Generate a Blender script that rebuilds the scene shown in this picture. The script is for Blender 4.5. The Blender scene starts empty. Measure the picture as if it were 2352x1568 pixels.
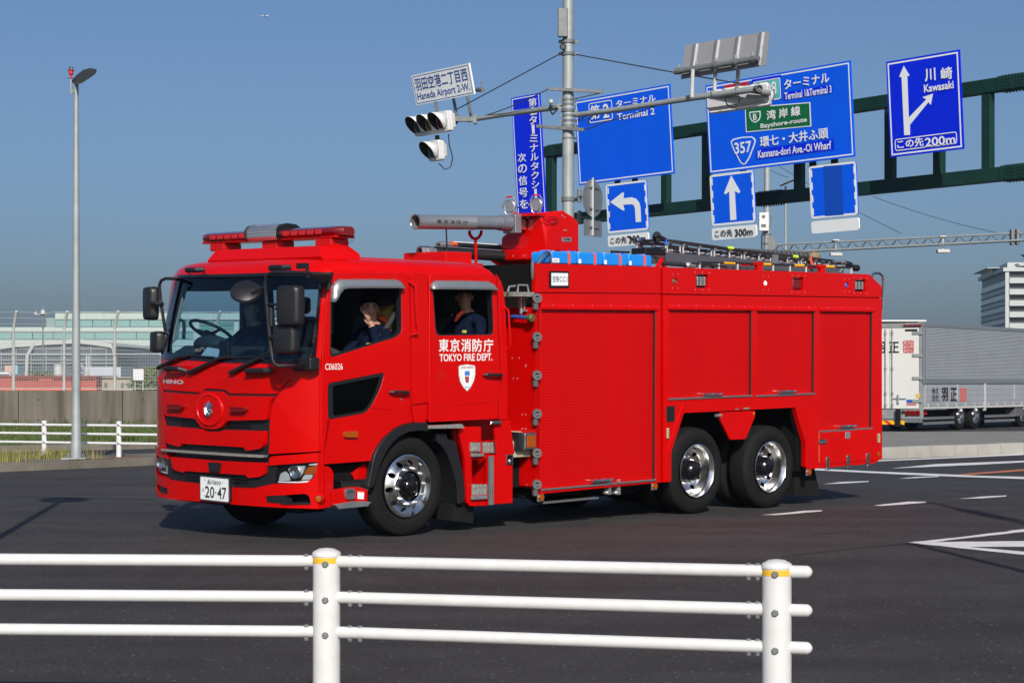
import bpy, bmesh, math, random
from mathutils import Vector, Matrix
from mathutils.geometry import tessellate_polygon
random.seed(7)
sc = bpy.context.scene
# ------------------------------------------------------------------ camera, sky, sun, exposure
F, CH, V0, CX = 4389.0, 1.44, 880.0, 1176.0
cam_d = bpy.data.cameras.new("camera")
cam = bpy.data.objects.new("camera", cam_d)
sc.collection.objects.link(cam)
cam.location = (0, 0, CH)
cam.rotation_euler = (math.radians(90), 0, 0)
cam_d.sensor_width = 36.0
cam_d.lens = 36.0 * F / 2352.0
cam_d.shift_y = (V0 - 784.0) / 2352.0
cam_d.clip_start = 0.5
cam_d.clip_end = 9000
sc.camera = cam
SUN_EL = math.radians(31)
LD = Vector((-0.13, 0.99, 0)).normalized()          # the way the light travels, on the ground
world = bpy.data.worlds.new("World")
sc.world = world
world.use_nodes = True
wn = world.node_tree
sky = wn.nodes.new("ShaderNodeTexSky")
sky.sky_type = 'NISHITA'
sky.sun_disc = False
sky.sun_elevation = SUN_EL
sky.sun_rotation = math.atan2(-LD.x, -LD.y)
sky.air_density = 0.8
sky.dust_density = 2.8
sky.ozone_density = 6.0
wn.nodes["Background"].inputs[1].default_value = 0.096
wn.links.new(sky.outputs[0], wn.nodes["Background"].inputs[0])
sun_d = bpy.data.lights.new("sun", 'SUN')
sun_d.energy = 4.4
sun_d.angle = math.radians(0.53)
sun_d.color = (1.0, 0.945, 0.86)
sun = bpy.data.objects.new("sun", sun_d)
sc.collection.objects.link(sun)
ldir = Vector((LD.x * math.cos(SUN_EL), LD.y * math.cos(SUN_EL), -math.sin(SUN_EL)))
sun.rotation_euler = ldir.to_track_quat('-Z', 'Y').to_euler()
sun.location = (0, -20, 30)
sc.view_settings.view_transform = 'Standard'
sc.view_settings.look = 'None'
sc.view_settings.exposure = 0.0
sc.view_settings.gamma = 1.0
sc.cycles.max_bounces = 8
sc.cycles.transparent_max_bounces = 12
sc.cycles.caustics_reflective = False
sc.cycles.caustics_refractive = False

# ------------------------------------------------------------------ surveying helpers (photo angles -> places)
REG = {0: (0, 0, 1), 1: (321.6, 516.8, .21967), 2: (321.6, 832.6, .21967), 3: (712., 602.9, .23797), 4: (712, 890, .23797),
       5: (918.7, 430.7, .21967), 6: (1148.4, 574.2, .40295), 7: (1492.9, 516.8, .27461), 8: (1464.2, 890, .24413),
       11: (890, 0, .32963), 12: (1292, 201, .27474), 13: (1521.6, 45.9, .32953), 14: (1923.6, 86.1, .348),
       15: (2007.4, 602.9, .25634), 16: (0, 660.3, .27474), 17: (1722.6, 976.1, .37752),
       21: (1435.5, 534, .12207), 22: (1693.9, 562.7, .12207), 23: (941.7, 964.7, .14648), 24: (574.2, 976.1, .14648)}
def q(k, pts):
    a, b, c = REG[k]
    return [(a + c * x, b + c * y) for x, y in pts]
def WP(uv, Y):
    return Vector(((uv[0] - CX) / F * Y, Y, CH + (V0 - uv[1]) / F * Y))
def GP(uv, z=0.0):
    Y = (CH - z) * F / (uv[1] - V0)
    return Vector(((uv[0] - CX) / F * Y, Y, z))
AX = Vector((.985, 1, .0296)).normalized()          # truck: towards its tail
AY = Vector((-1.043, 1, .0314)); AY = (AY - AX * AX.dot(AY)).normalized()   # truck: towards its far side
AZ = AX.cross(AY)
ORG = Vector((-.956, 18, 0))
TM = Matrix(((AX.x, AY.x, AZ.x, ORG.x), (AX.y, AY.y, AZ.y, ORG.y), (AX.z, AY.z, AZ.z, ORG.z), (0, 0, 0, 1)))
TI = TM.inverted()
CL = TI @ Vector((0, 0, CH))
def TL(uv, ax, val):
    d = TI.to_3x3() @ Vector(((uv[0] - CX) / F, 1, (V0 - uv[1]) / F))
    return CL + d * ((val - CL[ax]) / d[ax])
def SD(uvs, w=0.0):                                  # points of the side wall -> (s, h)
    return [(p.x, p.z) for p in (TL(uv, 1, w) for uv in uvs)]
def S_(w, h):                                        # the bowed front of the cab
    t = min(1, max(0, (h - 1.64) / .82))
    c = min(1, abs((w - 1.25) / 1.25))
    return -1.33 + .20 * t + (.25 - .06 * t) * c ** 4.2
def FR(uvs, off=0.0):                                # points of the cab front -> (w, h)
    out = []
    for uv in uvs:
        s = -1.3
        for _ in range(14):
            p = TL(uv, 0, s - off)
            s = .5 * s + .5 * S_(min(2.5, max(0, p.y)), p.z)
        out.append((min(2.499, max(.001, p.y)), p.z))
    return out

# ------------------------------------------------------------------ materials
MATS = {}
def mat(name, col, rough=.5, metal=0., coat=0., var=.0, vscale=6., bump=0., bscale=60., col2=None, spec=.5, coord='Object', rvar=0.):
    if name in MATS: return MATS[name]
    m = bpy.data.materials.new(name); m.use_nodes = True
    nt = m.node_tree; N = nt.nodes; L = nt.links
    b = N["Principled BSDF"]
    b.inputs["Base Color"].default_value = (*col, 1)
    b.inputs["Roughness"].default_value = rough
    b.inputs["Metallic"].default_value = metal
    b.inputs["Coat Weight"].default_value = coat
    b.inputs["Coat Roughness"].default_value = .04
    b.inputs["Specular IOR Level"].default_value = spec
    if var or bump or col2 or rvar:
        tc = N.new("ShaderNodeTexCoord")
        if var or col2 or rvar:
            n = N.new("ShaderNodeTexNoise"); n.inputs["Scale"].default_value = vscale; n.inputs["Detail"].default_value = 8
            n.inputs["Roughness"].default_value = .62
            L.new(tc.outputs[coord], n.inputs["Vector"])
        if var or col2:
            r = N.new("ShaderNodeValToRGB")
            r.color_ramp.elements[0].position = .3; r.color_ramp.elements[1].position = .72
            c2 = col2 if col2 else tuple(min(1, c * (1 + var)) for c in col)
            c1 = col if col2 else tuple(c * (1 - var) for c in col)
            r.color_ramp.elements[0].color = (*c1, 1); r.color_ramp.elements[1].color = (*c2, 1)
            L.new(n.outputs["Fac"], r.inputs["Fac"]); L.new(r.outputs["Color"], b.inputs["Base Color"])
        if rvar:
            mr = N.new("ShaderNodeMapRange"); mr.inputs[3].default_value = max(0, rough - rvar); mr.inputs[4].default_value = min(1, rough + rvar)
            L.new(n.outputs["Fac"], mr.inputs[0]); L.new(mr.outputs[0], b.inputs["Roughness"])
        if bump:
            n2 = N.new("ShaderNodeTexNoise"); n2.inputs["Scale"].default_value = bscale; n2.inputs["Detail"].default_value = 5
            L.new(tc.outputs[coord], n2.inputs["Vector"])
            bp = N.new("ShaderNodeBump"); bp.inputs["Strength"].default_value = min(1, bump * 10); bp.inputs["Distance"].default_value = bump * .1
            L.new(n2.outputs["Fac"], bp.inputs["Height"]); L.new(bp.outputs["Normal"], b.inputs["Normal"])
    MATS[name] = m
    return m
def glass(name, tint, refl=.08, rough=.01):
    m = bpy.data.materials.new(name); m.use_nodes = True
    nt = m.node_tree; N = nt.nodes; L = nt.links
    N.remove(N["Principled BSDF"])
    tr = N.new("ShaderNodeBsdfTransparent"); tr.inputs[0].default_value = (*tint, 1)
    gl = N.new("ShaderNodeBsdfGlossy"); gl.inputs["Roughness"].default_value = rough
    lw = N.new("ShaderNodeLayerWeight"); lw.inputs[0].default_value = .5
    pw = N.new("ShaderNodeMath"); pw.operation = 'POWER'; pw.inputs[1].default_value = 4; L.new(lw.outputs["Facing"], pw.inputs[0])
    fr = N.new("ShaderNodeMath"); fr.operation = 'MULTIPLY_ADD'; fr.inputs[1].default_value = .55; fr.inputs[2].default_value = .025; L.new(pw.outputs[0], fr.inputs[0])
    mx = N.new("ShaderNodeMixShader")
    L.new(fr.outputs[0], mx.inputs[0]); L.new(tr.outputs[0], mx.inputs[1]); L.new(gl.outputs[0], mx.inputs[2])
    L.new(mx.outputs[0], N["Material Output"].inputs[0])
    MATS[name] = m
    return m
RED = mat("red_paint", (.57, .0008, .0004), .30, 0, .35, var=.05, vscale=2.5, bump=.0006, bscale=3.5, rvar=.06, spec=.16)
SLAT = mat("red_slat_paint", (.53, .0010, .0005), .38, 0, .25, var=.05, vscale=3, rvar=.08, spec=.15)
REDD = mat("red_satin_paint", (.50, .002, .0015), .45, 0, .2, var=.08, spec=.3)
BLK = mat("black_plastic", (.012, .012, .014), .42, var=.25, vscale=8, bump=.002, bscale=300)
BLKG = mat("gloss_black", (.006, .006, .007), .12, coat=.5)
DARK = mat("cab_interior", (.006, .0065, .009), .7, var=.3)
CHAS = mat("chassis_black", (.004, .004, .0045), .8, spec=.2, var=.4, vscale=9)
RUB = mat("tyre_rubber", (.0075, .0072, .007), .8, spec=.25, var=.3, vscale=5, bump=.004, bscale=90)
CHROME = mat("polished_aluminium", (.80, .79, .77), .19, 1.0, rvar=.07, vscale=14)
STEEL = mat("brushed_steel", (.60, .60, .59), .38, .8, var=.12, rvar=.08)
ALU = mat("dull_aluminium", (.42, .42, .42), .5, .85, var=.15, bump=.003)
CHECK = mat("chequer_plate", (.34, .33, .30), .45, .35, var=.3, vscale=30)
SILV = mat("silver_paint", (.36, .38, .40), .38, .65, var=.06)
GREY = mat("grey_plastic", (.11, .11, .115), .55, var=.1)
BEIGE = mat("beige_enamel", (.47, .43, .33), .45, var=.06)
GALV = mat("galvanised_steel", (.27, .30, .30), .55, .25, col2=(.38, .41, .41), vscale=3.5, bump=.002)
GALVD = mat("dull_galvanised", (.17, .18, .18), .6, .3, var=.25, vscale=6)
WHT = mat("white_paint", (.66, .66, .65), .33, coat=.2, var=.07, vscale=9)
WHTB = mat("white_weathered", (.50, .50, .48), .45, var=.10, vscale=3)
YEL = mat("yellow_tape", (.80, .42, .0), .5, col2=(.74, .46, .06), vscale=40)
VIN = mat("white_vinyl", (.80, .80, .78), .4, var=.02)
BVIN = mat("black_vinyl", (.02, .02, .022), .4, var=.1)
BLUE = mat("sign_blue", (.0, .108, .86), .4, spec=.2, var=.05, vscale=1.2)
NAVYB = mat("sign_deep_blue", (.0, .020, .74), .4, spec=.2, var=.05, vscale=1.2)
GRNS = mat("sign_green", (.0, .14, .045), .35, var=.04)
SWHT = mat("sign_white", (.86, .88, .88), .4, var=.03)
GGRN = mat("gantry_green", (.006, .036, .026), .5, spec=.3, var=.2, vscale=2, bump=.002)
AMB = mat("amber_lens", (.48, .095, .003), .12, coat=1.0)
AMB.node_tree.nodes["Principled BSDF"].inputs["Transmission Weight"].default_value = .25
REDL = mat("red_lens", (.26, .002, .003), .08, coat=1.0)
REDL.node_tree.nodes["Principled BSDF"].inputs["Transmission Weight"].default_value = .35
CLR = glass("clear_lens", (.93, .95, .96))
WSG = glass("windscreen_glass", (.66, .80, .87))
DKG = glass("dark_window_glass", (.35, .42, .40))
BLUEC = mat("blue_canister", (.010, .25, .78), .3, coat=.2, var=.06)
ORG_ = mat("orange_strap", (.85, .10, .03), .7, var=.15, vscale=30)
NAVY = mat("navy_cloth", (.004, .008, .024), .9, spec=.08, var=.35, vscale=14, bump=.02, bscale=30)
SKIN = mat("skin", (.44, .23, .155), .5, var=.06)
HAIR = mat("black_hair", (.008, .007, .006), .7, spec=.15, var=.3, vscale=60)
KHAK = mat("khaki_cloth", (.45, .28, .07), .8, var=.2, vscale=12, bump=.01)
FLUO = mat("orange_tape", (1.0, .10, .03), .6)
CONC = mat("concrete", (.26, .235, .20), .85, col2=(.40, .37, .32), vscale=2.2, bump=.01, bscale=30)

# ------------------------------------------------------------------ mesh helpers
COL = sc.collection
class MB:
    def __init__(s): s.v = []; s.f = []
    def add(s, v, f):
        n = len(s.v); s.v += [tuple(p) for p in v]; s.f += [tuple(i + n for i in t) for t in f]; return s
    def box(s, c, d, M=None):
        x, y, z = d[0] / 2, d[1] / 2, d[2] / 2
        v = [Vector((a * x, b * y, e * z)) for a in (-1, 1) for b in (-1, 1) for e in (-1, 1)]
        v = [(M @ p if M else p) + Vector(c) for p in v]
        return s.add(v, [(0, 1, 3, 2), (4, 6, 7, 5), (0, 4, 5, 1), (2, 3, 7, 6), (0, 2, 6, 4), (1, 5, 7, 3)])
    def bb(s, a, b):
        return s.box([(a[i] + b[i]) / 2 for i in range(3)], [abs(b[i] - a[i]) for i in range(3)])
    def tube(s, pts, r, n=10, caps=True):
        pts = [Vector(p) for p in pts]
        rs = r if isinstance(r, (list, tuple)) else [r] * len(pts)
        base = len(s.v); up = None
        for i, p in enumerate(pts):
            t = (pts[min(i + 1, len(pts) - 1)] - pts[max(i - 1, 0)])
            t = t.normalized() if t.length > 1e-9 else Vector((0, 0, 1))
            if up is None:
                up = t.orthogonal().normalized()
            up = (up - t * up.dot(t))
            up = up.normalized() if up.length > 1e-6 else t.orthogonal().normalized()
            sd = t.cross(up)
            for k in range(n):
                a = 2 * math.pi * k / n
                s.v.append(tuple(p + (up * math.cos(a) + sd * math.sin(a)) * rs[i]))
        for i in range(len(pts) - 1):
            for k in range(n):
                a = base + i * n + k; b = base + i * n + (k + 1) % n
                s.f.append((a, b, b + n, a + n))
        if caps:
            s.f.append(tuple(base + k for k in range(n))[::-1])
            s.f.append(tuple(base + (len(pts) - 1) * n + k for k in range(n)))
        return s
    def lathe(s, o, ax, prof, n=32, close=False):
        o = Vector(o); ax = Vector(ax).normalized(); e = ax.orthogonal().normalized(); g = ax.cross(e)
        base = len(s.v); m = len(prof)
        for k in range(n):
            a = 2 * math.pi * k / n; d = e * math.cos(a) + g * math.sin(a)
            for (t, r) in prof: s.v.append(tuple(o + ax * t + d * r))
        for k in range(n):
            k2 = (k + 1) % n
            for i in range(m if close else m - 1):
                j = (i + 1) % m
                s.f.append((base + k * m + i, base + k2 * m + i, base + k2 * m + j, base + k * m + j))
        return s
    def ball(s, c, r, n=12, m=8, M=None):
        r = r if isinstance(r, (tuple, list)) else (r, r, r)
        v = []; f = []
        for i in range(m + 1):
            p = math.pi * i / m
            for k in range(n):
                a = 2 * math.pi * k / n
                pt = Vector((r[0] * math.sin(p) * math.cos(a), r[1] * math.sin(p) * math.sin(a), r[2] * math.cos(p)))
                v.append((M @ pt if M else pt) + Vector(c))
        for i in range(m):
            for k in range(n):
                f.append((i * n + k, i * n + (k + 1) % n, (i + 1) * n + (k + 1) % n, (i + 1) * n + k))
        return s.add(v, f)
    def prism(s, poly, fn, d0, d1):
        """poly: 2-D outline; fn(x, y, d) -> point; closed solid between d0 and d1"""
        n = len(poly)
        v = [fn(x, y, d0) for x, y in poly] + [fn(x, y, d1) for x, y in poly]
        f = [tuple(range(n))[::-1], tuple(range(n, 2 * n))] + [(i, (i + 1) % n, n + (i + 1) % n, n + i) for i in range(n)]
        return s.add(v, f)
    def build(s, name, m=None, parent=None, smooth=35, bevel=0, seg=2, fix=True):
        me = bpy.data.meshes.new(name)
        me.from_pydata(s.v, [], s.f)
        bm = bmesh.new(); bm.from_mesh(me)
        bmesh.ops.remove_doubles(bm, verts=bm.verts, dist=1e-5)
        if fix: bmesh.ops.recalc_face_normals(bm, faces=bm.faces)
        bm.to_mesh(me); bm.free()
        if m: me.materials.append(m)
        if smooth:
            me.shade_smooth(); me.set_sharp_from_angle(angle=math.radians(smooth))
        o = bpy.data.objects.new(name, me); COL.objects.link(o)
        if parent: o.parent = parent
        if bevel:
            b = o.modifiers.new("bevel", 'BEVEL'); b.width = bevel; b.segments = seg; b.limit_method = 'ANGLE'; b.angle_limit = math.radians(35)
            b.harden_normals = True
        return o
def panel(name, poly, fn, t, m, parent=None, holes=(), cuts=(), bevel=0, smooth=35, build=True, hcuts=()):
    """sheet of thickness t with holes, cut into strips so that it can follow a curved surface"""
    loops = [[Vector((x, y, 0)) for x, y in poly]] + [[Vector((x, y, 0)) for x, y in h] for h in holes]
    tri = tessellate_polygon(loops)
    bm = bmesh.new()
    vs = [bm.verts.new(p) for l in loops for p in l]
    for t_ in tri:
        try: bm.faces.new([vs[i] for i in t_])
        except ValueError: pass
    bmesh.ops.recalc_face_normals(bm, faces=bm.faces)
    for axis, cc in ((0, cuts), (1, hcuts)):
        for x in cc:
            co = [0, 0, 0]; no = [0, 0, 0]; co[axis] = x; no[axis] = 1
            bmesh.ops.bisect_plane(bm, geom=bm.verts[:] + bm.edges[:] + bm.faces[:], plane_co=co, plane_no=no)
    bm.verts.index_update()
    V = [(v.co.x, v.co.y) for v in bm.verts]; n = len(V)
    up = sum(f.normal.z for f in bm.faces) > 0
    Fs = [tuple(v.index for v in f.verts) for f in bm.faces]
    E = [(e.verts[0].index, e.verts[1].index) for e in bm.edges if len(e.link_faces) == 1]
    bm.free()
    mb = MB()
    mb.v = [tuple(fn(x, y, t)) for x, y in V] + [tuple(fn(x, y, 0)) for x, y in V]
    mb.f = Fs + [tuple(i + n for i in reversed(f)) for f in Fs] + [(a, b, b + n, a + n) for a, b in E]
    if not build: return mb
    return mb.build(name, m, parent, smooth, bevel)
def rnd(pts, r, k=4):
    out = []; n = len(pts)
    for i in range(n):
        p = Vector(pts[i]); a = Vector(pts[i - 1]) - p; b = Vector(pts[(i + 1) % n]) - p
        d = min(r, a.length * .45, b.length * .45)
        A = p + a.normalized() * d; B = p + b.normalized() * d
        for j in range(k + 1):
            t = j / k
            out.append(tuple(A * (1 - t) ** 2 + p * 2 * t * (1 - t) + B * t * t))
    return out
def circ(cx, cy, r, n=20, ry=None):
    return [(cx + r * math.cos(2 * math.pi * i / n), cy + (ry or r) * math.sin(2 * math.pi * i / n)) for i in range(n)]
def rect(x0, y0, x1, y1): return [(x0, y0), (x1, y0), (x1, y1), (x0, y1)]
def sidef(w0): return lambda x, y, d: (x, w0 - d, y)
def frontf(off): return lambda x, y, d: (S_(x, y) - off - d, x, y)
WC = [1.25 + s * 1.25 * c for c in (.15, .3, .45, .58, .68, .77, .84, .9, .94, .97, .985, .995) for s in (-1, 1)] + [1.25]
_tx = {}
def text_geo(t, bold):
    if (t, bold) not in _tx:
        c = bpy.data.curves.new("t", 'FONT'); c.body = t; c.offset = bold; c.resolution_u = 3; c.fill_mode = 'FRONT'
        o = bpy.data.objects.new("t", c); COL.objects.link(o)
        me = bpy.data.meshes.new_from_object(o.evaluated_get(bpy.context.evaluated_depsgraph_get()))
        v = [(p.co.x, p.co.y) for p in me.vertices]; f = [tuple(p.vertices) for p in me.polygons]
        bpy.data.objects.remove(o); bpy.data.curves.remove(c); bpy.data.meshes.remove(me)
        _tx[(t, bold)] = (v, f)
    return _tx[(t, bold)]
def text(mb, t, r, fn, bold=.012, keep=False):
    """t fitted into the box r = (x0, y0, x1, y1); fn(x, y) -> point; dense characters are thickened by stacked, shifted copies"""
    cjk = any(ord(c) > 0x3000 for c in t)
    v, f = text_geo(t, 0.0 if cjk else bold)
    if not v: return
    x0 = min(p[0] for p in v); x1 = max(p[0] for p in v); y0 = min(p[1] for p in v); y1 = max(p[1] for p in v)
    sx = (r[2] - r[0]) / max(1e-6, x1 - x0); sy = (r[3] - r[1]) / max(1e-6, y1 - y0)
    cx, cy = (r[0] + r[2]) / 2, (r[1] + r[3]) / 2; mx, my = (x0 + x1) / 2, (y0 + y1) / 2
    o = Vector(fn(cx, cy)); e = max(1e-3, abs(r[2] - r[0]) * .01)
    n = (Vector(fn(cx + e, cy)) - o).cross(Vector(fn(cx, cy + e)) - o).normalized() * (.0004 * max(1, o.y / 25))
    for k, (dx, dy) in enumerate(((-1, -1), (1, -1), (1, 1), (-1, 1)) if cjk and bold > .004 else ((0, 0),)):
        mb.add([Vector(fn(cx + (p[0] - mx + dx * bold) * sx, cy + (p[1] - my + dy * bold) * sy)) + n * (k - 1.5) for p in v], f)
def tag(o, label=None, cat=None, group=None, kind=None):
    if label: o["label"] = label
    if cat: o["category"] = cat
    if group: o["group"] = group
    if kind: o["kind"] = kind
    return o
def thing(name, label, cat, loc=(0, 0, 0), group=None, M=None):
    o = bpy.data.objects.new(name, None); COL.objects.link(o); o.empty_display_size = .2
    if M is not None: o.matrix_world = M
    else: o.location = loc
    return tag(o, label, cat, group)
def TT(x=0, y=0, z=0): return TM @ Matrix.Translation((x, y, z))
def boolean(a, b, op='DIFFERENCE', transfer=False):
    m = a.modifiers.new("b", 'BOOLEAN'); m.object = b; m.operation = op; m.solver = 'EXACT'
    if transfer: m.material_mode = 'TRANSFER'
    me = bpy.data.meshes.new_from_object(a.evaluated_get(bpy.context.evaluated_depsgraph_get()))
    a.modifiers.remove(m); old = a.data; a.data = me; me.name = a.name
    bpy.data.objects.remove(b)
    return a
# ------------------------------------------------------------------ ground, roads, kerbs, markings
def asphalt():
    m = bpy.data.materials.new("asphalt"); m.use_nodes = True
    N = m.node_tree.nodes; L = m.node_tree.links; b = N["Principled BSDF"]
    tc = N.new("ShaderNodeTexCoord")
    def noise(sc_, det=6, ro=.6):
        n = N.new("ShaderNodeTexNoise"); n.inputs["Scale"].default_value = sc_; n.inputs["Detail"].default_value = det; n.inputs["Roughness"].default_value = ro
        L.new(tc.outputs["Object"], n.inputs["Vector"]); return n
    big = noise(.16, 5); fine = noise(38, 5, .85); mid = noise(2.2, 6)
    r1 = N.new("ShaderNodeValToRGB"); r1.color_ramp.elements[0].position = .35; r1.color_ramp.elements[1].position = .65
    r1.color_ramp.elements[0].color = (.034, .030, .030, 1); r1.color_ramp.elements[1].color = (.045, .044, .043, 1)
    L.new(big.outputs[0], r1.inputs[0])
    r2 = N.new("ShaderNodeValToRGB"); r2.color_ramp.elements[0].position = .40; r2.color_ramp.elements[1].position = .62
    r2.color_ramp.elements[0].color = (.50, .50, .50, 1); r2.color_ramp.elements[1].color = (1.65, 1.63, 1.60, 1)
    L.new(fine.outputs[0], r2.inputs[0])
    mx = N.new("ShaderNodeMix"); mx.data_type = 'RGBA'; mx.blend_type = 'MULTIPLY'; mx.inputs[0].default_value = 1
    L.new(r1.outputs[0], mx.inputs[6]); L.new(r2.outputs[0], mx.inputs[7])
    r3 = N.new("ShaderNodeValToRGB"); r3.color_ramp.elements[0].position = .3; r3.color_ramp.elements[1].position = .7
    r3.color_ramp.elements[0].color = (.80, .79, .79, 1); r3.color_ramp.elements[1].color = (1.22, 1.22, 1.20, 1)
    L.new(mid.outputs[0], r3.inputs[0])
    mp = N.new("ShaderNodeMapping"); mp.inputs["Rotation"].default_value = (0, 0, .78); mp.inputs["Scale"].default_value = (.07, .9, 1)
    L.new(tc.outputs["Object"], mp.inputs[0]); st = N.new("ShaderNodeTexNoise"); st.inputs["Scale"].default_value = 1.3; st.inputs["Detail"].default_value = 5; L.new(mp.outputs[0], st.inputs["Vector"])
    r4 = N.new("ShaderNodeValToRGB"); r4.color_ramp.elements[0].position = .36; r4.color_ramp.elements[1].position = .66; r4.color_ramp.elements[0].color = (.80, .79, .80, 1); r4.color_ramp.elements[1].color = (1.14, 1.14, 1.12, 1)
    L.new(st.outputs[0], r4.inputs[0]); mx4 = N.new("ShaderNodeMix"); mx4.data_type = 'RGBA'; mx4.blend_type = 'MULTIPLY'; mx4.inputs[0].default_value = 1
    L.new(mx.outputs[2], mx4.inputs[6]); L.new(r4.outputs[0], mx4.inputs[7]); mx = mx4
    mx2 = N.new("ShaderNodeMix"); mx2.data_type = 'RGBA'; mx2.blend_type = 'MULTIPLY'; mx2.inputs[0].default_value = 1
    L.new(mx.outputs[2], mx2.inputs[6]); L.new(r3.outputs[0], mx2.inputs[7])
    # pale stones in the surface
    vo = N.new("ShaderNodeTexVoronoi"); vo.inputs["Scale"].default_value = 22
    L.new(tc.outputs["Object"], vo.inputs["Vector"])
    lt = N.new("ShaderNodeMath"); lt.operation = 'LESS_THAN'; lt.inputs[1].default_value = .17
    L.new(vo.outputs["Distance"], lt.inputs[0])
    sep = N.new("ShaderNodeSeparateColor"); L.new(vo.outputs["Color"], sep.inputs[0])
    gt = N.new("ShaderNodeMath"); gt.operation = 'GREATER_THAN'; gt.inputs[1].default_value = .80
    L.new(sep.outputs[0], gt.inputs[0])
    mu = N.new("ShaderNodeMath"); mu.operation = 'MULTIPLY'; L.new(lt.outputs[0], mu.inputs[0]); L.new(gt.outputs[0], mu.inputs[1])
    mx3 = N.new("ShaderNodeMix"); mx3.data_type = 'RGBA'; L.new(mu.outputs[0], mx3.inputs[0])
    L.new(mx2.outputs[2], mx3.inputs[6]); mx3.inputs[7].default_value = (.20, .19, .18, 1)
    L.new(mx3.outputs[2], b.inputs["Base Color"])
    b.inputs["Roughness"].default_value = .82; b.inputs["Specular IOR Level"].default_value = .35
    bp = N.new("ShaderNodeBump"); bp.inputs["Strength"].default_value = .55; bp.inputs["Distance"].default_value = .006
    L.new(fine.outputs[0], bp.inputs["Height"]); L.new(bp.outputs[0], b.inputs["Normal"])
    return m
ASP = asphalt()
ASP2 = mat("patched_asphalt", (.030, .027, .029), .85, var=.2, vscale=30, bump=.01, bscale=80)
SOIL = mat("distant_ground", (.10, .11, .08), .9, var=.3, vscale=.02)
GRASSM = mat("grass_ground", (.05, .085, .018), .95, col2=(.11, .13, .03), vscale=3)
PAVE = mat("pavement_concrete", (.18, .17, .155), .9, col2=(.26, .245, .22), vscale=1.5, bump=.01, bscale=40)
def sheet(name, pts, m, z=None, kind='structure', parent=None):
    me = bpy.data.meshes.new(name); me.from_pydata([tuple(p) for p in pts], [], [tuple(range(len(pts)))])
    if me.polygons[0].normal.z < 0: me.flip_normals()
    me.materials.append(m); o = bpy.data.objects.new(name, me); COL.objects.link(o)
    if parent: o.parent = parent
    if kind: o["kind"] = kind
    return o
sheet("ground", [(-4000, -300, -.03), (4000, -300, -.03), (4000, 7000, -.03), (-4000, 7000, -.03)], SOIL)
sheet("road", [(-90, -40, 0), (90, -40, 0), (90, 110, 0), (-90, 110, 0)], ASP)
# near pavement the photographer stands on
nb = MB(); nb.bb((-30, -20, 0), (30, 8.35, .12)); o = nb.build("pavement", PAVE, bevel=.015); o["kind"] = "structure"
def kerb_run(name, pts, h, dep, blk, m, parent=None, z0=0.0):
    """one stone after the other along a line"""
    root = bpy.data.objects.new(name, None); COL.objects.link(root); root["kind"] = "structure"
    P = [Vector(p) for p in pts]
    for a, b in zip(P[:-1], P[1:]):
        d = b - a; n = max(1, round(d.length / blk)); e = d.normalized(); side = Vector((-e.y, e.x, 0))
        if side.y < 0: side = -side
        for i in range(n):
            p0 = a + d * (i / n) + e * .006; p1 = a + d * ((i + 1) / n) - e * .006
            hh = h + random.uniform(-.006, .006)
            mb = MB()
            v = [p0, p1, p1 + side * dep, p0 + side * dep]
            t = [p0 + side * .02, p1 + side * .02, p1 + side * dep, p0 + side * dep]
            mb.add([Vector((x.x, x.y, z0 - .02)) for x in v] + [Vector((x.x, x.y, z0 + hh)) for x in t],
                   [(0, 1, 2, 3), (4, 7, 6, 5), (0, 4, 5, 1), (1, 5, 6, 2), (2, 6, 7, 3), (3, 7, 4, 0)])
            o = mb.build("kerb_stone", m, root, smooth=0, bevel=.008, seg=1)
    return root
KERB = mat("kerb_concrete", (.11, .095, .075), .9, col2=(.20, .18, .15), vscale=1.6, bump=.01, bscale=40)
KERBR = mat("pale_kerb_concrete", (.27, .26, .23), .9, col2=(.40, .38, .34), vscale=1.2, bump=.01, bscale=40)
# left traffic island: kerb, top, a dirty orange painted edge
kl = [Vector((-13.5, 24.8, 0)), GP((0, 1083.4)), GP((163, 1076.6)), GP((357, 1068)), Vector((-4.4, 35.6, 0)), Vector((-1.5, 38.2, 0))]
kerb_run("near_island_kerb", kl, .145, .2, .82, KERB)
def offs(p, d): return Vector((p.x - d * .66, p.y + d * .75, p.z))
top = [offs(p, .15) for p in kl] + [offs(p, 1.75) for p in reversed(kl)]
mb = MB(); mb.prism([(p.x, p.y) for p in top], lambda x, y, d: (x, y, d), .0, .135)
o = mb.build("traffic_island", KERB, smooth=0); o["kind"] = "structure"
opaint = mat("worn_orange_paint", (.55, .13, .03), .8, col2=(.33, .24, .17), vscale=8)
a, b_ = Vector(kl[2]) + Vector((.02, .02, 0)), Vector(kl[3])
mb = MB(); e = (b_ - a)
for k in range(3):
    p0 = a + e * (k * .31); p1 = a + e * (k * .31 + .295); n_ = Vector((-.77, .64, 0))
    mb.add([(p0 + n_ * .03).to_tuple()[:2] + (.157,), (p1 + n_ * .03).to_tuple()[:2] + (.157,), (p1 + n_ * .19).to_tuple()[:2] + (.157,), (p0 + n_ * .19).to_tuple()[:2] + (.157,)], [(0, 1, 2, 3)])
o = mb.build("kerb_paint", opaint, smooth=0); o["kind"] = "structure"
# far kerb and verge
fk = [Vector((-17, 37.4, 0)), GP((0, 1039)), GP((358, 1030)), Vector((-3, 44.5, 0)), Vector((3, 48, 0))]
kerb_run("far_kerb", fk, .14, .18, .9, KERB)
mb = MB(); poly = [(p.x, p.y + .16) for p in fk] + [(3, 57), (-26, 57), (-26, 37)]
mb.prism(poly, lambda x, y, d: (x, y, d), 0, .13); o = mb.build("grass_verge_ground", GRASSM, smooth=0); o["kind"] = "structure"
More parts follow.
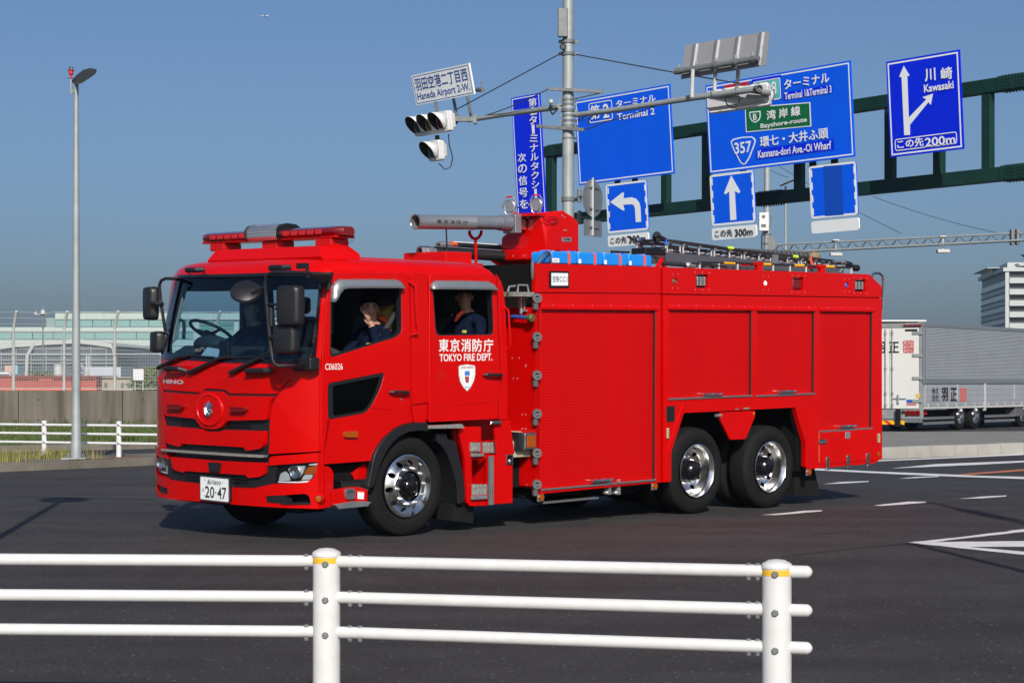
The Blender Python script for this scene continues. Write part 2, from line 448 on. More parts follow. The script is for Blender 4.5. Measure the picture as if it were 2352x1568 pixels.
# grass blades
def grass(name, n, area, hmin, hmax, m, z, clump=None, w=.012):
    mb = MB(); i = 0
    while i < n:
        x, y = area()
        h = random.uniform(hmin, hmax); a = random.uniform(0, 6.28); l = random.uniform(.1, .5) * h; ww = w * random.uniform(.7, 1.5)
        dx, dy = math.cos(a) * l, math.sin(a) * l; px, py = -math.sin(a) * ww, math.cos(a) * ww
        mb.v += [(x - px, y - py, z), (x + px, y + py, z), (x + dx * .4 + px * .6, y + dy * .4 + py * .6, z + h * .6), (x + dx * .4 - px * .6, y + dy * .4 - py * .6, z + h * .6), (x + dx, y + dy, z + h)]
        k = len(mb.v) - 5
        mb.f += [(k, k + 1, k + 2, k + 3), (k + 3, k + 2, k + 4)]; i += 1
    me = bpy.data.meshes.new(name); me.from_pydata(mb.v, [], mb.f); me.materials.append(m)
    o = bpy.data.objects.new(name, me); COL.objects.link(o); return o
BLADE = mat("grass_blades", (.045, .085, .014), .8, col2=(.10, .12, .028), vscale=1.1)
DRY = mat("dry_weeds", (.30, .24, .08), .8, col2=(.16, .20, .05), vscale=6)
def verge():
    while True:
        x = random.uniform(-19, -1); y = random.uniform(40.5, 56.9)
        for a, b in zip(fk[:-1], fk[1:]):
            if a.x <= x <= b.x and y > a.y + (b.y - a.y) * (x - a.x) / (b.x - a.x) + .25: return x, y
tag(grass("verge_grass", 42000, verge, .04, .13, BLADE, .12, w=.018), "short green roadside grass below the concrete wall", "grass", kind="stuff")
tag(grass("wall_foot_weeds", 900, lambda: (random.uniform(-16, -2), 56.9 - random.random() ** 2 * .5), .12, .34, BLADE, .12, w=.014), "taller weeds growing along the foot of the concrete wall", "weeds", kind="stuff")
def weed(uv, n, r, h, label):
    c = GP(uv, .14)
    tag(grass("weed_tuft", n, lambda: (c.x + random.gauss(0, r), c.y + random.gauss(0, .10)), h * .4, h, DRY, .135, w=.006), label, "weed", kind="stuff")
weed((125, 1053), 520, .34, .24, "long yellow green weed tuft around the first far rail post left of the lamp post")
weed((8, 1060), 260, .16, .26, "small dry weed tuft on the kerb at the left picture edge")
# right pavement: kerb and slab
kr = [GP((1900, 1062)), GP((2027, 1054)), GP((2352, 1042)), GP((2500, 1037))]
kr = [kr[0] + (kr[0] - kr[1]) * 2] + kr + [kr[3] + (kr[3] - kr[2]) * 5]
kerb_run("right_pavement_kerb", kr, .225, .2, .72, KERBR)
mb = MB(); poly = [(p.x + .05, p.y + .17) for p in kr] + [(kr[-1].x, 50.5), (kr[0].x, 47)]
mb.prism(poly, lambda x, y, d: (x, y, d), 0, .215); o = mb.build("right_pavement", PAVE, smooth=0); o["kind"] = "structure"
# painted markings
RW = mat("road_paint_white", (.62, .62, .60), .7, col2=(.80, .80, .78), vscale=5)
RO = mat("road_paint_orange", (.60, .16, .05), .7, col2=(.45, .15, .07), vscale=5)
marks = bpy.data.objects.new("road_marking", None); COL.objects.link(marks); marks["kind"] = "structure"
def mark(pts, m=RW, k=17, nm="painted_line"):
    P = [GP(uv, .004) for uv in q(k, pts)]
    out = []
    for i in range(len(P)):                         # worn, slightly uneven edge
        a, b = P[i], P[(i + 1) % len(P)]; n = max(1, int((b - a).length / .12)); n = min(n, 80)
        dr = (b - a).normalized(); nn = Vector((-dr.y, dr.x, 0))
        for j in range(n):
            out.append(a + (b - a) * (j / n) + nn * (random.gauss(0, .006) if j else 0))
    tri = tessellate_polygon([[Vector((p.x, p.y, 0)) for p in out]])
    me = bpy.data.meshes.new(nm); me.from_pydata([tuple(p) for p in out], [], [tuple(t) for t in tri]); me.materials.append(m)
    if me.polygons and me.polygons[0].normal.z < 0: me.flip_normals()
    o = bpy.data.objects.new(nm, me); COL.objects.link(o); o.parent = marks; return o
mark([(780, 212), (1280, 191), (1700, 171), (1700, 179), (1280, 198), (780, 219)])
mark([(862, 262), (1130, 236), (1700, 214), (1700, 223), (1385, 240)])
mark([(393, 262), (700, 278), (1150, 296), (1400, 307), (1700, 314), (1700, 328), (1250, 312), (900, 298), (395, 273)])
mark([(1255, 298), (1700, 264), (1700, 275), (1340, 300)], RO)
for d in ([(447, 357), (560, 344), (722, 339), (722, 344), (560, 354)], [(897, 325), (1000, 314), (1147, 308), (1147, 313), (1000, 321)],
          [(66, 545), (180, 535), (330, 519), (440, 516), (438, 522), (300, 535), (160, 545)],
          [(750, 487), (860, 475), (960, 464), (1070, 464), (1068, 470), (930, 481), (800, 490)],
          [(1268, 447), (1400, 434), (1560, 426), (1560, 432), (1420, 443)]):
    mark(d, nm="lane_dash")
mark([(957, 712), (1240, 684), (1700, 627), (1700, 644), (1300, 688), (1090, 713)])
mark([(957, 713), (1130, 710), (1700, 702), (1700, 738), (1330, 738), (1700, 771), (1700, 790), (1290, 748)])
for d in ([(380, 660), (470, 650), (530, 647), (532, 653), (470, 659)], [(1068, 596), (1140, 588), (1198, 587), (1198, 592), (1130, 596)]): mark(d, ASP2, 17, "skid_mark")
# thin crack and old joint in the asphalt
for pts, w_ in (([(0, 284), (600, 290), (1200, 300), (1700, 312), (2100, 322)], 3),):
    P = [(0 + x * 700 / 2352 * .5742, (1900 + y / 3.36) * .5742) for x, y in pts]
    mark([(x, y) for x, y in P] + [(x, y + .8) for x, y in reversed(P)], ASP2, 0, "road_joint")
mark([(200, 795), (600, 748), (960, 716), (960, 720), (600, 752), (200, 799)], ASP2, 17, "road_joint")

# ------------------------------------------------------------------ far left: wall, fence, island rail, lamp post
WY = 57.0
wall = tag(bpy.data.objects.new("concrete_wall", None), "long stained grey concrete wall behind the grass verge at left", "wall"); COL.objects.link(wall)
WALLM = bpy.data.materials.new("stained_concrete"); WALLM.use_nodes = True
N = WALLM.node_tree.nodes; L = WALLM.node_tree.links; b = N["Principled BSDF"]
tc = N.new("ShaderNodeTexCoord"); mp = N.new("ShaderNodeMapping"); mp.inputs["Scale"].default_value = (1.6, 1, .14)
n1 = N.new("ShaderNodeTexNoise"); n1.inputs["Scale"].default_value = 1.6; n1.inputs["Detail"].default_value = 9
L.new(tc.outputs["Object"], mp.inputs[0]); L.new(mp.outputs[0], n1.inputs[0])
r = N.new("ShaderNodeValToRGB"); r.color_ramp.elements[0].position = .33; r.color_ramp.elements[1].position = .7
r.color_ramp.elements[0].color = (.075, .063, .048, 1); r.color_ramp.elements[1].color = (.18, .16, .128, 1)
L.new(n1.outputs[0], r.inputs[0]); L.new(r.outputs[0], b.inputs["Base Color"]); b.inputs["Roughness"].default_value = .9
zt = CH + (V0 - 896.6) / F * WY
edges = [-26, -19.5] + [WP((u, 900), WY).x for u in (-180, 42, 281, 472, 700)] + [-2.2, 1, 5]
edges = sorted(set(round(e, 2) for e in edges))
for x0, x1 in zip(edges[:-1], edges[1:]):
    mb = MB(); mb.bb((x0 + .004, WY, 0), (x1 - .004, WY + .3, zt + random.uniform(-.008, .008))); mb.build("wall_section", WALLM, wall, smooth=0, bevel=.02, seg=1)
    if x1 - x0 > 2.0:
        for k in range(int((x1 - x0) / 1.1)):
            for zz in (.35, .95):
                h = MB(); h.lathe((x0 + .6 + k * 1.1, WY - .004, zz), (0, 1, 0), [(0, 0), (0, .022), (.01, .022)], 8); h.build("tie_hole", CHAS, wall)
fen = thing("security_fence", "tall wire mesh fence with cranked white posts and barbed wire on the wall", "fence", (0, WY, zt))
fen.location = (0, 0, 0)
px0 = WP((28, 800), WY).x; sp = (WP((261, 800), WY).x - px0) / 2
xs = [px0 + sp * k for k in range(-7, 9)]
for x in xs:
    z1 = CH + (V0 - 736) / F * WY - .25
    mb = MB(); mb.tube([(x, WY + .15, zt - .02), (x, WY + .15, z1), (x + .07, WY + .02, z1 + .22), (x + .17, WY - .16, z1 + .52)], .045, 10)
    for zz in (z1 - .55, z1 - .9, z1 - 1.35): mb.tube([(x, WY + .15, zz), (x, WY + .15, zz + .035)], .058, 10)
    mb.build("post", WHTB, fen)
WIRE = mat("fence_wire", (.34, .36, .36), .5, .4)
for dz, dx, dy in ((.16, .05, .06), (.33, .11, -.05), (.5, .16, -.15)):
    mb = MB(); P = []
    x = xs[0]
    while x < xs[-1]:
        P.append((x + dx, WY + dy, z1 + dz - .02 * math.sin((x - xs[0]) / sp * math.pi) ** 2)); x += .25
    mb.tube(P, .006, 4)
    for p in P[::1]: mb.tube([(p[0] - .02, p[1], p[2] - .025), (p[0] + .02, p[1], p[2] + .025)], .004, 3)
    mb.build("barbed_wire", WIRE, fen)
for zz in (zt + .05, z1 - .05, z1 - .75):
    mb = MB(); mb.tube([(xs[0], WY + .10, zz), (xs[-1], WY + .10, zz)], .014, 6); mb.build("rail", WHTB, fen)
mb = MB(); z2 = z1 - .05
x = xs[0]
while x < WP((372, 800), WY).x:
    mb.add([(x, WY + .09, zt + .05), (x + .006, WY + .09, zt + .05), (x + .006, WY + .09, z2), (x, WY + .09, z2)], [(0, 1, 2, 3)])
    x += .05
z = zt + .1
while z < z2:
    mb.add([(xs[0], WY + .088, z), (xs[-1], WY + .088, z), (xs[-1], WY + .088, z + .006), (xs[0], WY + .088, z + .006)], [(0, 1, 2, 3)]); z += .1
mesh_o = mb.build("wire_mesh", WIRE, fen, smooth=0, fix=False); mesh_o["kind"] = "stuff"

rail = thing("island_guard_rail", "distant white three rail pipe barrier on the traffic island", "guard rail", (0, 0, .14)); rail.location = (0, 0, 0)
P0 = GP((101.6, 1046), .14); P1 = GP((273, 1049), .14); dr = (P1 - P0)
for k in range(-2, 5):
    p = P0 + dr * k
    mb = MB(); mb.lathe(p, (0, 0, 1), [(0, .048), (.60, .048), (.60, .054), (.625, .05), (.64, 0)], 14); mb.build("post", WHT, rail)
    for zz in (.13, .29, .45, .61)[1:]:
        mb = MB(); mb.tube([p + Vector((0, -.055, zz - .05)), p + Vector((0, -.03, zz - .05))], .02, 8); mb.build("bolt", GALVD, rail)
for zz in (.24, .40, .555):
    a = P0 + dr * -2; b2 = P0 + dr * 4
    mb = MB(); mb.tube([a + Vector((0, -.02, zz)), b2 + Vector((0, -.02, zz))], .024, 10); mb.build("rail", WHT, rail)

def lamp_head(mb_list): pass
lp = thing("lamp_post", "tall galvanised lamp post with flat head and red warning beacon at left", "lamp post", GP((175, 1054.5), .14))
lp.location = (0, 0, 0)
B = GP((175, 1054.5), .14)
topz = WP((176, 334 * .5742), B.y).z
mb = MB(); mb.lathe(B, (0, 0, 1), [(0, .095), (.28, .095), (.34, .082), (1.2, .074), (topz - B.z, .040)], 18); mb.build("pole", GALV, lp)
mb = MB(); mb.box(B + Vector((0, 0, .015)), (.42, .42, .03))
mb.build("base_plate", GALV, lp, smooth=0, bevel=.006)
for sx in (-1, 1):
    for sy in (-1, 1):
        mb = MB(); mb.tube([B + Vector((sx * .15, sy * .15, .03)), B + Vector((sx * .15, sy * .15, .10))], .014, 6); mb.build("anchor_bolt", GALVD, lp)
for zz, w_ in ((.42, .05), (.72, .05), (.98, .045)):
    pass
def LH(uv): return WP(((240 + uv[0] / 9.8) * .5742, (240 + uv[1] / 9.8) * .5742), B.y)
hd = [(440, 890), (640, 950), (800, 940), (930, 870), (1350, 590), (1420, 480), (1410, 430), (1150, 385), (880, 470), (600, 700)]
LH2 = lambda uv, dy: WP(((240 + uv[0] / 9.8) * .5742, (240 + uv[1] / 9.8) * .5742), B.y + dy)
lo_ = [LH2(p, -.28) for p in ((640, 950), (800, 940), (930, 870), (1150, 725), (1350, 590), (1420, 500))]
hi_ = [LH2(p, .28) for p in ((1415, 432), (1150, 385), (880, 470), (720, 590), (600, 700), (440, 890))]
mb = MB(); n = 12; ring_ = lo_ + hi_
mb.v = [tuple(p) for p in ring_] + [tuple(p + Vector((0, .03, .035))) for p in ring_]
mb.f = [tuple(range(n)), tuple(range(n, 2 * n))[::-1]] + [(i, (i + 1) % n, n + (i + 1) % n, n + i) for i in range(n)]
HEADM = mat("lamp_head_grey", (.045, .045, .042), .5, .3, var=.15)
mb.build("lamp_head", HEADM, lp, smooth=20)
mb = MB(); c_ = (lo_[2] + hi_[3]) / 2; d_ = (lo_[4] + hi_[1]) / 2; mb.v = [tuple(x + Vector((0, 0, -.012))) for x in (c_.lerp(lo_[2], .6), d_.lerp(lo_[4], .6), d_.lerp(hi_[1], .6), c_.lerp(hi_[3], .6))]; mb.f = [(0, 1, 2, 3)]; mb.build("lens_panel", BLK, lp, smooth=0)
bx = LH((425, 1250))
mb = MB(); mb.tube([LH((425, 1340)), LH((425, 760))], .020, 8); mb.tube([LH((425, 1250)), LH((650, 1230))], .018, 8); mb.build("bracket", GALV, lp)
c = LH((430, 720)); RB = mat("red_beacon", (.55, .03, .02), .35)
u_ = 1 / 9.8 * .5742 / F * B.y
mb = MB(); mb.lathe(c, (0, 0, 1), [(0, 0), (0, 110 * u_), (12 * u_, 110 * u_), (20 * u_, 40 * u_), (120 * u_, 40 * u_), (130 * u_, 70 * u_), (160 * u_, 95 * u_), (280 * u_, 100 * u_), (290 * u_, 130 * u_), (310 * u_, 130 * u_), (315 * u_, 0)], 16); mb.build("beacon", RB, lp)
mb = MB(); mb.lathe(c + Vector((0, 0, 312 * u_)), (0, 0, 1), [(0, 130 * u_), (10 * u_, 140 * u_), (25 * u_, 90 * u_), (60 * u_, 70 * u_), (100 * u_, 90 * u_), (125 * u_, 75 * u_), (140 * u_, 0)], 16); mb.build("beacon_cap", CHROME, lp)

# sign post left of the picture whose shadow lies on the road, signal pole right of the picture
sp_ = thing("road_sign_post", "round sign on a pipe post standing left of the view, its shadow on the road", "sign post", (0, 0, 0))
bp_ = GP((154, 1142)) ; sh = Vector((LD.x, LD.y, 0)).normalized()
hh = 5.6; base = bp_ - sh * (hh / math.tan(SUN_EL))
mb = MB(); mb.tube([base, base + Vector((0, 0, hh))], .045, 12); mb.build("post", GALV, sp_)
mb = MB(); mb.lathe(base + Vector((0, .06, hh - .32)), (0, 1, 0), [(0, 0), (0, .32), (.012, .32), (.012, 0)], 32); mb.build("sign_disc", SWHT, sp_, smooth=20)
s2 = thing("near_signal_pole", "signal pole standing right of the view, shadow of its arm on the road", "signal pole", (0, 0, 0))
tip = GP(q(17, [(1100, 470)])[0])
base = Vector((6.9, 4.2, 0)); H2 = 7.4
armz = 6.2; at = Vector((tip.x - sh.x * armz / math.tan(SUN_EL), tip.y - sh.y * armz / math.tan(SUN_EL), armz))
mb = MB(); mb.tube([base, base + Vector((0, 0, H2))], [.15, .11], 16); mb.build("pole", GALV, s2)
mb = MB(); mb.tube([base + Vector((0, 0, 6.0)), at], [.06, .045], 10); mb.tube([base + Vector((0, 0, 7.2)), at.lerp(base + Vector((0, 0, 6.0)), .45)], .018, 6); mb.build("arm", GALV, s2)
dA = (at - base); dA.z = 0; dA.normalize()
mb = MB(); Mr = Matrix.Rotation(math.atan2(dA.y, dA.x), 3, 'Z'); mb.box(at.lerp(base + Vector((0, 0, 6)), .22) + Vector((0, 0, -.1)), (1.25, .2, .42), Mr); mb.build("signal_head", WHTB, s2, bevel=.03)
tp = GP(q(17, [(960, 715)])[0]); l2 = 5.4; b3 = tp - sh * (l2 / math.tan(SUN_EL)) + Vector((0, 0, 0))
s3 = thing("near_pipe_post", "slim pipe post right of the camera whose shadow crosses the road", "post", (0, 0, 0))
mb = MB(); mb.tube([b3 , b3 + Vector((0, 0, l2))], .05, 12); mb.build("pole", GALV, s3)
# ------------------------------------------------------------------ sign gantry and its signs
GA = Vector((.621, -.784, 0)).normalized()            # along the gantry, towards the right and the camera
GN = Vector((-.784, -.621, 0)).normalized()           # the way the signs face
GP0 = Vector((2.63, 75, 0))
class Plane:
    def __init__(s, p, a, up): s.p = p; s.a = a; s.u = up; s.n = a.cross(up); s.n.normalize()
    def loc(s, uv):
        d = Vector(((uv[0] - CX) / F, 1, (V0 - uv[1]) / F)); o = Vector((0, 0, CH))
        t = (s.p - o).dot(s.n) / d.dot(s.n); k = o + d * t - s.p
        return (k.dot(s.a), k.dot(s.u))
    def fn(s, d0=0.0):
        sg = 1 if s.n.y < 0 else -1
        return lambda x, y, d=0: s.p + s.a * x + s.u * y + s.n * sg * (d0 + d)
def tilt(t): return (Vector((0, 0, 1)) * math.cos(t) + GN * math.sin(t)).normalized()
def sign(name, label, reg, corners, up, off, parts, m, th=.05, group=None, border=None, r=0.0, cat="road sign", bm_=SWHT):
    """corners TL TR BR BL in picture region coordinates; parts: list of (kind, data...)"""
    pl = Plane(GP0 + GN * off, GA, up)
    C = [pl.loc(uv) for uv in q(reg, corners)]
    x0 = (C[0][0] + C[3][0]) / 2; x1 = (C[1][0] + C[2][0]) / 2; y1 = (C[0][1] + C[1][1]) / 2; y0 = (C[2][1] + C[3][1]) / 2
    t = thing(name, label, cat, (0, 0, 0), group)
    f0 = pl.fn(0)
    poly = rect(x0, y0, x1, y1)
    if r: poly = rnd(poly, r)
    panel("board", poly, f0, th, m, t)
    def L(pts): return [pl.loc(uv) for uv in q(reg, pts)]
    if border:
        i, w_ = border
        o1 = rect(x0 + i, y0 + i, x1 - i, y1 - i); o2 = rect(x0 + i + w_, y0 + i + w_, x1 - i - w_, y1 - i - w_)
        if r: o1 = rnd(o1, r - i) if r > i else o1; o2 = rnd(o2, max(.01, r - i - w_))
        panel("border", o1, pl.fn(th), .004, bm_, t, holes=[o2], smooth=0)
    for pt in parts:
        k = pt[0]
        if k == 'poly': panel(pt[1], L(pt[2]), pl.fn(th + .003), .004 + (pt[4] if len(pt) > 4 else 0), pt[3], t, smooth=0)
        elif k == 'rect':
            A = L(pt[2]); xa = (A[0][0] + A[3][0]) / 2; xb = (A[1][0] + A[2][0]) / 2; yb = (A[0][1] + A[1][1]) / 2; ya = (A[2][1] + A[3][1]) / 2
            if len(pt) > 4:
                w_ = pt[4]; rr = pt[5] if len(pt) > 5 else .02
                panel(pt[1], rnd(rect(xa, ya, xb, yb), rr), pl.fn(th + .010), .004, pt[3], t, holes=[rnd(rect(xa + w_, ya + w_, xb - w_, yb - w_), max(.005, rr - w_))], smooth=0)
            else: panel(pt[1], rect(xa, ya, xb, yb), pl.fn(th + .003), .004, pt[3], t, smooth=0)
        elif k == 'text':                                # ('text', 'words', corners, material, bold)
            mb = MB()
            for w_, cs in pt[1]:
                A = L(cs); xa = (A[0][0] + A[3][0]) / 2; xb = (A[1][0] + A[2][0]) / 2; yb = (A[0][1] + A[1][1]) / 2; ya = (A[2][1] + A[3][1]) / 2
                text(mb, w_, (xa, ya, xb, yb), pl.fn(th + .034), pt[3] if len(pt) > 3 else .015)
            mb.build("lettering", pt[2], t, smooth=0, fix=False)
    return t, pl
up4 = tilt(math.radians(4.0))
T = lambda w_, x0, y0, x1, y1, sk=0: (w_, [(x0, y0), (x1, y0 + sk), (x1, y1 + sk), (x0, y1)])
def QT(w_, tl, tr, br, bl): return (w_, [tl, tr, br, bl])
# taxi sign, vertical
vert = [("第", 995, 685, 1050, 740), ("2", 1003, 745, 1052, 800), ("タ", 1000, 808, 1052, 865), ("ー", 1018, 872, 1036, 928), ("ミ", 1003, 938, 1058, 992), ("ナ", 1005, 1002, 1060, 1056), ("ル", 1008, 1066, 1062, 1118),
        ("タ", 1010, 1130, 1064, 1184), ("ク", 1013, 1194, 1066, 1248), ("シ", 1016, 1258, 1068, 1310), ("ー", 1036, 1320, 1052, 1376), ("乗", 1020, 1384, 1076, 1438),
        ("次", 920, 1068, 976, 1128), ("の", 922, 1145, 982, 1205), ("信", 926, 1225, 984, 1290), ("号", 928, 1310, 988, 1372), ("を", 934, 1390, 990, 1452)]
VT = []
for ch, x0, y0, x1, y1 in vert:
    VT.append((ch, [(x0, y0 + 5), (x1, y0 - 3), (x1, y1 - 3), (x0, y1 + 5)]))
sign("taxi_direction_sign", "tall narrow vertical blue sign with two columns of white Japanese text left of the pole", 11,
     [(874, 676), (1074, 654), (1109, 1560), (912, 1575)], up4, .35, [('text', VT, SWHT, .012)], NAVYB, border=(.05, .035))
sign("terminal_two_sign", "large blue sign reading Terminal 2, mostly empty blue below the words", 12,
     [(112, 88), (908, -2), (940, 735), (143, 805)], up4, .35,
     [('rect', 'number_frame', [(227, 130), (423, 108), (430, 275), (234, 296)], SWHT, .035, .12),
      ('text', [QT("第", (248, 152), (322, 146), (325, 262), (252, 268)), QT("2", (350, 140), (400, 134), (405, 252), (355, 258)),
                QT("ターミナル", (458, 104), (790, 66), (793, 128), (462, 158)), QT("Terminal 2", (468, 212), (782, 180), (786, 238), (472, 266))], SWHT, .018)],
     BLUE, border=(.06, .045))
PKT = [(305, 432), (1318, 312), (1347, 970), (333, 1060)]
sign("terminal_route_sign", "largest blue sign, reading Terminal 1 and Terminal 3, Bayshore-route and 357", 13, PKT, up4, .35,
     [('rect', 'blue_patch', [(630, 412), (836, 388), (843, 560), (637, 580)], NAVYB),
      ('rect', 'red_panel', [(438, 456), (612, 434), (616, 600), (442, 620)], mat("sign_red", (.55, .01, .02), .4)),
      ('rect', 'cyan_panel', [(640, 428), (829, 408), (836, 556), (648, 576)], mat("sign_cyan", (.16, .62, .62), .4)),
      ('rect', 'panel_frame', [(640, 428), (829, 408), (836, 556), (648, 576)], SWHT, .03, .1),
      ('rect', 'words_patch', [(850, 498), (1192, 460), (1196, 516), (854, 554)], NAVYB),
      ('rect', 'words_patch', [(660, 892), (1202, 842), (1205, 915), (664, 968)], NAVYB),
      ('poly', 'motorway_panel', [(582, 610), (1038, 574), (1045, 742), (590, 784)], SWHT),
      ('poly', 'motorway_panel', [(589, 616), (1031, 581), (1038, 736), (596, 777)], GRNS, .004),
      ('poly', 'shield', [(614, 642), (692, 634), (694, 672), (686, 698), (656, 718), (630, 706), (617, 680)], SWHT, .008),
      ('poly', 'shield', [(621, 649), (685, 642), (687, 671), (680, 692), (656, 709), (635, 699), (624, 677)], GRNS, .012),
      ('poly', 'route_badge', [(484, 850), (500, 830), (560, 816), (630, 812), (652, 826), (658, 848), (645, 890), (615, 965), (590, 1004), (572, 1010), (552, 996), (500, 900)], SWHT, .006),
      ('poly', 'route_badge', [(492, 852), (506, 838), (562, 824), (628, 820), (645, 832), (650, 848), (638, 886), (608, 960), (585, 997), (573, 1001), (558, 990), (508, 896)], BLUE, .010),
      ('text', [QT("8", (768, 432), (802, 428), (808, 520), (772, 524)),
                QT("ターミナル", (858, 412), (1172, 374), (1176, 442), (862, 478)), QT("Terminal 1&Terminal 3", (860, 502), (1188, 462), (1192, 515), (864, 552)),
                QT("B", (642, 656), (668, 654), (670, 697), (644, 699)), QT("湾 岸 線", (738, 626), (970, 606), (973, 672), (741, 692)),
                QT("Bayshore-route", (694, 712), (1018, 690), (1020, 728), (696, 758)),
                QT("357", (512, 854), (630, 845), (633, 926), (515, 934)), QT("環七・大井ふ頭", (690, 806), (1164, 760), (1168, 834), (694, 878)),
                QT("Kannana-dori Ave.-Oi Wharf", (674, 902), (1186, 852), (1190, 908), (678, 956))], SWHT, .018)],
     BLUE, border=(.06, .045))
sign("exit_direction_sign", "deep blue sign reading Kawasaki with straight and branching white arrows, at far right", 14,
     [(325, 152), (808, 93), (843, 742), (357, 787)], up4, .35,
     [('poly', 'straight_arrow', [(445, 188), (484, 254), (468, 256), (478, 530), (486, 580), (486, 644), (448, 646), (430, 262), (414, 262)], SWHT),
      ('poly', 'branch_arrow', [(480, 528), (594, 410), (568, 396), (638, 372), (623, 446), (608, 428), (484, 580)], SWHT, .002),
      ('rect', 'distance_frame', [(385, 664), (795, 630), (799, 708), (390, 746)], SWHT, .03, .1),
      ('text', [QT("川", (588, 210), (655, 204), (658, 284), (590, 290)), QT("崎", (694, 202), (766, 196), (768, 274), (697, 280)), QT("Kawasaki", (580, 308), (776, 290), (779, 340), (583, 362)),
                QT("この先", (404, 676), (576, 664), (580, 718), (408, 732)), QT("200m", (586, 656), (788, 650), (790, 702), (590, 720))], SWHT, .022)],
     NAVYB, border=(.06, .05))
def dashes(reg, L_, R_):
    return [('poly', 'edge_dash', [(x - 5, y), (x + 5, y), (x + 8, y + 50), (x - 2, y + 50)], SWHT) for x, y in L_ + R_]
sign("left_turn_lane_sign", "square blue lane sign with a white arrow bending left", 12, [(371, 808), (712, 778), (726, 1192), (386, 1216)], up4, .55,
     [('poly', 'arrow', [(408, 958), (510, 878), (524, 880), (518, 926), (590, 918), (625, 930), (650, 960), (661, 1000), (666, 1122), (622, 1126), (615, 1010), (606, 985), (590, 976), (516, 980), (528, 1026), (514, 1028)], SWHT)]
     + dashes(12, [(389, 838), (392, 936), (397, 1036), (401, 1134)], [(696, 812), (701, 912), (706, 1012), (711, 1116)]), BLUE, border=(.0, .07), r=.12)
sign("straight_lane_sign", "square blue lane sign with a white arrow pointing up below the route sign", 13, [(336, 1078), (640, 1052), (656, 1410), (352, 1436)], up4, .55,
     [('poly', 'arrow', [(487, 1084), (551, 1198), (540, 1208), (512, 1192), (523, 1392), (480, 1396), (473, 1196), (446, 1216), (437, 1208)], SWHT)]
     + dashes(13, [(350, 1104), (354, 1190), (359, 1276), (363, 1362)], [(629, 1080), (633, 1168), (638, 1254), (642, 1342)]), BLUE, border=(.0, .07), r=.12)
sign("blank_lane_sign", "square blue lane sign without an arrow, its middle panel darker", 13, [(1028, 1016), (1355, 990), (1368, 1360), (1043, 1384)], up4, .55,
     [('poly', 'cover_panel', [(1130, 1020), (1258, 1010), (1270, 1358), (1142, 1368)], mat("sign_patch_blue", (.0, .07, .50), .4))]
     + dashes(13, [(1044, 1046), (1048, 1134), (1052, 1222), (1056, 1312)], [(1342, 1020), (1346, 1110), (1349, 1200), (1353, 1290)]), BLUE, border=(.0, .07), r=.12)
PG = "white distance plates under the lane signs"
sign("distance_plate", "white plate reading 300m under the left turn lane sign", 12, [(386, 1236), (725, 1212), (728, 1306), (390, 1333)], up4, .55,
     [('text', [QT("この先", (413, 1254), (548, 1243), (551, 1296), (416, 1307)), QT("300m", (566, 1240), (706, 1228), (709, 1292), (570, 1302))], BVIN, .02)], SWHT, r=.1)
sign("distance_plate", "white plate reading 300m under the upward arrow sign", 13, [(350, 1450), (660, 1427), (662, 1510), (354, 1536)], up4, .55,
     [('text', [QT("この先", (376, 1466), (498, 1456), (500, 1504), (379, 1514)), QT("300m", (514, 1458), (640, 1448), (642, 1498), (517, 1510))], BVIN, .02)], SWHT, r=.1)
sign("distance_plate", "empty white plate under the blue sign that has no arrow", 13, [(1043, 1402), (1374, 1378), (1378, 1464), (1047, 1489)], up4, .55, [], SWHT, r=.1)

gan = thing("sign_gantry", "dark green steel box truss carrying the blue direction signs", "sign gantry", (0, 0, 0))
gp = Plane(GP0 + GN * 0, GA, Vector((0, 0, 1)))
def chord(uv0, uv1, hh_, name="chord"):
    a = gp.loc(uv0); b = gp.loc(uv1); z = (a[1] + b[1]) / 2
    x0, x1 = a[0], b[0]; mb = MB(); f = lambda x, y, d: gp.p + GA * x + Vector((0, 0, 1)) * y - GN * d
    mb.prism(rect(x0, z - hh_ / 2, x1, z + hh_ / 2), f, 0, .32); mb.build(name, GGRN, gan, smooth=0, bevel=.02)
    return x0, x1, z
a1 = chord((1246, 326), (2352, 216), .44); a2 = chord((1400, 479), (2352, 411), .44)
x0, x1 = a1[0], a1[1]; zt_, zb_ = a1[2], a2[2]
vx = [gp.loc((u, 400))[0] for u in (1259, 1523, 1617, 1829, 2038, 2150, 2262)]
vx += [vx[-1] + 2.9 * k for k in (1, 2, 3, 4)]
xe = vx[-1] + 1
for z in (zt_, zb_):                                  # carry on past the picture to the column
    mb = MB(); f = lambda x, y, d: gp.p + GA * x + Vector((0, 0, 1)) * y - GN * d
    mb.prism(rect(x1 + .01, z - .22, xe, z + .22), f, 0, .32); mb.build("chord", GGRN, gan, smooth=0, bevel=.02)
mb = MB(); mb.prism(rect(vx[0] - .05, zb_ - .22, a2[0] - .01 if a2[0] > vx[0] else vx[0], zb_ + .22), lambda x, y, d: gp.p + GA * x + Vector((0, 0, 1)) * y - GN * d, 0, .32); mb.build("chord", GGRN, gan, smooth=0, bevel=.02)
for i, x in enumerate(vx):
    w_ = .17 if i not in (0,) else .22
    mb = MB(); mb.prism(rect(x - w_, zb_ + .22, x + w_, zt_ - .22), lambda x, y, d: gp.p + GA * x + Vector((0, 0, 1)) * y - GN * d, .04, .28); mb.build("upright", GGRN, gan, smooth=0, bevel=.015)
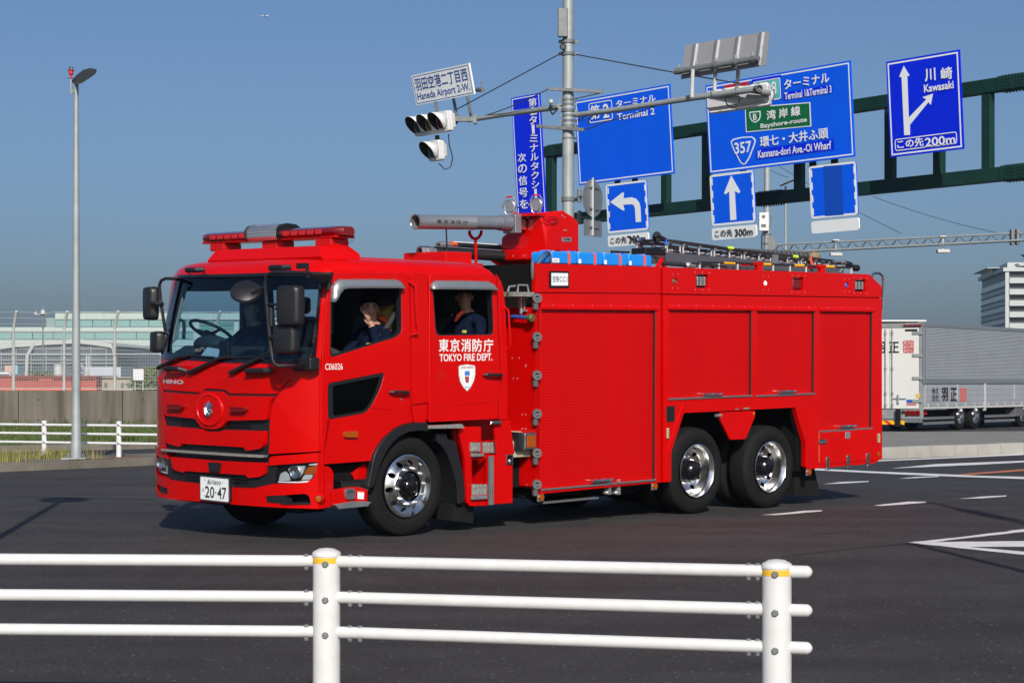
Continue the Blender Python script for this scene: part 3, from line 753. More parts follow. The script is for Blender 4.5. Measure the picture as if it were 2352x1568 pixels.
for cx_, z in ((gp.loc((1763, 453))[0], zb_), (gp.loc((2334, 405))[0], zb_), (gp.loc((2328, 218))[0], zt_), (gp.loc((1272, 325))[0] + .05, zt_)):
    f = lambda x, y, d: gp.p + GA * x + Vector((0, 0, 1)) * y + GN * d
    mb = MB(); mb.prism(rect(cx_ - .62, z - .2, cx_ + .62, z + .2), f, .0, .025)
    mb.prism(rect(cx_ - .62, z + .222, cx_ + .62, z + .245), f, -.40, -.02); mb.build("splice_plate", GGRN, gan, smooth=0)
    mb = MB()
    for g_ in (-1, 1):
        for i in range(3):
            for j in range(4):
                p = f(cx_ + g_ * (.13 + i * .12), z - .15 + j * .1, .025)
                mb.lathe(p, GN, [(0, .026), (.03, .024), (.03, 0)], 6)
    for i in range(9):
        for dd in (.08, .2, .32):
            p = f(cx_ - .48 + i * .12, z + .245, -dd); mb.lathe(p, (0, 0, 1), [(0, .028), (.035, .024), (.035, 0)], 6)
            p = f(cx_ - .48 + i * .12, z - .22, -dd); mb.lathe(p, (0, 0, -1), [(0, .028), (.045, .024), (.045, 0)], 6)
    o = mb.build("bolt_row", GGRN, gan, smooth=0); o["kind"] = "stuff"
for x in (vx[-1] - .2,):
    p = gp.p + GA * x - GN * .2
    mb = MB(); mb.tube([Vector((p.x, p.y, 0)), Vector((p.x, p.y, zt_ + .4))], .35, 20); mb.build("column", GGRN, gan)
# sign brackets
for uv0 in ((1296 + 140, 417), (1296 + 180, 412), (1640, 392), (1725, 385), (1885, 376), (1935, 372)):
    x, y = gp.loc(uv0)
    mb = MB(); mb.prism(rect(x - .14, y - .30, x + .14, y + .6), lambda x, y, d: gp.p + GA * x + Vector((0, 0, 1)) * y + GN * d, .36, .42); mb.build("bracket", GGRN, gan, smooth=0)

# ------------------------------------------------------------------ signal pole with its two arms
PY = 40.0
PX = WP((1305, 0), PY).x
sgp = thing("signal_pole", "thick galvanised signal pole with two long arms rising behind the fire engine", "signal pole", (0, 0, 0))
mb = MB(); mb.tube([(PX, PY, 0), (PX, PY, WP((0, 315), PY).z), (PX, PY, 11.0)], [.135, .121, .112], 24); mb.build("pole", GALV, sgp)
def band(uvy, h_, r_, x0=PX, y0=PY, par=sgp, nm="clamp_band"):
    z = WP((0, uvy), PY).z
    mb = MB(); mb.lathe((x0, y0, z - h_ / 2), (0, 0, 1), [(0, .10), (0, r_), (h_, r_), (h_, .10)], 24)
    for sx in (-1, 1): mb.box((x0 + sx * (r_ + .02), y0, z), (.07, .03, h_ * .9))
    mb.build(nm, GALVD, par)
for v_, h_ in ((96, .07), (124, .07), (230, .05), (240, .05), (254, .06), (266, .05), (278, .05), (292, .09), (318, .03), (458, .09)): band(v_, h_, .145 if h_ > .05 else .128)
mb = MB(); c = WP(q(11, [(1222, 160)])[0], PY - .16); mb.box(c, (.21, .12, .60)); mb.build("steel_box", GALVD, sgp, smooth=0, bevel=.02)
mb = MB(); c = WP(q(11, [(1222, 330)])[0], PY - .15); mb.lathe(c, (0, -1, 0), [(0, .06), (.05, .07), (.07, .05), (.07, 0)], 16); mb.build("cable_entry", BLK, sgp)
def P11(x, y, Y): return WP(q(11, [(x, y)])[0], Y)
def P12(x, y, Y): return WP(q(12, [(x, y)])[0], Y)
def P13(x, y, Y): return WP(q(13, [(x, y)])[0], Y)
aL = [P11(1200, 742, PY), P11(1130, 755, 40.3), P11(800, 800, 41.6), P11(610, 832, 42.3), P11(560, 838, 42.5)]
mb = MB(); mb.tube(aL, [.062, .062, .055, .05, .05], 14); mb.build("left_arm", GALV, sgp)
ZR = 37.2
aR = [P12(100, 222, PY), P12(135, 230, 39.85), P12(500, 180, 38.9), P12(830, 128, 38.1), P13(200, 545, 37.6), P13(600, 490, 36.6), P13(690, 478, 36.4)]
mb = MB(); mb.tube(aR, [.058, .058, .055, .055, .062, .062, .062], 14); mb.build("right_arm", GALV, sgp)
mb = MB()
for a, b, r_ in ((P11(1125, 620, 39.9), P11(1500, 640, 39.7), .045), (P11(1040, 880, 40.1), P11(1370, 905, 39.7), .045)): mb = MB(); mb.tube([a, b], r_, 4); mb.build("cross_bar", GALVD, sgp, smooth=0)
CAB_ = mat("steel_cable", (.07, .075, .08), .5, .5)
def wire(nm, pts, r_=.012, par=None, m=CAB_, sag=0, n=12):
    P = []
    for a, b in zip(pts[:-1], pts[1:]):
        for i in range(n): P.append(a.lerp(b, i / n) - Vector((0, 0, sag * math.sin(math.pi * i / n))))
    P.append(pts[-1]); mb = MB(); mb.tube(P, r_, 6); return mb.build(nm, m, par)
wire("stay_wire", [P11(1205, 375, PY), P11(485, 762, 42.4)], .013, sgp)
wire("stay_wire", [P11(1125, 620, 39.9), P11(620, 825, 42.3)], .011, sgp, sag=.05)
wire("stay_wire", [P11(1310, 380, PY), P13(0, 352, 38.0), P13(540, 445, 36.8)], .013, sgp)
wire("stay_wire", [P12(160, 352, 39.8), P12(350, 290, 39.3), P12(830, 135, 38.1)], .011, sgp, sag=.03)
wire("stay_wire", [P11(1500, 645, 39.7), P11(1305, 690, 39.9)], .011, sgp)
for pts in ([P11(1140, 705, 40.1), P11(1128, 760, 40.1), P11(1150, 800, 40.1), P11(1195, 750, 40)], [P12(125, 270, 39.8), P12(165, 275, 39.8), P12(190, 190, 39.8)], [P12(230, 245, 39.7), P12(208, 312, 39.7)]): wire("cable", pts, .016, sgp, BLK)
mb = MB(); mb.ball(P11(1140, 710, 40.0), .055, 12, 8); mb.build("insulator", WHTB, sgp)
mb = MB(); c = aL[3]; mb.box(c + Vector((-.2, -.02, 0)), (.5, .12, .10)); mb.box(c, (.08, .2, .2)); mb.tube([c + Vector((-.35, -.05, 0)), P11(470, 860, 42.5)], .04, 8); mb.build("arm_bracket", GALVD, sgp, smooth=0)

# street name sign on the left arm
upn = tilt(math.radians(13))
pn = Plane(P11(400, 590, 42.4), GA, upn)
C = [pn.loc(uv) for uv in q(11, [(172, 522), (578, 445), (617, 658), (210, 733)])]
x0 = (C[0][0] + C[3][0]) / 2; x1 = (C[1][0] + C[2][0]) / 2; y1 = (C[0][1] + C[1][1]) / 2; y0 = (C[2][1] + C[3][1]) / 2
nm_ = thing("junction_name_sign", "white sign with blue writing reading Haneda Airport 2-W. above the left signal arm", "junction sign", (0, 0, 0))
panel("board", rect(x0, y0, x1, y1), pn.fn(0), .04, SWHT, nm_, bevel=.006)
NB = mat("name_sign_blue", (.02, .09, .34), .4)
panel("border", rect(x0 + .04, y0 + .03, x1 - .04, y1 - .03), pn.fn(.04), .003, NB, nm_, holes=[rect(x0 + .055, y0 + .045, x1 - .055, y1 - .045)], smooth=0)
mb = MB(); w_ = x1 - x0; h_ = y1 - y0
text(mb, "羽田空港二丁目西", (x0 + .05 * w_, y0 + .47 * h_, x1 - .055 * w_, y1 - .12 * h_), pn.fn(.047), .008)
text(mb, "Haneda Airport 2-W.", (x0 + .05 * w_, y0 + .09 * h_, x1 - .05 * w_, y0 + .40 * h_), pn.fn(.047), .012)
mb.build("lettering", NB, nm_, smooth=0, fix=False)
for x in (335, 465, 565):
    mb = MB(); t_ = P11(x, 700, 42.5); b_ = P11(x + 22, 830, 42.3); mb.tube([t_ + Vector((-.10, .55, .45)), t_ + Vector((0, .25, -.05)), b_], .035, 8); mb.build("strut", GALVD, nm_)
mb = MB(); mb.tube([P11(610, 625, 42.35), P11(665, 628, 41.9)], .05, 12); mb.tube([P11(655, 615, 42), P11(655, 570, 42)], .018, 6); mb.build("lamp_arm", GALVD, nm_)

# traffic lights
def hood_signal(name, label, centre, a, nf, n, lens=.15, group=None, back=False):
    t = thing(name, label, "traffic light", (0, 0, 0), group)
    up = (Vector((0, 0, 1)) - a * a.z).normalized(); nf = (nf - a * nf.dot(a)); nf = nf.normalized(); up = a.cross(nf); up = up if up.z > 0 else -up
    pitch = .42; L_ = pitch * n
    f = lambda x, y, d: centre + a * x + up * y + nf * d
    mb = MB(); mb.prism(rnd(rect(-L_ / 2, -.225, L_ / 2, .225), .06), f, -.10, .06); mb.build("housing", WHT, t, bevel=.02)
    mb = MB(); mb.prism(rnd(rect(-L_ / 2 - .01, -.165, L_ / 2 + .01, .165), .05), f, -.15, -.10); mb.build("back_cover", WHTB, t, bevel=.01)
    cols = [(.05, .30, .24), (.45, .28, .04), (.40, .02, .02)]
    for i in range(n):
        x = -L_ / 2 + pitch * (i + .5)
        mb = MB(); mb.lathe(f(x, 0, .06), nf, [(0, .155), (.015, .155), (.03, .11), (.038, 0)], 24); mb.build("lens", mat("signal_lens_%s" % ("green", "amber", "red")[i % 3 if n > 1 else 0], tuple(c * .25 for c in cols[i % 3 if n > 1 else 0]), .15, coat=.6), t)
        for nm, m_, r0 in (("hood", WHT, .200), ("hood_lining", BLK, .194)):
            mb = MB(); m2 = 22
            for k in range(m2 + 1):
                an = math.radians(-55 + 290 * k / m2)
                ln = .04 + .27 * max(0, math.cos((an - math.radians(90)) * .55)) ** 1.4
                c_, s_ = math.cos(an), math.sin(an)
                mb.v += [tuple(f(x + c_ * r0, s_ * r0, .055)), tuple(f(x + c_ * r0, s_ * r0, .06 + ln * .5)), tuple(f(x + c_ * r0 * 1.02, s_ * r0 * 1.02, .06 + ln))]
            for k in range(m2):
                for j in range(2): b = k * 3 + j; mb.f.append((b, b + 3, b + 4, b + 1))
            o = mb.build(nm, m_, t, smooth=60)
            if nm == "hood": so = o.modifiers.new("s", 'SOLIDIFY'); so.thickness = .004; so.offset = 1
    return t, f
SLX = P11(315, 862, 42.0)
t_, f_ = hood_signal("traffic_light", "white three lamp traffic light with black hoods hanging at the end of the left arm", SLX, GA, (GN + Vector((0, 0, -.10))).normalized(), 3)
t2, f2 = hood_signal("traffic_light", "single lamp white traffic light under the three lamp one on the left arm", P11(335, 1050, 42.0), GA, (GN + Vector((0, 0, -.10))).normalized(), 1)
mb = MB(); mb.tube([P11(345, 945, 42.1), P11(350, 985, 42.1)], .05, 8); mb.build("hanger", BLK, t2)
wire("cable", [P11(425, 935, 42.1), P11(430, 1010, 42.1), P11(455, 1100, 42.1), P11(440, 1165, 42.1), P11(400, 1182, 42.1), P11(358, 1140, 42.1)], .012, t_, BLK, n=4)
a_ = (P13(745, 515, 36.5) - P13(320, 575, 37.1)).normalized(); back = Vector((.12, .98, -.05))
t3, f3 = hood_signal("traffic_light", "white traffic light seen from behind at the tip of the right arm", P13(540, 548, 37.15), a_, back, 3)
mb = MB(); f = f3; mb.prism(rnd(rect(-.62, -.14, .62, .17), .04), f, -.19, -.15); mb.build("rear_door", mat("signal_back_grey", (.45, .45, .46), .5, var=.06), t3, bevel=.01)
wire("cable", [P13(430, 540, 36.9), P13(450, 590, 36.9), P13(490, 618, 36.9), P13(525, 600, 36.9), P13(540, 545, 36.9), P13(520, 515, 36.9)], .012, t3, BLK, n=4)
mb = MB(); mb.tube([P13(600, 490, 36.7), P13(690, 505, 36.6), P13(755, 512, 36.6)], .05, 8); mb.lathe(P13(655, 480, 36.45), (P13(670, 478, 36.3) - P13(640, 482, 36.5)), [(0, .07), (.15, .07), (.15, .055), (.02, .055)], 16); mb.build("end_bracket", GALVD, t3)
for (x, y, Y) in ((208, 545, 37.6), (350, 520, 37.2), (520, 500, 36.8)):
    mb = MB(); mb.tube([P13(x - 12, y - 4, Y), P13(x + 12, y - 8, Y)], .075, 14); mb.build("clamp", GALVD, sgp)

# the sign on the right arm, seen from behind
bk = thing("back_facing_sign", "grey back of a sign with four bright ribs standing above the right signal arm", "road sign", (0, 0, 0))
a_ = (P13(740, 80, 36.6) - P13(152, 183, 37.8)); ub = (P13(152, 183, 37.8) - P13(130, 415, 37.6)); 
o_ = P13(130, 415, 37.6); w_ = a_.length; h_ = ub.length; a_.normalize(); ub = (ub - a_ * ub.dot(a_)).normalized(); nn = a_.cross(ub); nn = nn if nn.y < 0 else -nn
f = lambda x, y, d: o_ + a_ * x + ub * y + nn * d
panel("board", rect(0, 0, w_, h_), f, .012, mat("sign_back_grey", (.30, .30, .30), .5, .3, var=.05), bk)
for t_x in (.13, .39, .64, .91):
    mb = MB(); mb.prism([(w_ * t_x - .06, 0), (w_ * t_x - .03, .045), (w_ * t_x + .03, .045), (w_ * t_x + .06, 0)], lambda x, d, y: f(x, .02 + y * (h_ - .04), .013 + d), 0, 1); mb.build("rib", ALU, bk, smooth=0)
r0 = P13(85, 362, 37.55); r1 = P13(672, 268, 36.35)
mb = MB(); mb.tube([r0, r1], .058, 14); mb.build("support_pipe", GALVD, bk)
for t_x in (.05, .27, .5, .73, .93):
    c = r0.lerp(r1, t_x); mb = MB(); mb.lathe(c - (r1 - r0).normalized() * .03, (r1 - r0), [(0, .05), (0, .07), (.06, .07), (.06, .05)], 14); mb.box(c + Vector((0, .02, .08)), (.05, .05, .12)); mb.build("clamp", GALVD, bk, smooth=0)
for x, y0_, x2, y2 in ((212, 345, 205, 540), (372, 320, 362, 512), (530, 300, 522, 480)):
    mb = MB(); mb.tube([P13(x, y0_, 37.2), P13(x2, y2, 37.2)], .038, 8); mb.build("strut", WHTB, bk)
# round sign and plate on the pole, from behind
rs = thing("round_road_sign", "back of a round sign and small plate clamped to the right of the signal pole", "road sign", (0, 0, 0))
dS = Vector((.56, .83, 0)).normalized(); c = P12(250, 928, 39.4); ups = Vector((0, 0, 1))
nS = dS.cross(ups).normalized(); nS = nS if nS.y < 0 else -nS
f = lambda x, y, d: c + dS * x + ups * y + nS * d
panel("disc", circ(0, 0, .385, 40), f, .012, ALU, rs)
panel("plate", rnd(rect(-.34, -.78, .36, -.45), .04), f, .012, ALU, rs)
mb = MB(); mb.tube([f(-.03, .42, -.04) + nS * .07, f(-.03, -.77, -.04) + nS * .07], .032, 12); mb.build("rib", CHROME, rs)
for yy in (.22, -.22, -.60):
    mb = MB(); mb.tube([f(-.15, yy, .03), f(.2, yy, .03)], .02, 4); mb.build("clip", GALVD, rs, smooth=0)
for yv in (905, 1080):
    a = P12(110, yv + 30, 39.95); mb = MB(); mb.tube([a, P12(145, yv + 5, 39.7), P12(232, yv + 15, 39.4)], .022, 8); mb.tube([P12(140, yv - 50, 39.75), P12(140, yv + 55, 39.75)], .045, 12); mb.build("bracket", GALVD, rs)

# second pole, lamp post behind, lattice arm, wires
P2 = thing("far_signal_pole", "galvanised pole behind the gantry holding the lattice arm and a white box", "signal pole", (0, 0, 0))
Y2 = 82.0; X2 = WP((1761.8, 0), Y2).x
mb = MB(); mb.tube([(X2, Y2, 0), (X2, Y2, WP((0, 250), Y2).z)], [.155, .125], 18); mb.build("pole", GALV, P2)
def Z8(x, y): return ((3000 + x / 4.355) * .5742, (640 + y / 4.355) * .5742)
mb = MB(); c = WP(Z8(240, 1078), Y2 - .22); mb.box(c, (.42, .2, .78)); mb.build("control_box", WHT, P2, smooth=0, bevel=.02)
mb = MB(); mb.lathe(c + Vector((-.02, -.105, .22)), (0, -1, 0), [(0, 0), (0, .07), (.02, .07), (.02, 0)], 16); mb.box(c + Vector((-.02, -.11, -.17)), (.2, .02, .12)); mb.build("vent", GREY, P2)
wire("cable", [WP(Z8(358, 965), Y2 - .1), WP(Z8(378, 1010), Y2 - .1), WP(Z8(345, 1160), Y2 - .15), WP(Z8(290, 1245), Y2 - .2), WP(Z8(240, 1190), Y2 - .2)], .02, P2, GALVD, n=3)
wire("cable", [WP(Z8(210, 1180), Y2 - .2), WP(Z8(230, 1260), Y2 - .2), WP(Z8(205, 1320), Y2 - .2), WP(Z8(205, 1560), Y2 - .2)], .03, P2, BLK, n=3)
for yv in (1310, 1470): 
    z = WP(Z8(0, yv), Y2).z; mb = MB(); mb.lathe((X2, Y2, z), (0, 0, 1), [(0, .1), (0, .17), (.06, .17), (.06, .1)], 18); mb.build("clamp_band", GALVD, P2)
mb = MB(); c = WP(Z8(370, 1490), Y2 - .05); mb.box(c, (.35, .25, .75)); mb.build("arm_flange", GALVD, P2, smooth=0, bevel=.01)
tr = []
dT = Vector((.85, -.527, 0)).normalized()
A0 = WP((1770, 571), Y2)
def tp_(uv):
    k = (uv[0] - CX) / F; t = (k * A0.y - A0.x) / (dT.x - k * dT.y); p = A0 + dT * t
    return Vector((p.x, p.y, CH + (V0 - uv[1]) / F * p.y)), t
e0, t0 = tp_((1800, 561)); e1, t1 = tp_((2352, 535)); g0, _ = tp_((1800, 580)); g1, _ = tp_((2352, 552))
ex = lambda a, b, k: a + (b - a) * k
K = 1.6
nrm = Vector((dT.y, -dT.x, 0)) * .16
tops = [ex(e0, e1, -.05) , ex(e0, e1, K)]; bot = [ex(g0, g1, -.05), ex(g0, g1, K)]
mb = MB(); mb.tube([tops[0], tops[1]], .04, 8); mb.build("lattice_chord", GALV, P2)
for sgn in (-1, 1):
    mb = MB(); mb.tube([bot[0] + nrm * sgn, bot[1] + nrm * sgn], .04, 8); mb.build("lattice_chord", GALV, P2)
nB = 26
for i in range(nB):
    a = bot[0].lerp(bot[1], i / nB); b = tops[0].lerp(tops[1], (i + .5) / nB); c = bot[0].lerp(bot[1], (i + 1) / nB)
    for sgn in (-1, 1):
        mb = MB(); mb.tube([a + nrm * sgn, b], .018, 6); mb.build("lattice_brace", GALVD, P2)
        mb = MB(); mb.tube([b, c + nrm * sgn], .018, 6); mb.build("lattice_brace", GALVD, P2)
for uv in ((1920, 568), (2166, 560)):
    p, _ = tp_(uv); mb = MB(); mb.tube([p + Vector((0, 0, .28)), p + Vector((0, 0, -.25))], .03, 6); mb.box(p + Vector((0, 0, -.3)), (.5, .35, .14)); mb.box(p + Vector((0, 0, .3)), (.3, .2, .06)); mb.build("detector", WHTB, P2, smooth=0, bevel=.02)
p, _ = tp_((2324, 545)); mb = MB(); mb.box(p, (.12, .3, .62)); mb.box(p + dT * .22, (.12, .3, .62)); mb.build("splice", GALVD, P2, smooth=0, bevel=.02)
wires = tag(bpy.data.objects.new("overhead_wire", None), "thin overhead wires sloping down to the lattice arm at right", "wires"); COL.objects.link(wires)
for uvs in (((2005, 452), (2285, 534)), ((1740, 370), (1812, 408)), ((1790, 382), (2070, 536))):
    wire("wire", [tp_(uvs[0])[0], tp_(uvs[1])[0]], .012, wires, sag=.1)
L2 = thing("lamp_post", "thin distant lamp post beside the far pole, its head behind the gantry", "lamp post", (0, 0, 0))
Y3 = 100.; X3 = WP((1804.5, 0), Y3).x; z3 = WP((0, 428), Y3).z
mb = MB(); mb.tube([(X3, Y3, 0), (X3, Y3, z3)], [.09, .06], 12); mb.build("pole", GALV, L2)
mb = MB(); rows = []
ha, hb = WP((1792, 426), Y3), WP((1830, 410), Y3 - 1)
for i in range(7):
    t = i / 6; w_ = .32 * math.sin(math.pi * (.15 + .75 * t)) ; c = ha.lerp(hb, t)
    for p in (c + Vector((.05, w_, 0)), c + Vector((0, 0, .07)), c - Vector((.05, w_, 0)), c - Vector((0, 0, .07))): mb.v.append(tuple(p))
for i in range(6):
    for k in range(4): mb.f.append((i * 4 + k, i * 4 + (k + 1) % 4, i * 4 + 4 + (k + 1) % 4, i * 4 + 4 + k))
mb.f += [(0, 1, 2, 3), (27, 26, 25, 24)]
mb.build("lamp_head", WHTB, L2)

# aeroplane far off
ap = thing("aeroplane", "tiny white airliner flying far off in the upper left sky", "aeroplane", (0, 0, 0))
c = WP(((1020 + 1150 / 29.4) * .5742, (40 + 710 / 29.4) * .5742), 3200.)
U = 3200 / F * .5742 / 29.4
mb = MB(); mb.tube([c + Vector((x * U, 0, -y * U)) for x, y in ((-480, -40), (-430, -35), (-300, -25), (0, 0), (280, 15), (380, 5))], [r_ * U for r_ in (5, 28, 38, 38, 34, 8)], 12); mb.build("fuselage", WHT, ap)
mb = MB(); mb.add([c + Vector((x * U, y, -z * U)) for x, y, z in ((-80, -2, 10), (60, -2, 10), (150, -16, 60), (100, -16, 58))], [(0, 1, 2, 3)]); mb.add([c + Vector((x * U, y, -z * U)) for x, y, z in ((-80, 2, 10), (60, 2, 10), (150, 16, 60), (100, 16, 58))], [(0, 1, 2, 3)]); o = mb.build("wing", GALVD, ap, smooth=0); so = o.modifiers.new("s", 'SOLIDIFY'); so.thickness = .4
mb = MB(); mb.add([c + Vector((x * U, 0, -z * U)) for x, z in ((280, 0), (400, 0), (460, -110), (400, -110))], [(0, 1, 2, 3)]); o = mb.build("tail_fin", WHT, ap, smooth=0); so = o.modifiers.new("s", 'SOLIDIFY'); so.thickness = .4
RAILW = mat("guard_rail_white", (.66, .66, .65), .35, coat=.2, col2=(.59, .58, .555), vscale=12)
# ------------------------------------------------------------------ foreground barrier
fb = thing("pipe_guard_rail", "white three pipe guard rail with yellow banded posts in the foreground", "guard rail", (0, 0, 0))
rr = .1143 / 2
pA = Vector(((750 - CX) / F * 7.96, 7.96, 0)); pB = Vector(((1784 - CX) / F * 7.42, 7.42, 0))
tops_ = []
for p, vt, vb, cap in ((pA, 1255, 1270, 0), (pB, 1281, 1298, 0)):
    k = F / p.y
    z = lambda v, y=p.y: CH + (V0 - v) / F * y
    zt0 = z(vt)
    mb = MB(); mb.tube([Vector((p.x, p.y, .1)), Vector((p.x, p.y, zt0 - .035))], rr, 40, caps=False); mb.build("post", RAILW, fb, smooth=60)
    mb = MB(); mb.lathe((p.x, p.y, zt0 - .038), (0, 0, 1), [(0, rr), (0, rr + .0025), (.014, rr + .0025), (.02, rr - .004), (.031, rr * .55), (.035, 0)], 40); mb.build("post_cap", RAILW, fb, smooth=50)
    mb = MB(); mb.tube([Vector((p.x, p.y, zt0 - .066)), Vector((p.x, p.y, zt0 - .042))], rr + .0008, 40, caps=False); mb.build("reflective_band", YEL, fb, smooth=60)
    tops_.append((p, zt0))
RZ = {0: (1286, 1368, 1448)}
def zA(v): return CH + (V0 - v) / F * 7.96
def zB(v): return CH + (V0 - v) / F * 7.42
RA = [zA(v) for v in (1288, 1370, 1450)]; RB_ = [zB(v) for v in (1311, 1399, 1485)]
pr = .0243
dAB = (pB - pA)
off = Vector((.28, .96, 0)).normalized() * 0.0
for i in range(3):
    a = Vector((pA.x, pA.y, RA[i])); b = Vector((pB.x, pB.y, RB_[i])); e = (b - a); L_ = e.length; e = e.normalized()
    mb = MB(); mb.tube([a + e * .03, b + e * .115], pr, 24)
    mb.lathe(b + e * .115, e, [(0, pr), (.008, pr * .93), (.016, pr * .7), (.022, pr * .35), (.024, 0)], 24); mb.build("rail_pipe", RAILW, fb, smooth=60)
    zl = CH + (V0 - (1285, 1367, 1446)[i]) / F * 7.99
    l0 = Vector((WP((-260, 0), 8.05).x, 8.05, zl)); mb = MB(); mb.tube([l0, a - e * .03], pr, 24); mb.build("rail_pipe", RAILW, fb, smooth=60)
    for c, s_ in ((a + e * .105, 1), (a + e * .15, 1), (a + (l0 - a).normalized() * .085, 1), (b - e * .075, 1), (b - e * .11, 1)):
        for sg in (1, -1):
            mb = MB(); mb.lathe(c + Vector((0, 0, sg * (pr - .003))), (0, 0, sg), [(0, .011), (.006, .0105), (.009, .007), (.0095, 0)] if sg > 0 else [(0, .0115), (.008, .0115), (.0081, .009), (.014, .009), (.0141, 0)], 10); mb.build("clamp_bolt", GALVD, fb)
    for pp, z_, k in ((pA, RA[i], 1), (pB, RB_[i], 1)):
        d = (Vector((0, 0, 0)) - Vector((pp.x, pp.y, 0))).normalized(); d = (d + Vector((-.10 if pp is pA else -.12, 0, 0))).normalized()
        c = Vector((pp.x, pp.y, z_ - .008)) + d * (rr - .002)
        mb = MB(); mb.lathe(c, d, [(0, .015), (.004, .015), (.0042, .0125), (.011, .0115), (.0112, 0)], 6 if i != 9 else 12); mb.build("post_bolt", GALVD, fb, smooth=0, bevel=.0012)

# ------------------------------------------------------------------ trailer truck far right
TY = 57.0
tc0 = Vector(((2120 - CX) / F * TY, TY, 0))
ts = Vector((.60, .80, 0)).normalized(); tb = Vector((-ts.y, ts.x, 0))
def tz(v, Y=TY): return CH + (V0 - v) / F * Y
TRM = Matrix(((ts.x, tb.x, 0, tc0.x), (ts.y, tb.y, 0, tc0.y), (0, 0, 1, 0), (0, 0, 0, 1)))
TRI = TRM.inverted()
def tl(uv, ax, val):
    o = TRI @ Vector((0, 0, CH)); d = TRI.to_3x3() @ Vector(((uv[0] - CX) / F, 1, (V0 - uv[1]) / F))
    p = o + d * ((val - o[ax]) / d[ax]); return p
trk = thing("box_lorry", "white and silver wing body lorry parked behind the right pavement", "lorry", M=TRM)
zt1 = tz(741); zb1 = tz(602.9 + .25634 * 1310)
LEN = 11.5; WID = 2.45
mb = MB(); mb.bb((.04, .04, zb1), (LEN, WID - .04, zt1 - .02)); mb.build("box_body", WHTB, trk, bevel=.02)
# rear face: frame and two doors (rear is x = 0 plane, facing -x)
def RFc(pts): return [(p.y, p.z) for p in (tl(uv, 0, 0) for uv in q(15, pts))]
rf = lambda x, y, d: (.035 - d, x, y)
FRM = mat("lorry_frame_grey", (.36, .36, .36), .5, .3, var=.2, vscale=5)
LW = mat("lorry_white", (.74, .73, .68), .4, coat=.3, var=.05, vscale=1.5)
panel("rear_frame", rect(0, zb1 - .3, WID, zt1), rf, .03, FRM, trk, holes=[rect(.12, zb1 - .02, WID - .12, zt1 - .13)])
ysp = RFc([(140, 900)])[0][0]
for y0_, y1_ in ((.14, ysp - .012), (ysp + .012, WID - .14)):
    d = panel("rear_door", rect(y0_, zb1, y1_, zt1 - .15), rf, .045, LW, trk, bevel=.008)
    if y0_ < .2:
        for yy in (630, 832, 1036, 1240):
            z = RFc([(400, yy)])[0][1]; mb = MB(); mb.bb((-.035, .02, z - .05), (-.01, .34, z + .05)); mb.build("hinge", GALV, d, smooth=0, bevel=.01)
        z = RFc([(215, 1218)])[0][1]; mb = MB(); mb.tube([(-.03, ysp - .55, z), (-.03, ysp - .08, z)], .018, 6); mb.tube([(-.04, ysp - .3, z + .12), (-.04, ysp - .3, z - .15)], .03, 8); mb.build("latch", GALV, d)
for yy in (ysp - .1, ysp + .12, WID - .3):
    mb = MB(); mb.tube([(-.035, yy, zb1 + .02), (-.035, yy, zt1 - .17)], .017, 8)
    for z in (zb1 + .1, zb1 + .45, zb1 + 1.2, zt1 - .3): mb.box((-.03, yy, z), (.03, .06, .09))
    mb.build("lock_rod", ALU, trk)
def rtext(mb, w_, x0_, y0_, x1_, y1_, bold):
    A = RFc([(x0_, y0_), (x1_, y1_)]); xa, xb = A[0][0], A[1][0]
    text(mb, w_, (-max(xa, xb), min(A[0][1], A[1][1]), -min(xa, xb), max(A[0][1], A[1][1])), lambda x, y: (-.016, -x, y), bold)
mb = MB(); rtext(mb, "羽", 15, 712, 100, 808, .022); rtext(mb, "正", 138, 712, 224, 806, .022); mb.build("lettering", BVIN, trk, smooth=0, fix=False)
STP = mat("stamp_red", (.62, .12, .11), .5)
A = RFc([(265, 703), (356, 802)]); xa, xb = min(A[0][0], A[1][0]), max(A[0][0], A[1][0]); za, zb_2 = min(A[0][1], A[1][1]), max(A[0][1], A[1][1])
panel("seal_mark", rnd(rect(xa, za, xb, zb_2), .03), lambda x, y, d: (-.012 - d, x, y), .002, STP, trk, holes=[rnd(rect(xa + .02, za + .02, xb - .02, zb_2 - .02), .02)], smooth=0)
mb = MB()
for i, wd in enumerate(("安全運", "転実施", "中会社")):
    for j, ch in enumerate(wd):
        x_c = xa + (xb - xa) * (i + .5) / 3; z_c = zb_2 - (zb_2 - za) * (j + .5) / 3
        text(mb, ch, (-x_c - .075, z_c - .085, -x_c + .075, z_c + .085), lambda x, y: (-.016, -x, y), .01)
mb.build("seal_lettering", STP, trk, smooth=0, fix=False)
for (xx, yy, w_, h_, m_, nm) in ((338, 1242, .32, .10, mat("sticker_blue", (.03, .10, .45), .4), "sticker"), (338, 1270, .32, .05, STP, "sticker"), (396, 1192, .13, .13, mat("sticker_yellow", (.7, .5, .12), .5), "sticker"), (335, 606, .40, .06, CHAS, "maker_plate")):
    c_ = RFc([(xx, yy)])[0]; mb = MB(); mb.box((-.016, c_[0], c_[1]), (.006, w_, h_)); mb.build(nm, m_, trk, smooth=0)
zc = RFc([(340, 1345)])[0][1]
for k, xx in enumerate((305, 350, 394)):
    c_ = RFc([(xx, 1347)])[0]; mb = MB(); mb.box((-.02, c_[0], c_[1]), (.05, .15, .15)); mb.build("tail_light", REDL, trk, bevel=.02)
mb = MB(); c_ = RFc([(264, 1338)])[0]; mb.lathe((0, c_[0], c_[1]), (-1, 0, 0), [(0, .05), (.03, .05), (.03, .03), (0, .03)], 14); mb.build("ring_hook", CHAS, trk)
c_ = RFc([(350, 563)])[0]; mb = MB()
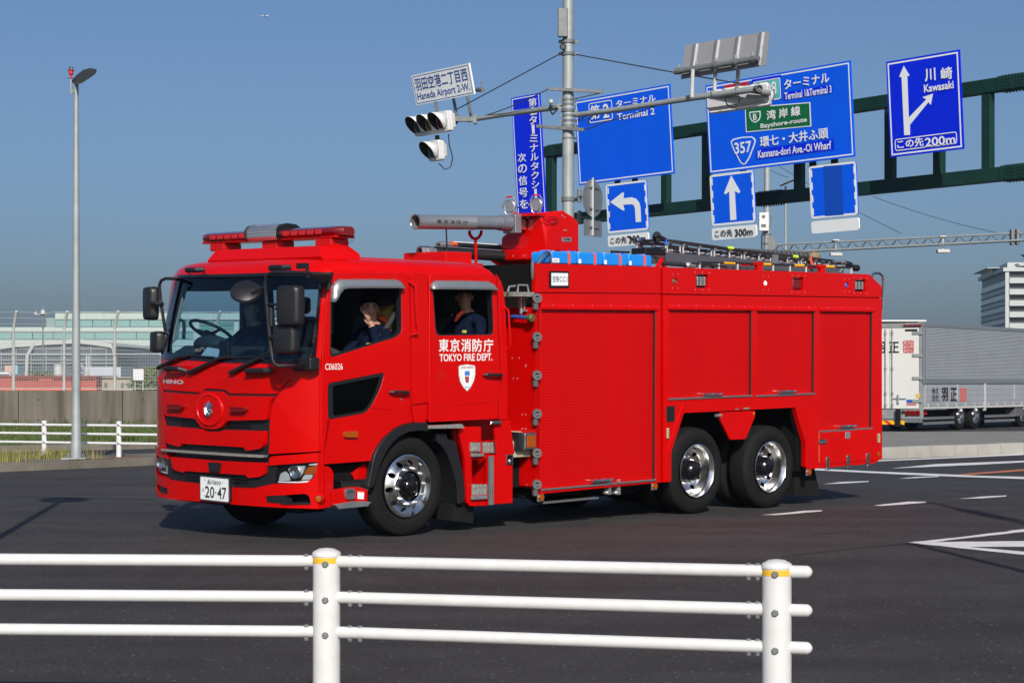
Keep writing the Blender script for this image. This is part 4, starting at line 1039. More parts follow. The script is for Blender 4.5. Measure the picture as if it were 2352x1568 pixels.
for k in range(4): mb.box((-.02, c_[0] - .22 + k * .15, c_[1]), (.04, .12, .05))
mb.build("marker_light", REDL, trk, smooth=0)
zl_ = RFc([(340, 1410)])[0][1]
mb = MB(); mb.bb((.02, .06, zl_ - .08), (.12, WID - .06, zl_ + .08)); mb.build("bumper_bar", ALU, trk, smooth=0, bevel=.01)
hy = RFc([(272, 1430)])[0]
plank = (hy[0], WID - .05); hz0 = RFc([(150, 1450)])[0][1]; hz1 = RFc([(150, 1414)])[0][1]
mb = MB(); mb.bb((-.02, plank[0], hz0), (.01, plank[1], hz1)); mb.build("hazard_board", mat("hazard_yellow", (.85, .50, .01), .5), trk, smooth=0)
mb = MB(); y = plank[0] + .05
while y < plank[1] - .3: mb.add([(-.024, y, hz0), (-.024, y + .13, hz0), (-.024, y + .30, hz1), (-.024, y + .17, hz1)], [(0, 1, 2, 3)]); y += .33
mb.build("hazard_stripe", mat("hazard_red", (.62, .02, .02), .5), trk, smooth=0)
mb = MB(); cg = RFc([(222, 1345)])[0]; mb.bb((-.1, cg[0] - .07, zb1 - .55), (0, cg[0] + .07, zb1 - .02)); mb.build("dock_buffer", RUB, trk, bevel=.01)
# side (y = 0 plane, facing -y): corrugated wing, bottom gates
def SFc(pts): return [(p.x, p.z) for p in (tl(uv, 1, 0) for uv in q(15, pts))]
LA = mat("lorry_aluminium", (.50, .52, .55), .42, .45, var=.06, vscale=2)
zw1 = SFc([(460, 575)])[0][1]; zw0 = SFc([(460, 1045)])[0][1]; zgt = SFc([(470, 1090)])[0][1]; zgb = SFc([(470, 1305)])[0][1]
mb = MB(); n = 35; prof = []
for i in range(n):
    z = zw0 + (zw1 - zw0) * i / n; dz = (zw1 - zw0) / n
    prof += [(z, .0), (z + dz * .35, .0), (z + dz * .5, .018), (z + dz * .85, .018)]
for z, d in prof: mb.v += [(.12, -.012 - d, z), (LEN, -.012 - d, z)]
for i in range(len(prof) - 1): mb.f.append((2 * i, 2 * i + 1, 2 * i + 3, 2 * i + 2))
o = mb.build("corrugated_side", LA, trk, smooth=0); 
mb = MB(); mb.bb((.0, -.03, zw1), (LEN, .04, zt1)); mb.bb((.0, -.03, zgt + .01), (LEN, .03, zw0)); mb.bb((.0, -.035, zgt), (.11, .04, zw1 - .01)); mb.build("side_frame", SILV, trk, bevel=.012)
gx = [.1] + [SFc([(x, 1200)])[0][0] for x in (1000,)] ; wgate = gx[1] - gx[0] - .05
x = .1
while x < LEN - .3:
    x1_ = min(LEN, x + wgate); g = None
    mb = MB(); mb.bb((x, -.035, zgb + .06), (x1_ - .12, .035, zgt - .01)); g = mb.build("side_gate", LA, trk, bevel=.01)
    mb = MB()
    for zz in (.28, .52, .76): mb.bb((x + .01, -.041, zgb + (zgt - zgb) * zz), (x1_ - .13, -.036, zgb + (zgt - zgb) * zz + .012))
    mb.build("gate_groove", FRM, g, smooth=0)
    mb = MB(); mb.bb((x1_ - .11, -.05, zgb - .12), (x1_ - .01, .035, zgt + .02)); mb.build("stake", WHTB, trk, smooth=0, bevel=.01)
    mb = MB(); mb.bb((x, -.045, zgb - .02), (x1_ - .12, .03, zgb + .05)); mb.build("gate_sill", WHTB, trk, smooth=0)
    for k in range(7):
        xx = x + .12 + k * (wgate - .4) / 6; mb = MB(); mb.bb((xx, -.06, zgb - .01), (xx + .07, -.046, zgb + .14)); mb.build("gate_hinge", WHTB, trk, smooth=0, bevel=.006)
    mb = MB(); xx = (x + x1_) / 2; mb.bb((xx, -.055, zgt - .5), (xx + .06, -.042, zgt)); mb.build("gate_latch", WHTB, trk, smooth=0)
    x = x1_ + .0
def stext(mb, w_, a, b, bold):
    A = SFc([a, b]); text(mb, w_, (A[0][0], A[1][1], A[1][0], A[0][1]), lambda x, y: (x, -.044, y), bold)
mb = MB(); stext(mb, "株式", (508, 1122), (566, 1175), .01); stext(mb, "会社", (508, 1180), (572, 1240), .01); stext(mb, "羽", (596, 1124), (650, 1234), .03); stext(mb, "正", (676, 1124), (730, 1236), .03)
mb.build("lettering", BVIN, trk, smooth=0, fix=False)
A = SFc([(760, 1124), (816, 1242)]); panel("seal_mark", rnd(rect(A[0][0], A[1][1], A[1][0], A[0][1]), .03), lambda x, y, d: (x, -.042 - d, y), .002, STP, trk, holes=[rect(A[0][0] + (A[1][0] - A[0][0]) * (i + .18) / 3, A[1][1] + .05, A[0][0] + (A[1][0] - A[0][0]) * (i + .5) / 3, A[0][1] - .05) for i in range(3)], smooth=0)
# running gear
mb = MB(); mb.bb((.3, .35, zb1 - .42), (LEN, WID - .35, zb1 - .12)); mb.build("chassis", CHAS, trk)
def small_wheel(par, x, y, r_, nm="wheel"):
    mb = MB(); mb.lathe((x, y, r_), (0, 1, 0), [(.04, r_ * .56), (.0, r_ * .62), (0, r_ * .85), (.03, r_ * .98), (.05, r_), (.24, r_), (.27, r_ * .95), (.28, r_ * .5)], 32); w_ = mb.build(nm, RUB, par)
    mb = MB(); mb.lathe((x, y, r_), (0, 1, 0), [(.02, r_ * .60), (.03, r_ * .55), (.12, r_ * .5), (.13, r_ * .34), (.06, r_ * .24), (.05, 0)], 32); mb.build("rim", CHROME, w_)
wx = [SFc([(795, 1440)])[0][0], SFc([(930, 1440)])[0][0]]
for x in wx + [SFc([(1340, 1420)])[0][0] + .1, 9.4]:
    for y in (.06, WID - .34): small_wheel(trk, x, y, .46)
for za in (1395, 1440):
    z = SFc([(460, za)])[0][1]
    mb = MB(); mb.bb((.1, .0, z - .04), (wx[0] - .62, .04, z + .04)); mb.build("side_guard", ALU, trk, smooth=0)
    mb = MB(); mb.bb((wx[1] + .62, .0, z - .04), (wx[1] + 3.0, .04, z + .04)); mb.build("side_guard", ALU, trk, smooth=0)
mb = MB(); mb.bb((wx[1] + 3.05, .0, .35), (wx[1] + 3.75, .5, .95)); mb.build("tool_box", GREY, trk, bevel=.02)
mb = MB(); mb.bb((.25, .1, .5), (.5, WID - .1, .75)); mb.build("rear_cross_member", REDD, trk, smooth=0)
mb = MB(); mb.bb((8.6, .05, .45), (LEN + 1.9, WID - .05, 2.9)); mb.build("cab", LW, trk, bevel=.15)
# ------------------------------------------------------------------ distant buildings
def BX(root, name, a, b, m, bevel=0): mb = MB(); mb.bb(a, b); return mb.build(name, m, root, smooth=0, bevel=bevel)
MGRN = mat("pale_green_cladding", (.40, .47, .42), .5, var=.04, vscale=.3)
GGLS = mat("green_glass_wall", (.16, .32, .30), .12, .0, coat=.3, col2=(.24, .40, .37), vscale=.12)
DGLS = mat("dark_glass_wall", (.10, .13, .16), .12, coat=.3, var=.3, vscale=.2)
MULL = mat("white_mullion", (.42, .44, .43), .5)
MULD = mat("grey_mullion", (.22, .24, .25), .5)
TAN = mat("tan_wall", (.33, .29, .22), .8, var=.1, vscale=.4)
BRK = mat("red_shed_wall", (.36, .075, .055), .8, var=.12, vscale=.5)
GB = 420.0
def fx(u, Y=GB): return (u - CX) / F * Y
def fz(v, Y=GB): return CH + (V0 - v) / F * Y
gb = thing("terminal_building", "long pale green airport building with bands of green glass at left", "building", (0, 0, 0))
def v16(y): return 660.3 + .27474 * y
def u16(x): return .27474 * x
xL = fx(-260); xR = fx(600)
# wall bands front to back as boxes, each joined floor by floor
def band_(y_top, y_bot, x0, x1, m, name, pan=0, dep=0.0, Y=GB, par=gb, mull=MULL, mw=.22, back=40):
    z1, z0 = fz(v16(y_top), Y), fz(v16(y_bot), Y)
    BX(par, name, (x0, Y + dep, z0), (x1, Y + back, z1), m)
    if pan:
        mb = MB(); x = x0 + pan
        while x < x1 - .1: mb.bb((x - mw / 2, Y + dep - .15, z0), (x + mw / 2, Y + dep - .001, z1)); x += pan
        o = mb.build("mullion", mull, par, smooth=0); o["kind"] = "stuff"
u0 = fx(u16(460))
def wrow(y_top, y_bot, x0, x1, w, Y=GB, par=gb, m=GGLS, dep=.25):
    """each pane of the band an object"""
    z1, z0 = fz(v16(y_top), Y), fz(v16(y_bot), Y); me = None; n = max(1, round((x1 - x0) / w)); w = (x1 - x0) / n
    for i in range(n):
        if me is None:
            mb = MB(); mb.bb((.12, 0, .1), (w - .12, .12, z1 - z0 - .1)); o = mb.build("window", m, par, smooth=0); me = o.data
        else: o = bpy.data.objects.new("window", me); COL.objects.link(o); o.parent = par
        o.location = (x0 + i * w, Y + dep - .14, z0)
def cladrow(y_top, y_bot, x0, x1, w, Y=GB, par=gb, m=MGRN):
    z1, z0 = fz(v16(y_top), Y), fz(v16(y_bot), Y); me = None; n = max(1, round((x1 - x0) / w)); w = (x1 - x0) / n
    BX(par, "wall_core", (x0, Y + .1, z0), (x1, Y + 40, z1), MULL)
    for i in range(n):
        if me is None:
            mb = MB(); mb.bb((.09, 0, .05), (w - .09, .12, z1 - z0 - .05)); o = mb.build("cladding_panel", m, par, smooth=0); me = o.data
        else: o = bpy.data.objects.new("cladding_panel", me); COL.objects.link(o); o.parent = par
        o.location = (x0 + i * w, Y - .03, z0)
cladrow(208, 268, u0, xR, 3.6)
BX(gb, "wall", (u0, GB + .25, fz(v16(330))), (xR, GB + 40, fz(v16(268))), DGLS); wrow(268, 330, u0, xR, 4.2)
cladrow(331, 372, xL, xR, 3.6)
BX(gb, "wall", (xL, GB + .25, fz(v16(435))), (xR, GB + 40, fz(v16(372))), DGLS); wrow(373, 434, xL, xR, 4.6)
for (a, b) in ((436, 488), (490, 524), (527, 568)):
    cladrow(a, b, xL, xR, 4.4)
BX(gb, "walkway_gap", (xL, GB + 1.5, fz(v16(600))), (xR, GB + 40, fz(v16(568.5))), CHAS)
cladrow(600, 770, xL, xR, 6.0)
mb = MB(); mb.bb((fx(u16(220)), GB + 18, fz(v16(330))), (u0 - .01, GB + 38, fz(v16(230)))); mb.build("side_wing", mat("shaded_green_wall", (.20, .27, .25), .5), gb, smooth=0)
BX(gb, "roof_plant", (fx(u16(885)), GB + 6, fz(v16(208)) + .01), (fx(u16(1085)), GB + 16, fz(v16(200))), MULL)
BX(gb, "roof_rail", (u0, GB - .3, fz(v16(207.5)) + .01), (xR, GB - .1, fz(v16(203))), MULL)
mb = MB()
for i in range(4): mb.bb((xL, GB - .9, fz(v16(585 + i * 14))), (xR, GB - .5, fz(v16(582 + i * 14))))
o = mb.build("sunshade", MULL, gb, smooth=0)
# block seen through the windscreen
wb = thing("white_office_block", "white office building seen through the fire engine windscreen", "building", (0, 0, 0))
WB = 330.0
def w1(x, y): return q(1, [(x, y)])[0]
a = w1(560, 985); b = w1(1600, 1000)
BX(wb, "wall", (fx(a[0], WB), WB, 0), (fx(b[0] + 60, WB), WB + 30, fz(a[1], WB)), MULL)
BX(wb, "parapet", (fx(a[0] - 2, WB), WB - .5, fz(a[1] + 1, WB)), (fx(b[0] + 62, WB), WB + 31, fz(a[1] - 3, WB)), WHTB)
cladrow_x = fx(a[0], WB)
for zz in (1040, 1085, 1150):
    v_ = w1(0, zz)[1]
    me = None
    for i in range(22):
        if me is None: mb = MB(); mb.bb((0, 0, 0), (2.6, .2, 1.6)); o = mb.build("window", GGLS, wb, smooth=0); me = o.data
        else: o = bpy.data.objects.new("window", me); COL.objects.link(o); o.parent = wb
        o.location = (cladrow_x + 1 + i * 3.4, WB - .12, fz(v_ + 6, WB))
# arched glass terminal in front
ar = thing("arched_terminal", "grey glass terminal hall with a white curved roof behind the fence", "building", (0, 0, 0))
AY_ = 300.0
roof = [(-300, 520), (-60, 505), (0, 486), (130, 468), (290, 458), (350, 466 - 15), (520, 443), (640, 436), (760, 448), (880, 464), (925, 474), (940, 492)]
roofd = [(u16(x), v16(y)) for x, y in roof]
RP = [(fx(u, AY_), fz(v, AY_)) for u, v in roofd]
mb = MB(); n = len(RP)
poly = RP + [(RP[-1][0], 0), (RP[0][0], 0)]
mb.prism([(x, z - .45) for x, z in poly], lambda x, y, d: (x, AY_ + d, max(0, y)), .8, 40); mb.build("glass_hall", DGLS, ar, smooth=0)
mb = MB()
for (x0_, z0_), (x1_, z1_) in zip(RP[:-1], RP[1:]): mb.add([(x0_, AY_, z0_ - .55), (x1_, AY_, z1_ - .55), (x1_, AY_, z1_ + .15), (x0_, AY_, z0_ + .15), (x0_, AY_ + 41, z0_ - .55), (x1_, AY_ + 41, z1_ - .55), (x1_, AY_ + 41, z1_ + .15), (x0_, AY_ + 41, z0_ + .15)], [(0, 1, 2, 3), (3, 2, 6, 7), (0, 4, 5, 1), (4, 7, 6, 5)])
mb.tube([(RP[4][0], AY_ + .2, RP[4][1]), (RP[4][0] - 1.2, AY_ + .2, RP[4][1] - 2), (RP[4][0] - 1.4, AY_ + .2, 2)], .3, 8)
mb.tube([(RP[-1][0], AY_ + .2, RP[-1][1]), (RP[-1][0] + .4, AY_ + .2, RP[-1][1] - 2), (RP[-1][0] + .4, AY_ + .2, 2)], .25, 8)
mb.build("curved_roof", MULL, ar)
def zroof(x):
    for (x0_, z0_), (x1_, z1_) in zip(RP[:-1], RP[1:]):
        if x0_ <= x <= x1_: return z0_ + (z1_ - z0_) * (x - x0_) / (x1_ - x0_)
    return 3
x = RP[0][0] + 1
me = None
while x < RP[-1][0]:
    h_ = zroof(x) - .6; mb = MB(); mb.bb((x - .09, AY_ + .55, 0), (x + .09, AY_ + .79, h_)); mb.build("mullion", MULD, ar, smooth=0); x += 2.35
for yv in (510, 560, 605, 632):
    z = fz(v16(yv), AY_); mb = MB(); mb.bb((RP[0][0], AY_ + .45, z - .12), (RP[-1][0], AY_ + .6, z + .12)); mb.build("transom", MULD, ar, smooth=0)
# low things between
def low(name, label, cat, Y, pts, m, extra=None, gap=3):
    t = thing(name, label, cat, (0, 0, 0)); x0_, y0_, x1_, y1_ = pts
    BX(t, "wall", (fx(u16(x0_), Y), Y, 0), (fx(u16(x1_), Y), Y + gap, fz(v16(y0_), Y)), m); return t
rsd = low("red_wall_building", "long low dull red building just beyond the fence at left", "building", 150, (-400, 742, 805, 860), BRK, gap=8)
BX(rsd, "roof_edge", (fx(u16(-400), 150), 149.8, fz(v16(742), 150)), (fx(u16(810), 150), 158.2, fz(v16(736), 150)), BRK)
for a, b in ((120, 325), (440, 800)):
    BX(rsd, "eave_slot", (fx(u16(a), 150), 149.9, fz(v16(770), 150)), (fx(u16(b), 150), 149.99, fz(v16(764), 150)), CHAS)
BX(rsd, "base_strip", (fx(u16(-400), 150), 149.9, 0), (fx(u16(810), 150), 149.99, fz(v16(846), 150)), mat("orange_red_strip", (.6, .10, .04), .7))
tnb = low("tan_wall_building", "long low tan building with small windows right of the red one", "building", 152, (812, 754, 2200, 860), TAN, gap=8)
for x in (822, 886, 1024, 1076, 1170, 1240, 1330, 1420):
    BX(tnb, "window", (fx(u16(x - 10), 152), 151.9, fz(v16(834), 152)), (fx(u16(x + 12), 152), 151.99, fz(v16(795), 152)), DGLS)
BX(tnb, "light_roof", (fx(u16(812), 152), 151.8, fz(v16(756), 152)), (fx(u16(2200), 152), 160.2, fz(v16(748), 152)), TAN)
low("grey_annex", "low pale grey flat building in front of the arched terminal", "building", 220, (712, 664, 1010, 760), mat("pale_grey_wall", (.42, .45, .50), .6, var=.05, vscale=.3), gap=8)
wsb = thing("blank_notice_board", "blank white square board behind the fence near the fire engine mirror", "board", (0, 0, 0))
BX(wsb, "board", (fx(u16(1113), 100), 100, fz(v16(773), 100)), (fx(u16(1200), 100), 100.1, fz(v16(680), 100)), WHT)
for x in (1125, 1190): mb = MB(); mb.tube([(fx(u16(x), 100), 100.15, 0), (fx(u16(x), 100), 100.15, fz(v16(700), 100))], .04, 8); mb.build("leg", GALV, wsb)
tk = thing("white_tank", "white cylindrical tank in front of the arched terminal", "tank", (0, 0, 0))
mb = MB(); r_ = (fx(u16(525), 240) - fx(u16(450), 240)) / 2; zz = fz(v16(645), 240); mb.lathe((fx(u16(488), 240), 240, 0), (0, 0, 1), [(0, r_), (zz, r_), (zz + .1, 0)], 28); mb.build("shell", WHTB, tk)
mb = MB()
for z in (zz - .1, zz * .66, zz * .33): mb.lathe((fx(u16(488), 240), 240, z), (0, 0, 1), [(0, r_), (0, r_ + .06), (.12, r_ + .06), (.12, r_)], 28)
mb.build("hoop", MULL, tk)
ms = thing("antenna_mast", "thin grey mast topped by a white drum antenna behind the fence", "mast", (0, 0, 0))
mx_ = fx(u16(360), 200)
mb = MB(); mb.tube([(mx_, 200, 0), (mx_, 200, fz(v16(228), 200))], .09, 10); mb.build("pole", GALVD, ms)
z = fz(v16(228), 200)
mb = MB(); mb.lathe((mx_, 200, z), (0, 0, 1), [(0, .12), (.03, .25), (.08, .34), (.15, .34), (.15, .26), (.45, .25), (.5, .18), (.54, 0)], 20); mb.tube([(mx_, 200, z + .5), (mx_, 200, z + .95)], .02, 6)
mb.tube([(mx_ - .8, 200, z + .03), (mx_ + .4, 200, z + .03)], .04, 6); mb.bb((mx_ - .86, 199.9, z + .03), (mx_ - .66, 200.1, z + .3)); mb.tube([(mx_ - .75, 200, z + .3), (mx_ - .75, 200, z + .5)], .02, 6); mb.build("antenna", WHTB, ms)
lt_ = thing("lattice_tower", "short grey lattice tower behind the lamp post", "tower", (0, 0, 0))
xx = fx(u16(690), 210); zt_t = fz(v16(570), 210); wd_ = .7
for sx in (-1, 1):
    for sy in (-1, 1): mb = MB(); mb.tube([(xx + sx * wd_, 210 + sy * wd_, 0), (xx + sx * wd_ * .8, 210 + sy * wd_ * .8, zt_t)], .09, 6); mb.build("leg", WHTB, lt_)
k = 0; z = 0
while z < zt_t - 1.3:
    for sy in (-1, 1): mb = MB(); mb.tube([(xx - wd_ * (1 if k % 2 else -1), 210 + sy * wd_, z), (xx + wd_ * (1 if k % 2 else -1), 210 + sy * wd_, z + 1.3)], .05, 5); mb.tube([(xx - wd_, 210 + sy * wd_, z), (xx + wd_, 210 + sy * wd_, z)], .05, 5); mb.build("brace", WHTB, lt_)
    z += 1.3; k += 1
# airport vehicle and painted billboard at far left
bv = thing("white_bus", "white airport bus roof showing above the red wall at the left edge", "bus", (0, 0, 0))
mb = MB(); mb.bb((fx(u16(-60), 170), 170, .5), (fx(u16(86), 170), 172.5, fz(v16(704), 170))); mb.build("body", WHT, bv, bevel=.4, seg=3)
mb = MB(); mb.bb((fx(u16(-58), 170), 169.95, fz(v16(738), 170)), (fx(u16(78), 170), 169.99, fz(v16(722), 170))); mb.build("window_band", DGLS, bv, smooth=0)
bb_ = thing("painted_billboard", "pink and blue painted billboard panel behind the fence at left", "billboard", (0, 0, 0))
BX(bb_, "panel", (fx(u16(38), 200), 200, fz(v16(722), 200)), (fx(u16(112), 200), 200.3, fz(v16(650), 200)), mat("faded_pink", (.52, .34, .30), .6, var=.1, vscale=.6))
BX(bb_, "panel", (fx(u16(113), 200), 200, fz(v16(722), 200)), (fx(u16(148), 200), 200.3, fz(v16(650), 200)), mat("faded_blue", (.22, .42, .55), .6, var=.1, vscale=.6))
for x in (60, 130): BX(bb_, "leg", (fx(u16(x), 200), 200.1, 0), (fx(u16(x + 4), 200), 200.2, fz(v16(723), 200)), GALVD)
# bushes by the tan building
LEAF = mat("shrub_leaves", (.05, .09, .02), .7, col2=(.14, .17, .04), vscale=.8)
def shrub(x0_, x1_, y0_, Y, label, n=2600):
    xa, xb = fx(u16(x0_), Y), fx(u16(x1_), Y); h_ = fz(v16(y0_), Y); t = thing("shrub", label, "bush", (0, 0, 0), "bushes beyond the fence")
    mb = MB(); cs = [(random.uniform(xa, xb), Y + random.uniform(-1, 1), random.uniform(h_ * .45, h_ * .8), random.uniform(.8, 1.5)) for _ in range(12)]
    for _ in range(n):
        c = random.choice(cs); d = Vector((random.gauss(0, 1), random.gauss(0, 1), random.gauss(0, 1))).normalized() * c[3] * random.random() ** .35
        p = Vector(c[:3]) + d; p.z = min(p.z, h_); s_ = random.uniform(.08, .18); a = Vector((random.gauss(0, 1), random.gauss(0, 1), random.gauss(0, 1))).normalized(); b = a.orthogonal().normalized()
        mb.add([p - a * s_, p + b * s_ * .6, p + a * s_, p - b * s_ * .6], [(0, 1, 2, 3)])
    mb.build("foliage", LEAF, t, smooth=0, fix=False)
    for c in cs[:4]: mb = MB(); mb.tube([(c[0], c[1], 0), c[:3]], [.1, .04], 6); mb.build("stem", mat("bark", (.10, .07, .05), .9), t)
shrub(1205, 1330, 664, 130, "olive green bush beside the blank notice board, by the fire engine mirror")
shrub(320, 420, 706, 190, "low dark bush in front of the arched terminal near the mast", 900)
# grey tower block and low white roof at right
rb = thing("grey_office_tower", "grey glass office block with white floor bands rising behind the lorry", "building", (0, 0, 0))
RY = 250.0
k0 = Vector((fx(2312, RY), RY, 0)); dl = Vector((.108, .994, 0)); drr = Vector((.994, -.108, 0))
def V15(y): return fz(602.9 + .25634 * y, RY)
zt3 = V15(80)
f = lambda x, y, d: k0 + drr * x + dl * d + Vector((0, 0, y))
CONG = mat("tower_glass", (.20, .24, .27), .15, coat=.4, var=.25, vscale=.25)
mb = MB(); mb.prism(rect(0, 0, 26, zt3), f, .3, 23.5); mb.build("core", mat("tower_dark", (.035, .037, .045), .4, var=.3, vscale=.3), rb, smooth=0)
for yv in (162, 263, 364, 466, 568, 670):
    z = V15(yv); mb = MB(); mb.prism(rect(.3, z - .36, 26, z + .36), f, -.5, .29); mb.build("floor_band", MULL, rb, smooth=0)
    for k in range(7):
        x = 3.4 + k * 3.9
        mb = MB(); mb.prism([(x - 1.6, z + 3.4), (x - 1.2, z + 3.4), (x + 2.0, z + .6), (x + 1.6, z + .6)], f, -.1, .25); mb.build("brace", CHAS, rb, smooth=0)
mb = MB(); mb.prism(rect(-.2, 0, .28, zt3 + .3), f, -.3, .28); mb.build("corner_pillar", MULL, rb, smooth=0)
fl = lambda x, y, d: k0 + dl * x - drr * d + Vector((0, 0, y))
mb = MB(); mb.prism(rect(.3, V15(0) , .31, V15(0) + .01), fl, 0, .01)
me = None
for r_i, (ya, yb) in enumerate(((150, 205), (215, 262), (270, 322), (330, 372), (380, 430), (438, 482), (490, 540), (548, 600), (608, 700))):
    z1_, z0_ = V15(ya), V15(yb)
    for k in range(9):
        xa = .6 + k * 2.55
        o = panel("window" if r_i % 2 == 0 else "cladding_panel", rect(xa, z0_, xa + 2.4, z1_ - .12), fl, .12, CONG if r_i % 2 == 0 else mat("tower_cladding", (.36, .40, .42), .4, var=.08, vscale=.4), rb, smooth=0)
    mb = MB(); mb.prism(rect(.3, z0_ - .2, 23.6, z0_ - .02), fl, 0, .2); mb.build("ledge", GALVD, rb, smooth=0)
mb = MB(); mb.prism(rect(-.5, zt3, 26, zt3 + .5), f, -.5, 24); mb.build("roof_slab", MULL, rb, smooth=0)
mb = MB(); mb.prism(rect(.4, zt3 + .51, 14, zt3 + 1.3), f, 2, 9); mb.prism(rect(-1.4, zt3 + .9, 3, zt3 + 1.0), f, 8, 22); mb.prism(rect(-.6, zt3 + .1, -.55, zt3 + .9), f, 9, 20); mb.build("roof_plant", MULL, rb, smooth=0)
wr = thing("white_roof_building", "low building with thin white flat roof peeping over the lorry", "building", (0, 0, 0))
def u15(x): return 2007.4 + .25634 * x
BX(wr, "roof", (fx(u15(-500), 140), 140, fz(602.9 + .25634 * 527, 140)), (fx(u15(470), 140), 160, fz(602.9 + .25634 * 514, 140)), WHT)
BX(wr, "wall", (fx(u15(-500), 140) + .5, 140.6, 0), (fx(u15(410), 140), 159, fz(602.9 + .25634 * 528, 140)), TAN)
BX(wr, "roof_ridge", (fx(u15(700), 140), 141, fz(602.9 + .25634 * 562, 140)), (fx(u15(785), 140), 150, fz(602.9 + .25634 * 554, 140)), WHT)
BX(wr, "rear_wall", (fx(u15(411), 140), 144, 0), (fx(u15(790), 140), 152, fz(602.9 + .25634 * 562, 140) - .01), TAN)
# ================================================================== FIRE ENGINE (x towards tail, y towards far side, z up)
FE = thing("fire_engine", "red six wheeled fire engine with roof water cannon crossing the junction", "fire engine", M=TM)
W_ = 2.5
def sq(k, pts, w=0.0): return SD(q(k, pts), w)
def fq(k, pts, off=0.0): return FR(q(k, pts), off)
# ---------- cab shell: hollow, windows cut through
def ring(h, si, fi, ri, inset=0.0, n=26):
    pts = []
    hh = min(h, 2.46)
    for i in range(n + 1):
        a = math.pi * i / n
        w = 1.25 - 1.25 * math.cos(a)
        wi = 1.25 + (w - 1.25) * (1.25 - si - inset) / 1.25
        pts.append(Vector((S_(w, hh) + fi + inset, wi, h)))
    r = 1.312 - ri - inset
    pts += [Vector((r - .12, 2.5 - si - inset, h)), Vector((r - .035, 2.5 - si - inset - .02, h)), Vector((r, 2.5 - si - inset - .10, h)), Vector((r, si + inset + .10, h)), Vector((r - .035, si + inset + .02, h)), Vector((r - .12, si + inset, h))]
    return pts
def loft(rings, name, m, parent=None, smooth=40):
    mb = MB(); n = len(rings[0])
    for r in rings: mb.v += [tuple(p) for p in r]
    for i in range(len(rings) - 1):
        for k in range(n): mb.f.append((i * n + k, i * n + (k + 1) % n, (i + 1) * n + (k + 1) % n, (i + 1) * n + k))
    mb.f.append(tuple(range(n))[::-1]); mb.f.append(tuple((len(rings) - 1) * n + k for k in range(n)))
    return mb.build(name, m, parent, smooth)
SI = .024
shell = loft([ring(1.09, SI, 0, .02), ring(1.64, SI, 0, .02), ring(2.0, SI, 0, .022), ring(2.30, SI, 0, .03), ring(2.40, SI + .002, .0, .05), ring(2.47, SI + .012, .012, .10), ring(2.53, .055, .045, .17),
              ring(2.575, .11, .10, .26), ring(2.60, .20, .20, .38), ring(2.612, .40, .42, .6)], "cab_shell", RED)
inner = loft([ring(1.13, SI, 0, .02, .05), ring(2.0, SI, 0, .02, .05), ring(2.36, SI, 0, .05, .06), ring(2.47, .05, .06, .14, .08)], "cut", DARK)
boolean(shell, inner, transfer=True)
win_f = sq(3, [(200, 330), (212, 235), (250, 190), (300, 178), (862, 178), (884, 200), (887, 640), (876, 680), (830, 722), (228, 910), (206, 908), (195, 885)])
win_r = sq(3, [(1178, 200), (1200, 185), (1740, 190), (1757, 205), (1775, 640), (1770, 680), (1745, 700), (1246, 706), (1222, 690), (1208, 640)])
win_q = rnd(sq(3, [(173, 1168), (712, 1062), (712, 1100), (672, 1230), (600, 1372), (535, 1452), (190, 1512), (176, 1490)]), .04)
def cutter(poly):
    mb = MB(); mb.prism(poly, lambda x, y, d: (x, d, y), -.3, 2.8); return mb.build("cut", BLK, None, smooth=0)
boolean(shell, cutter(win_f), transfer=True)
boolean(shell, cutter(win_r), transfer=True)
ws_out = fq(1, [(405, 522), (900, 512), (1400, 498), (1885, 488), (1912, 505), (1905, 640), (1870, 1100), (1845, 1370), (1795, 1425), (1400, 1440), (900, 1432), (420, 1400), (300, 1400), (228, 1385), (222, 1290), (300, 900)])
wc = 1.25
ws_in = fq(1, [(432, 550), (900, 545), (1400, 535), (1868, 528), (1885, 545), (1872, 700), (1835, 1100), (1815, 1330), (1765, 1385), (1400, 1405), (900, 1398), (440, 1362), (330, 1352), (290, 1325), (295, 1250), (355, 900)])
mb = MB(); mb.prism([(a + (.16 if a > 1.7 else 0), b) for a, b in ws_in], lambda x, y, d: (d, x, y), -1.8, -.80); boolean(shell, mb.build("cut", BLK, None, smooth=0), transfer=True)
shell.parent = FE
shell.data.shade_smooth(); shell.data.set_sharp_from_angle(angle=math.radians(38))
HC = [1.64 + .082 * k for k in range(1, 10)]
panel("windscreen_surround", ws_out, frontf(.004), .006, BLKG, FE, holes=[ws_in], cuts=WC, hcuts=HC, smooth=50)
panel("windscreen", ws_in, frontf(-.012), .004, WSG, FE, cuts=WC, hcuts=HC, smooth=60)
# ---------- cab side skins
door_f = sq(3, [(118, 870), (132, 700), (158, 420), (172, 265), (192, 190), (232, 130), (290, 103), (860, 98), (915, 112), (945, 150), (958, 240), (966, 700), (968, 1150)]) + sq(4, [(968, 160), (970, 235), (1000, 318)])
door_low = sq(4, [(985, 336), (900, 352), (800, 398), (700, 485), (640, 570), (600, 650), (585, 708), (116, 742), (110, 300)])
dpoly = door_f + door_low
panel("front_door", dpoly, sidef(.0185), .0205, RED, FE, holes=[win_f, win_q], bevel=.006)
bp = sq(3, [(985, 98), (1100, 100), (1125, 118), (1138, 160), (1150, 700), (1150, 1350), (985, 1372), (982, 700), (972, 220), (955, 130)])
panel("door_pillar", bp, sidef(.0185), .0135, RED, FE, bevel=.004)
panel("arch_top_panel", sq(3, [(978, 1384), (1148, 1362)]) + sq(4, [(1120, 210), (1118, 335), (1010, 335), (985, 240)]), sidef(.0185), .0205, RED, FE, bevel=.004)
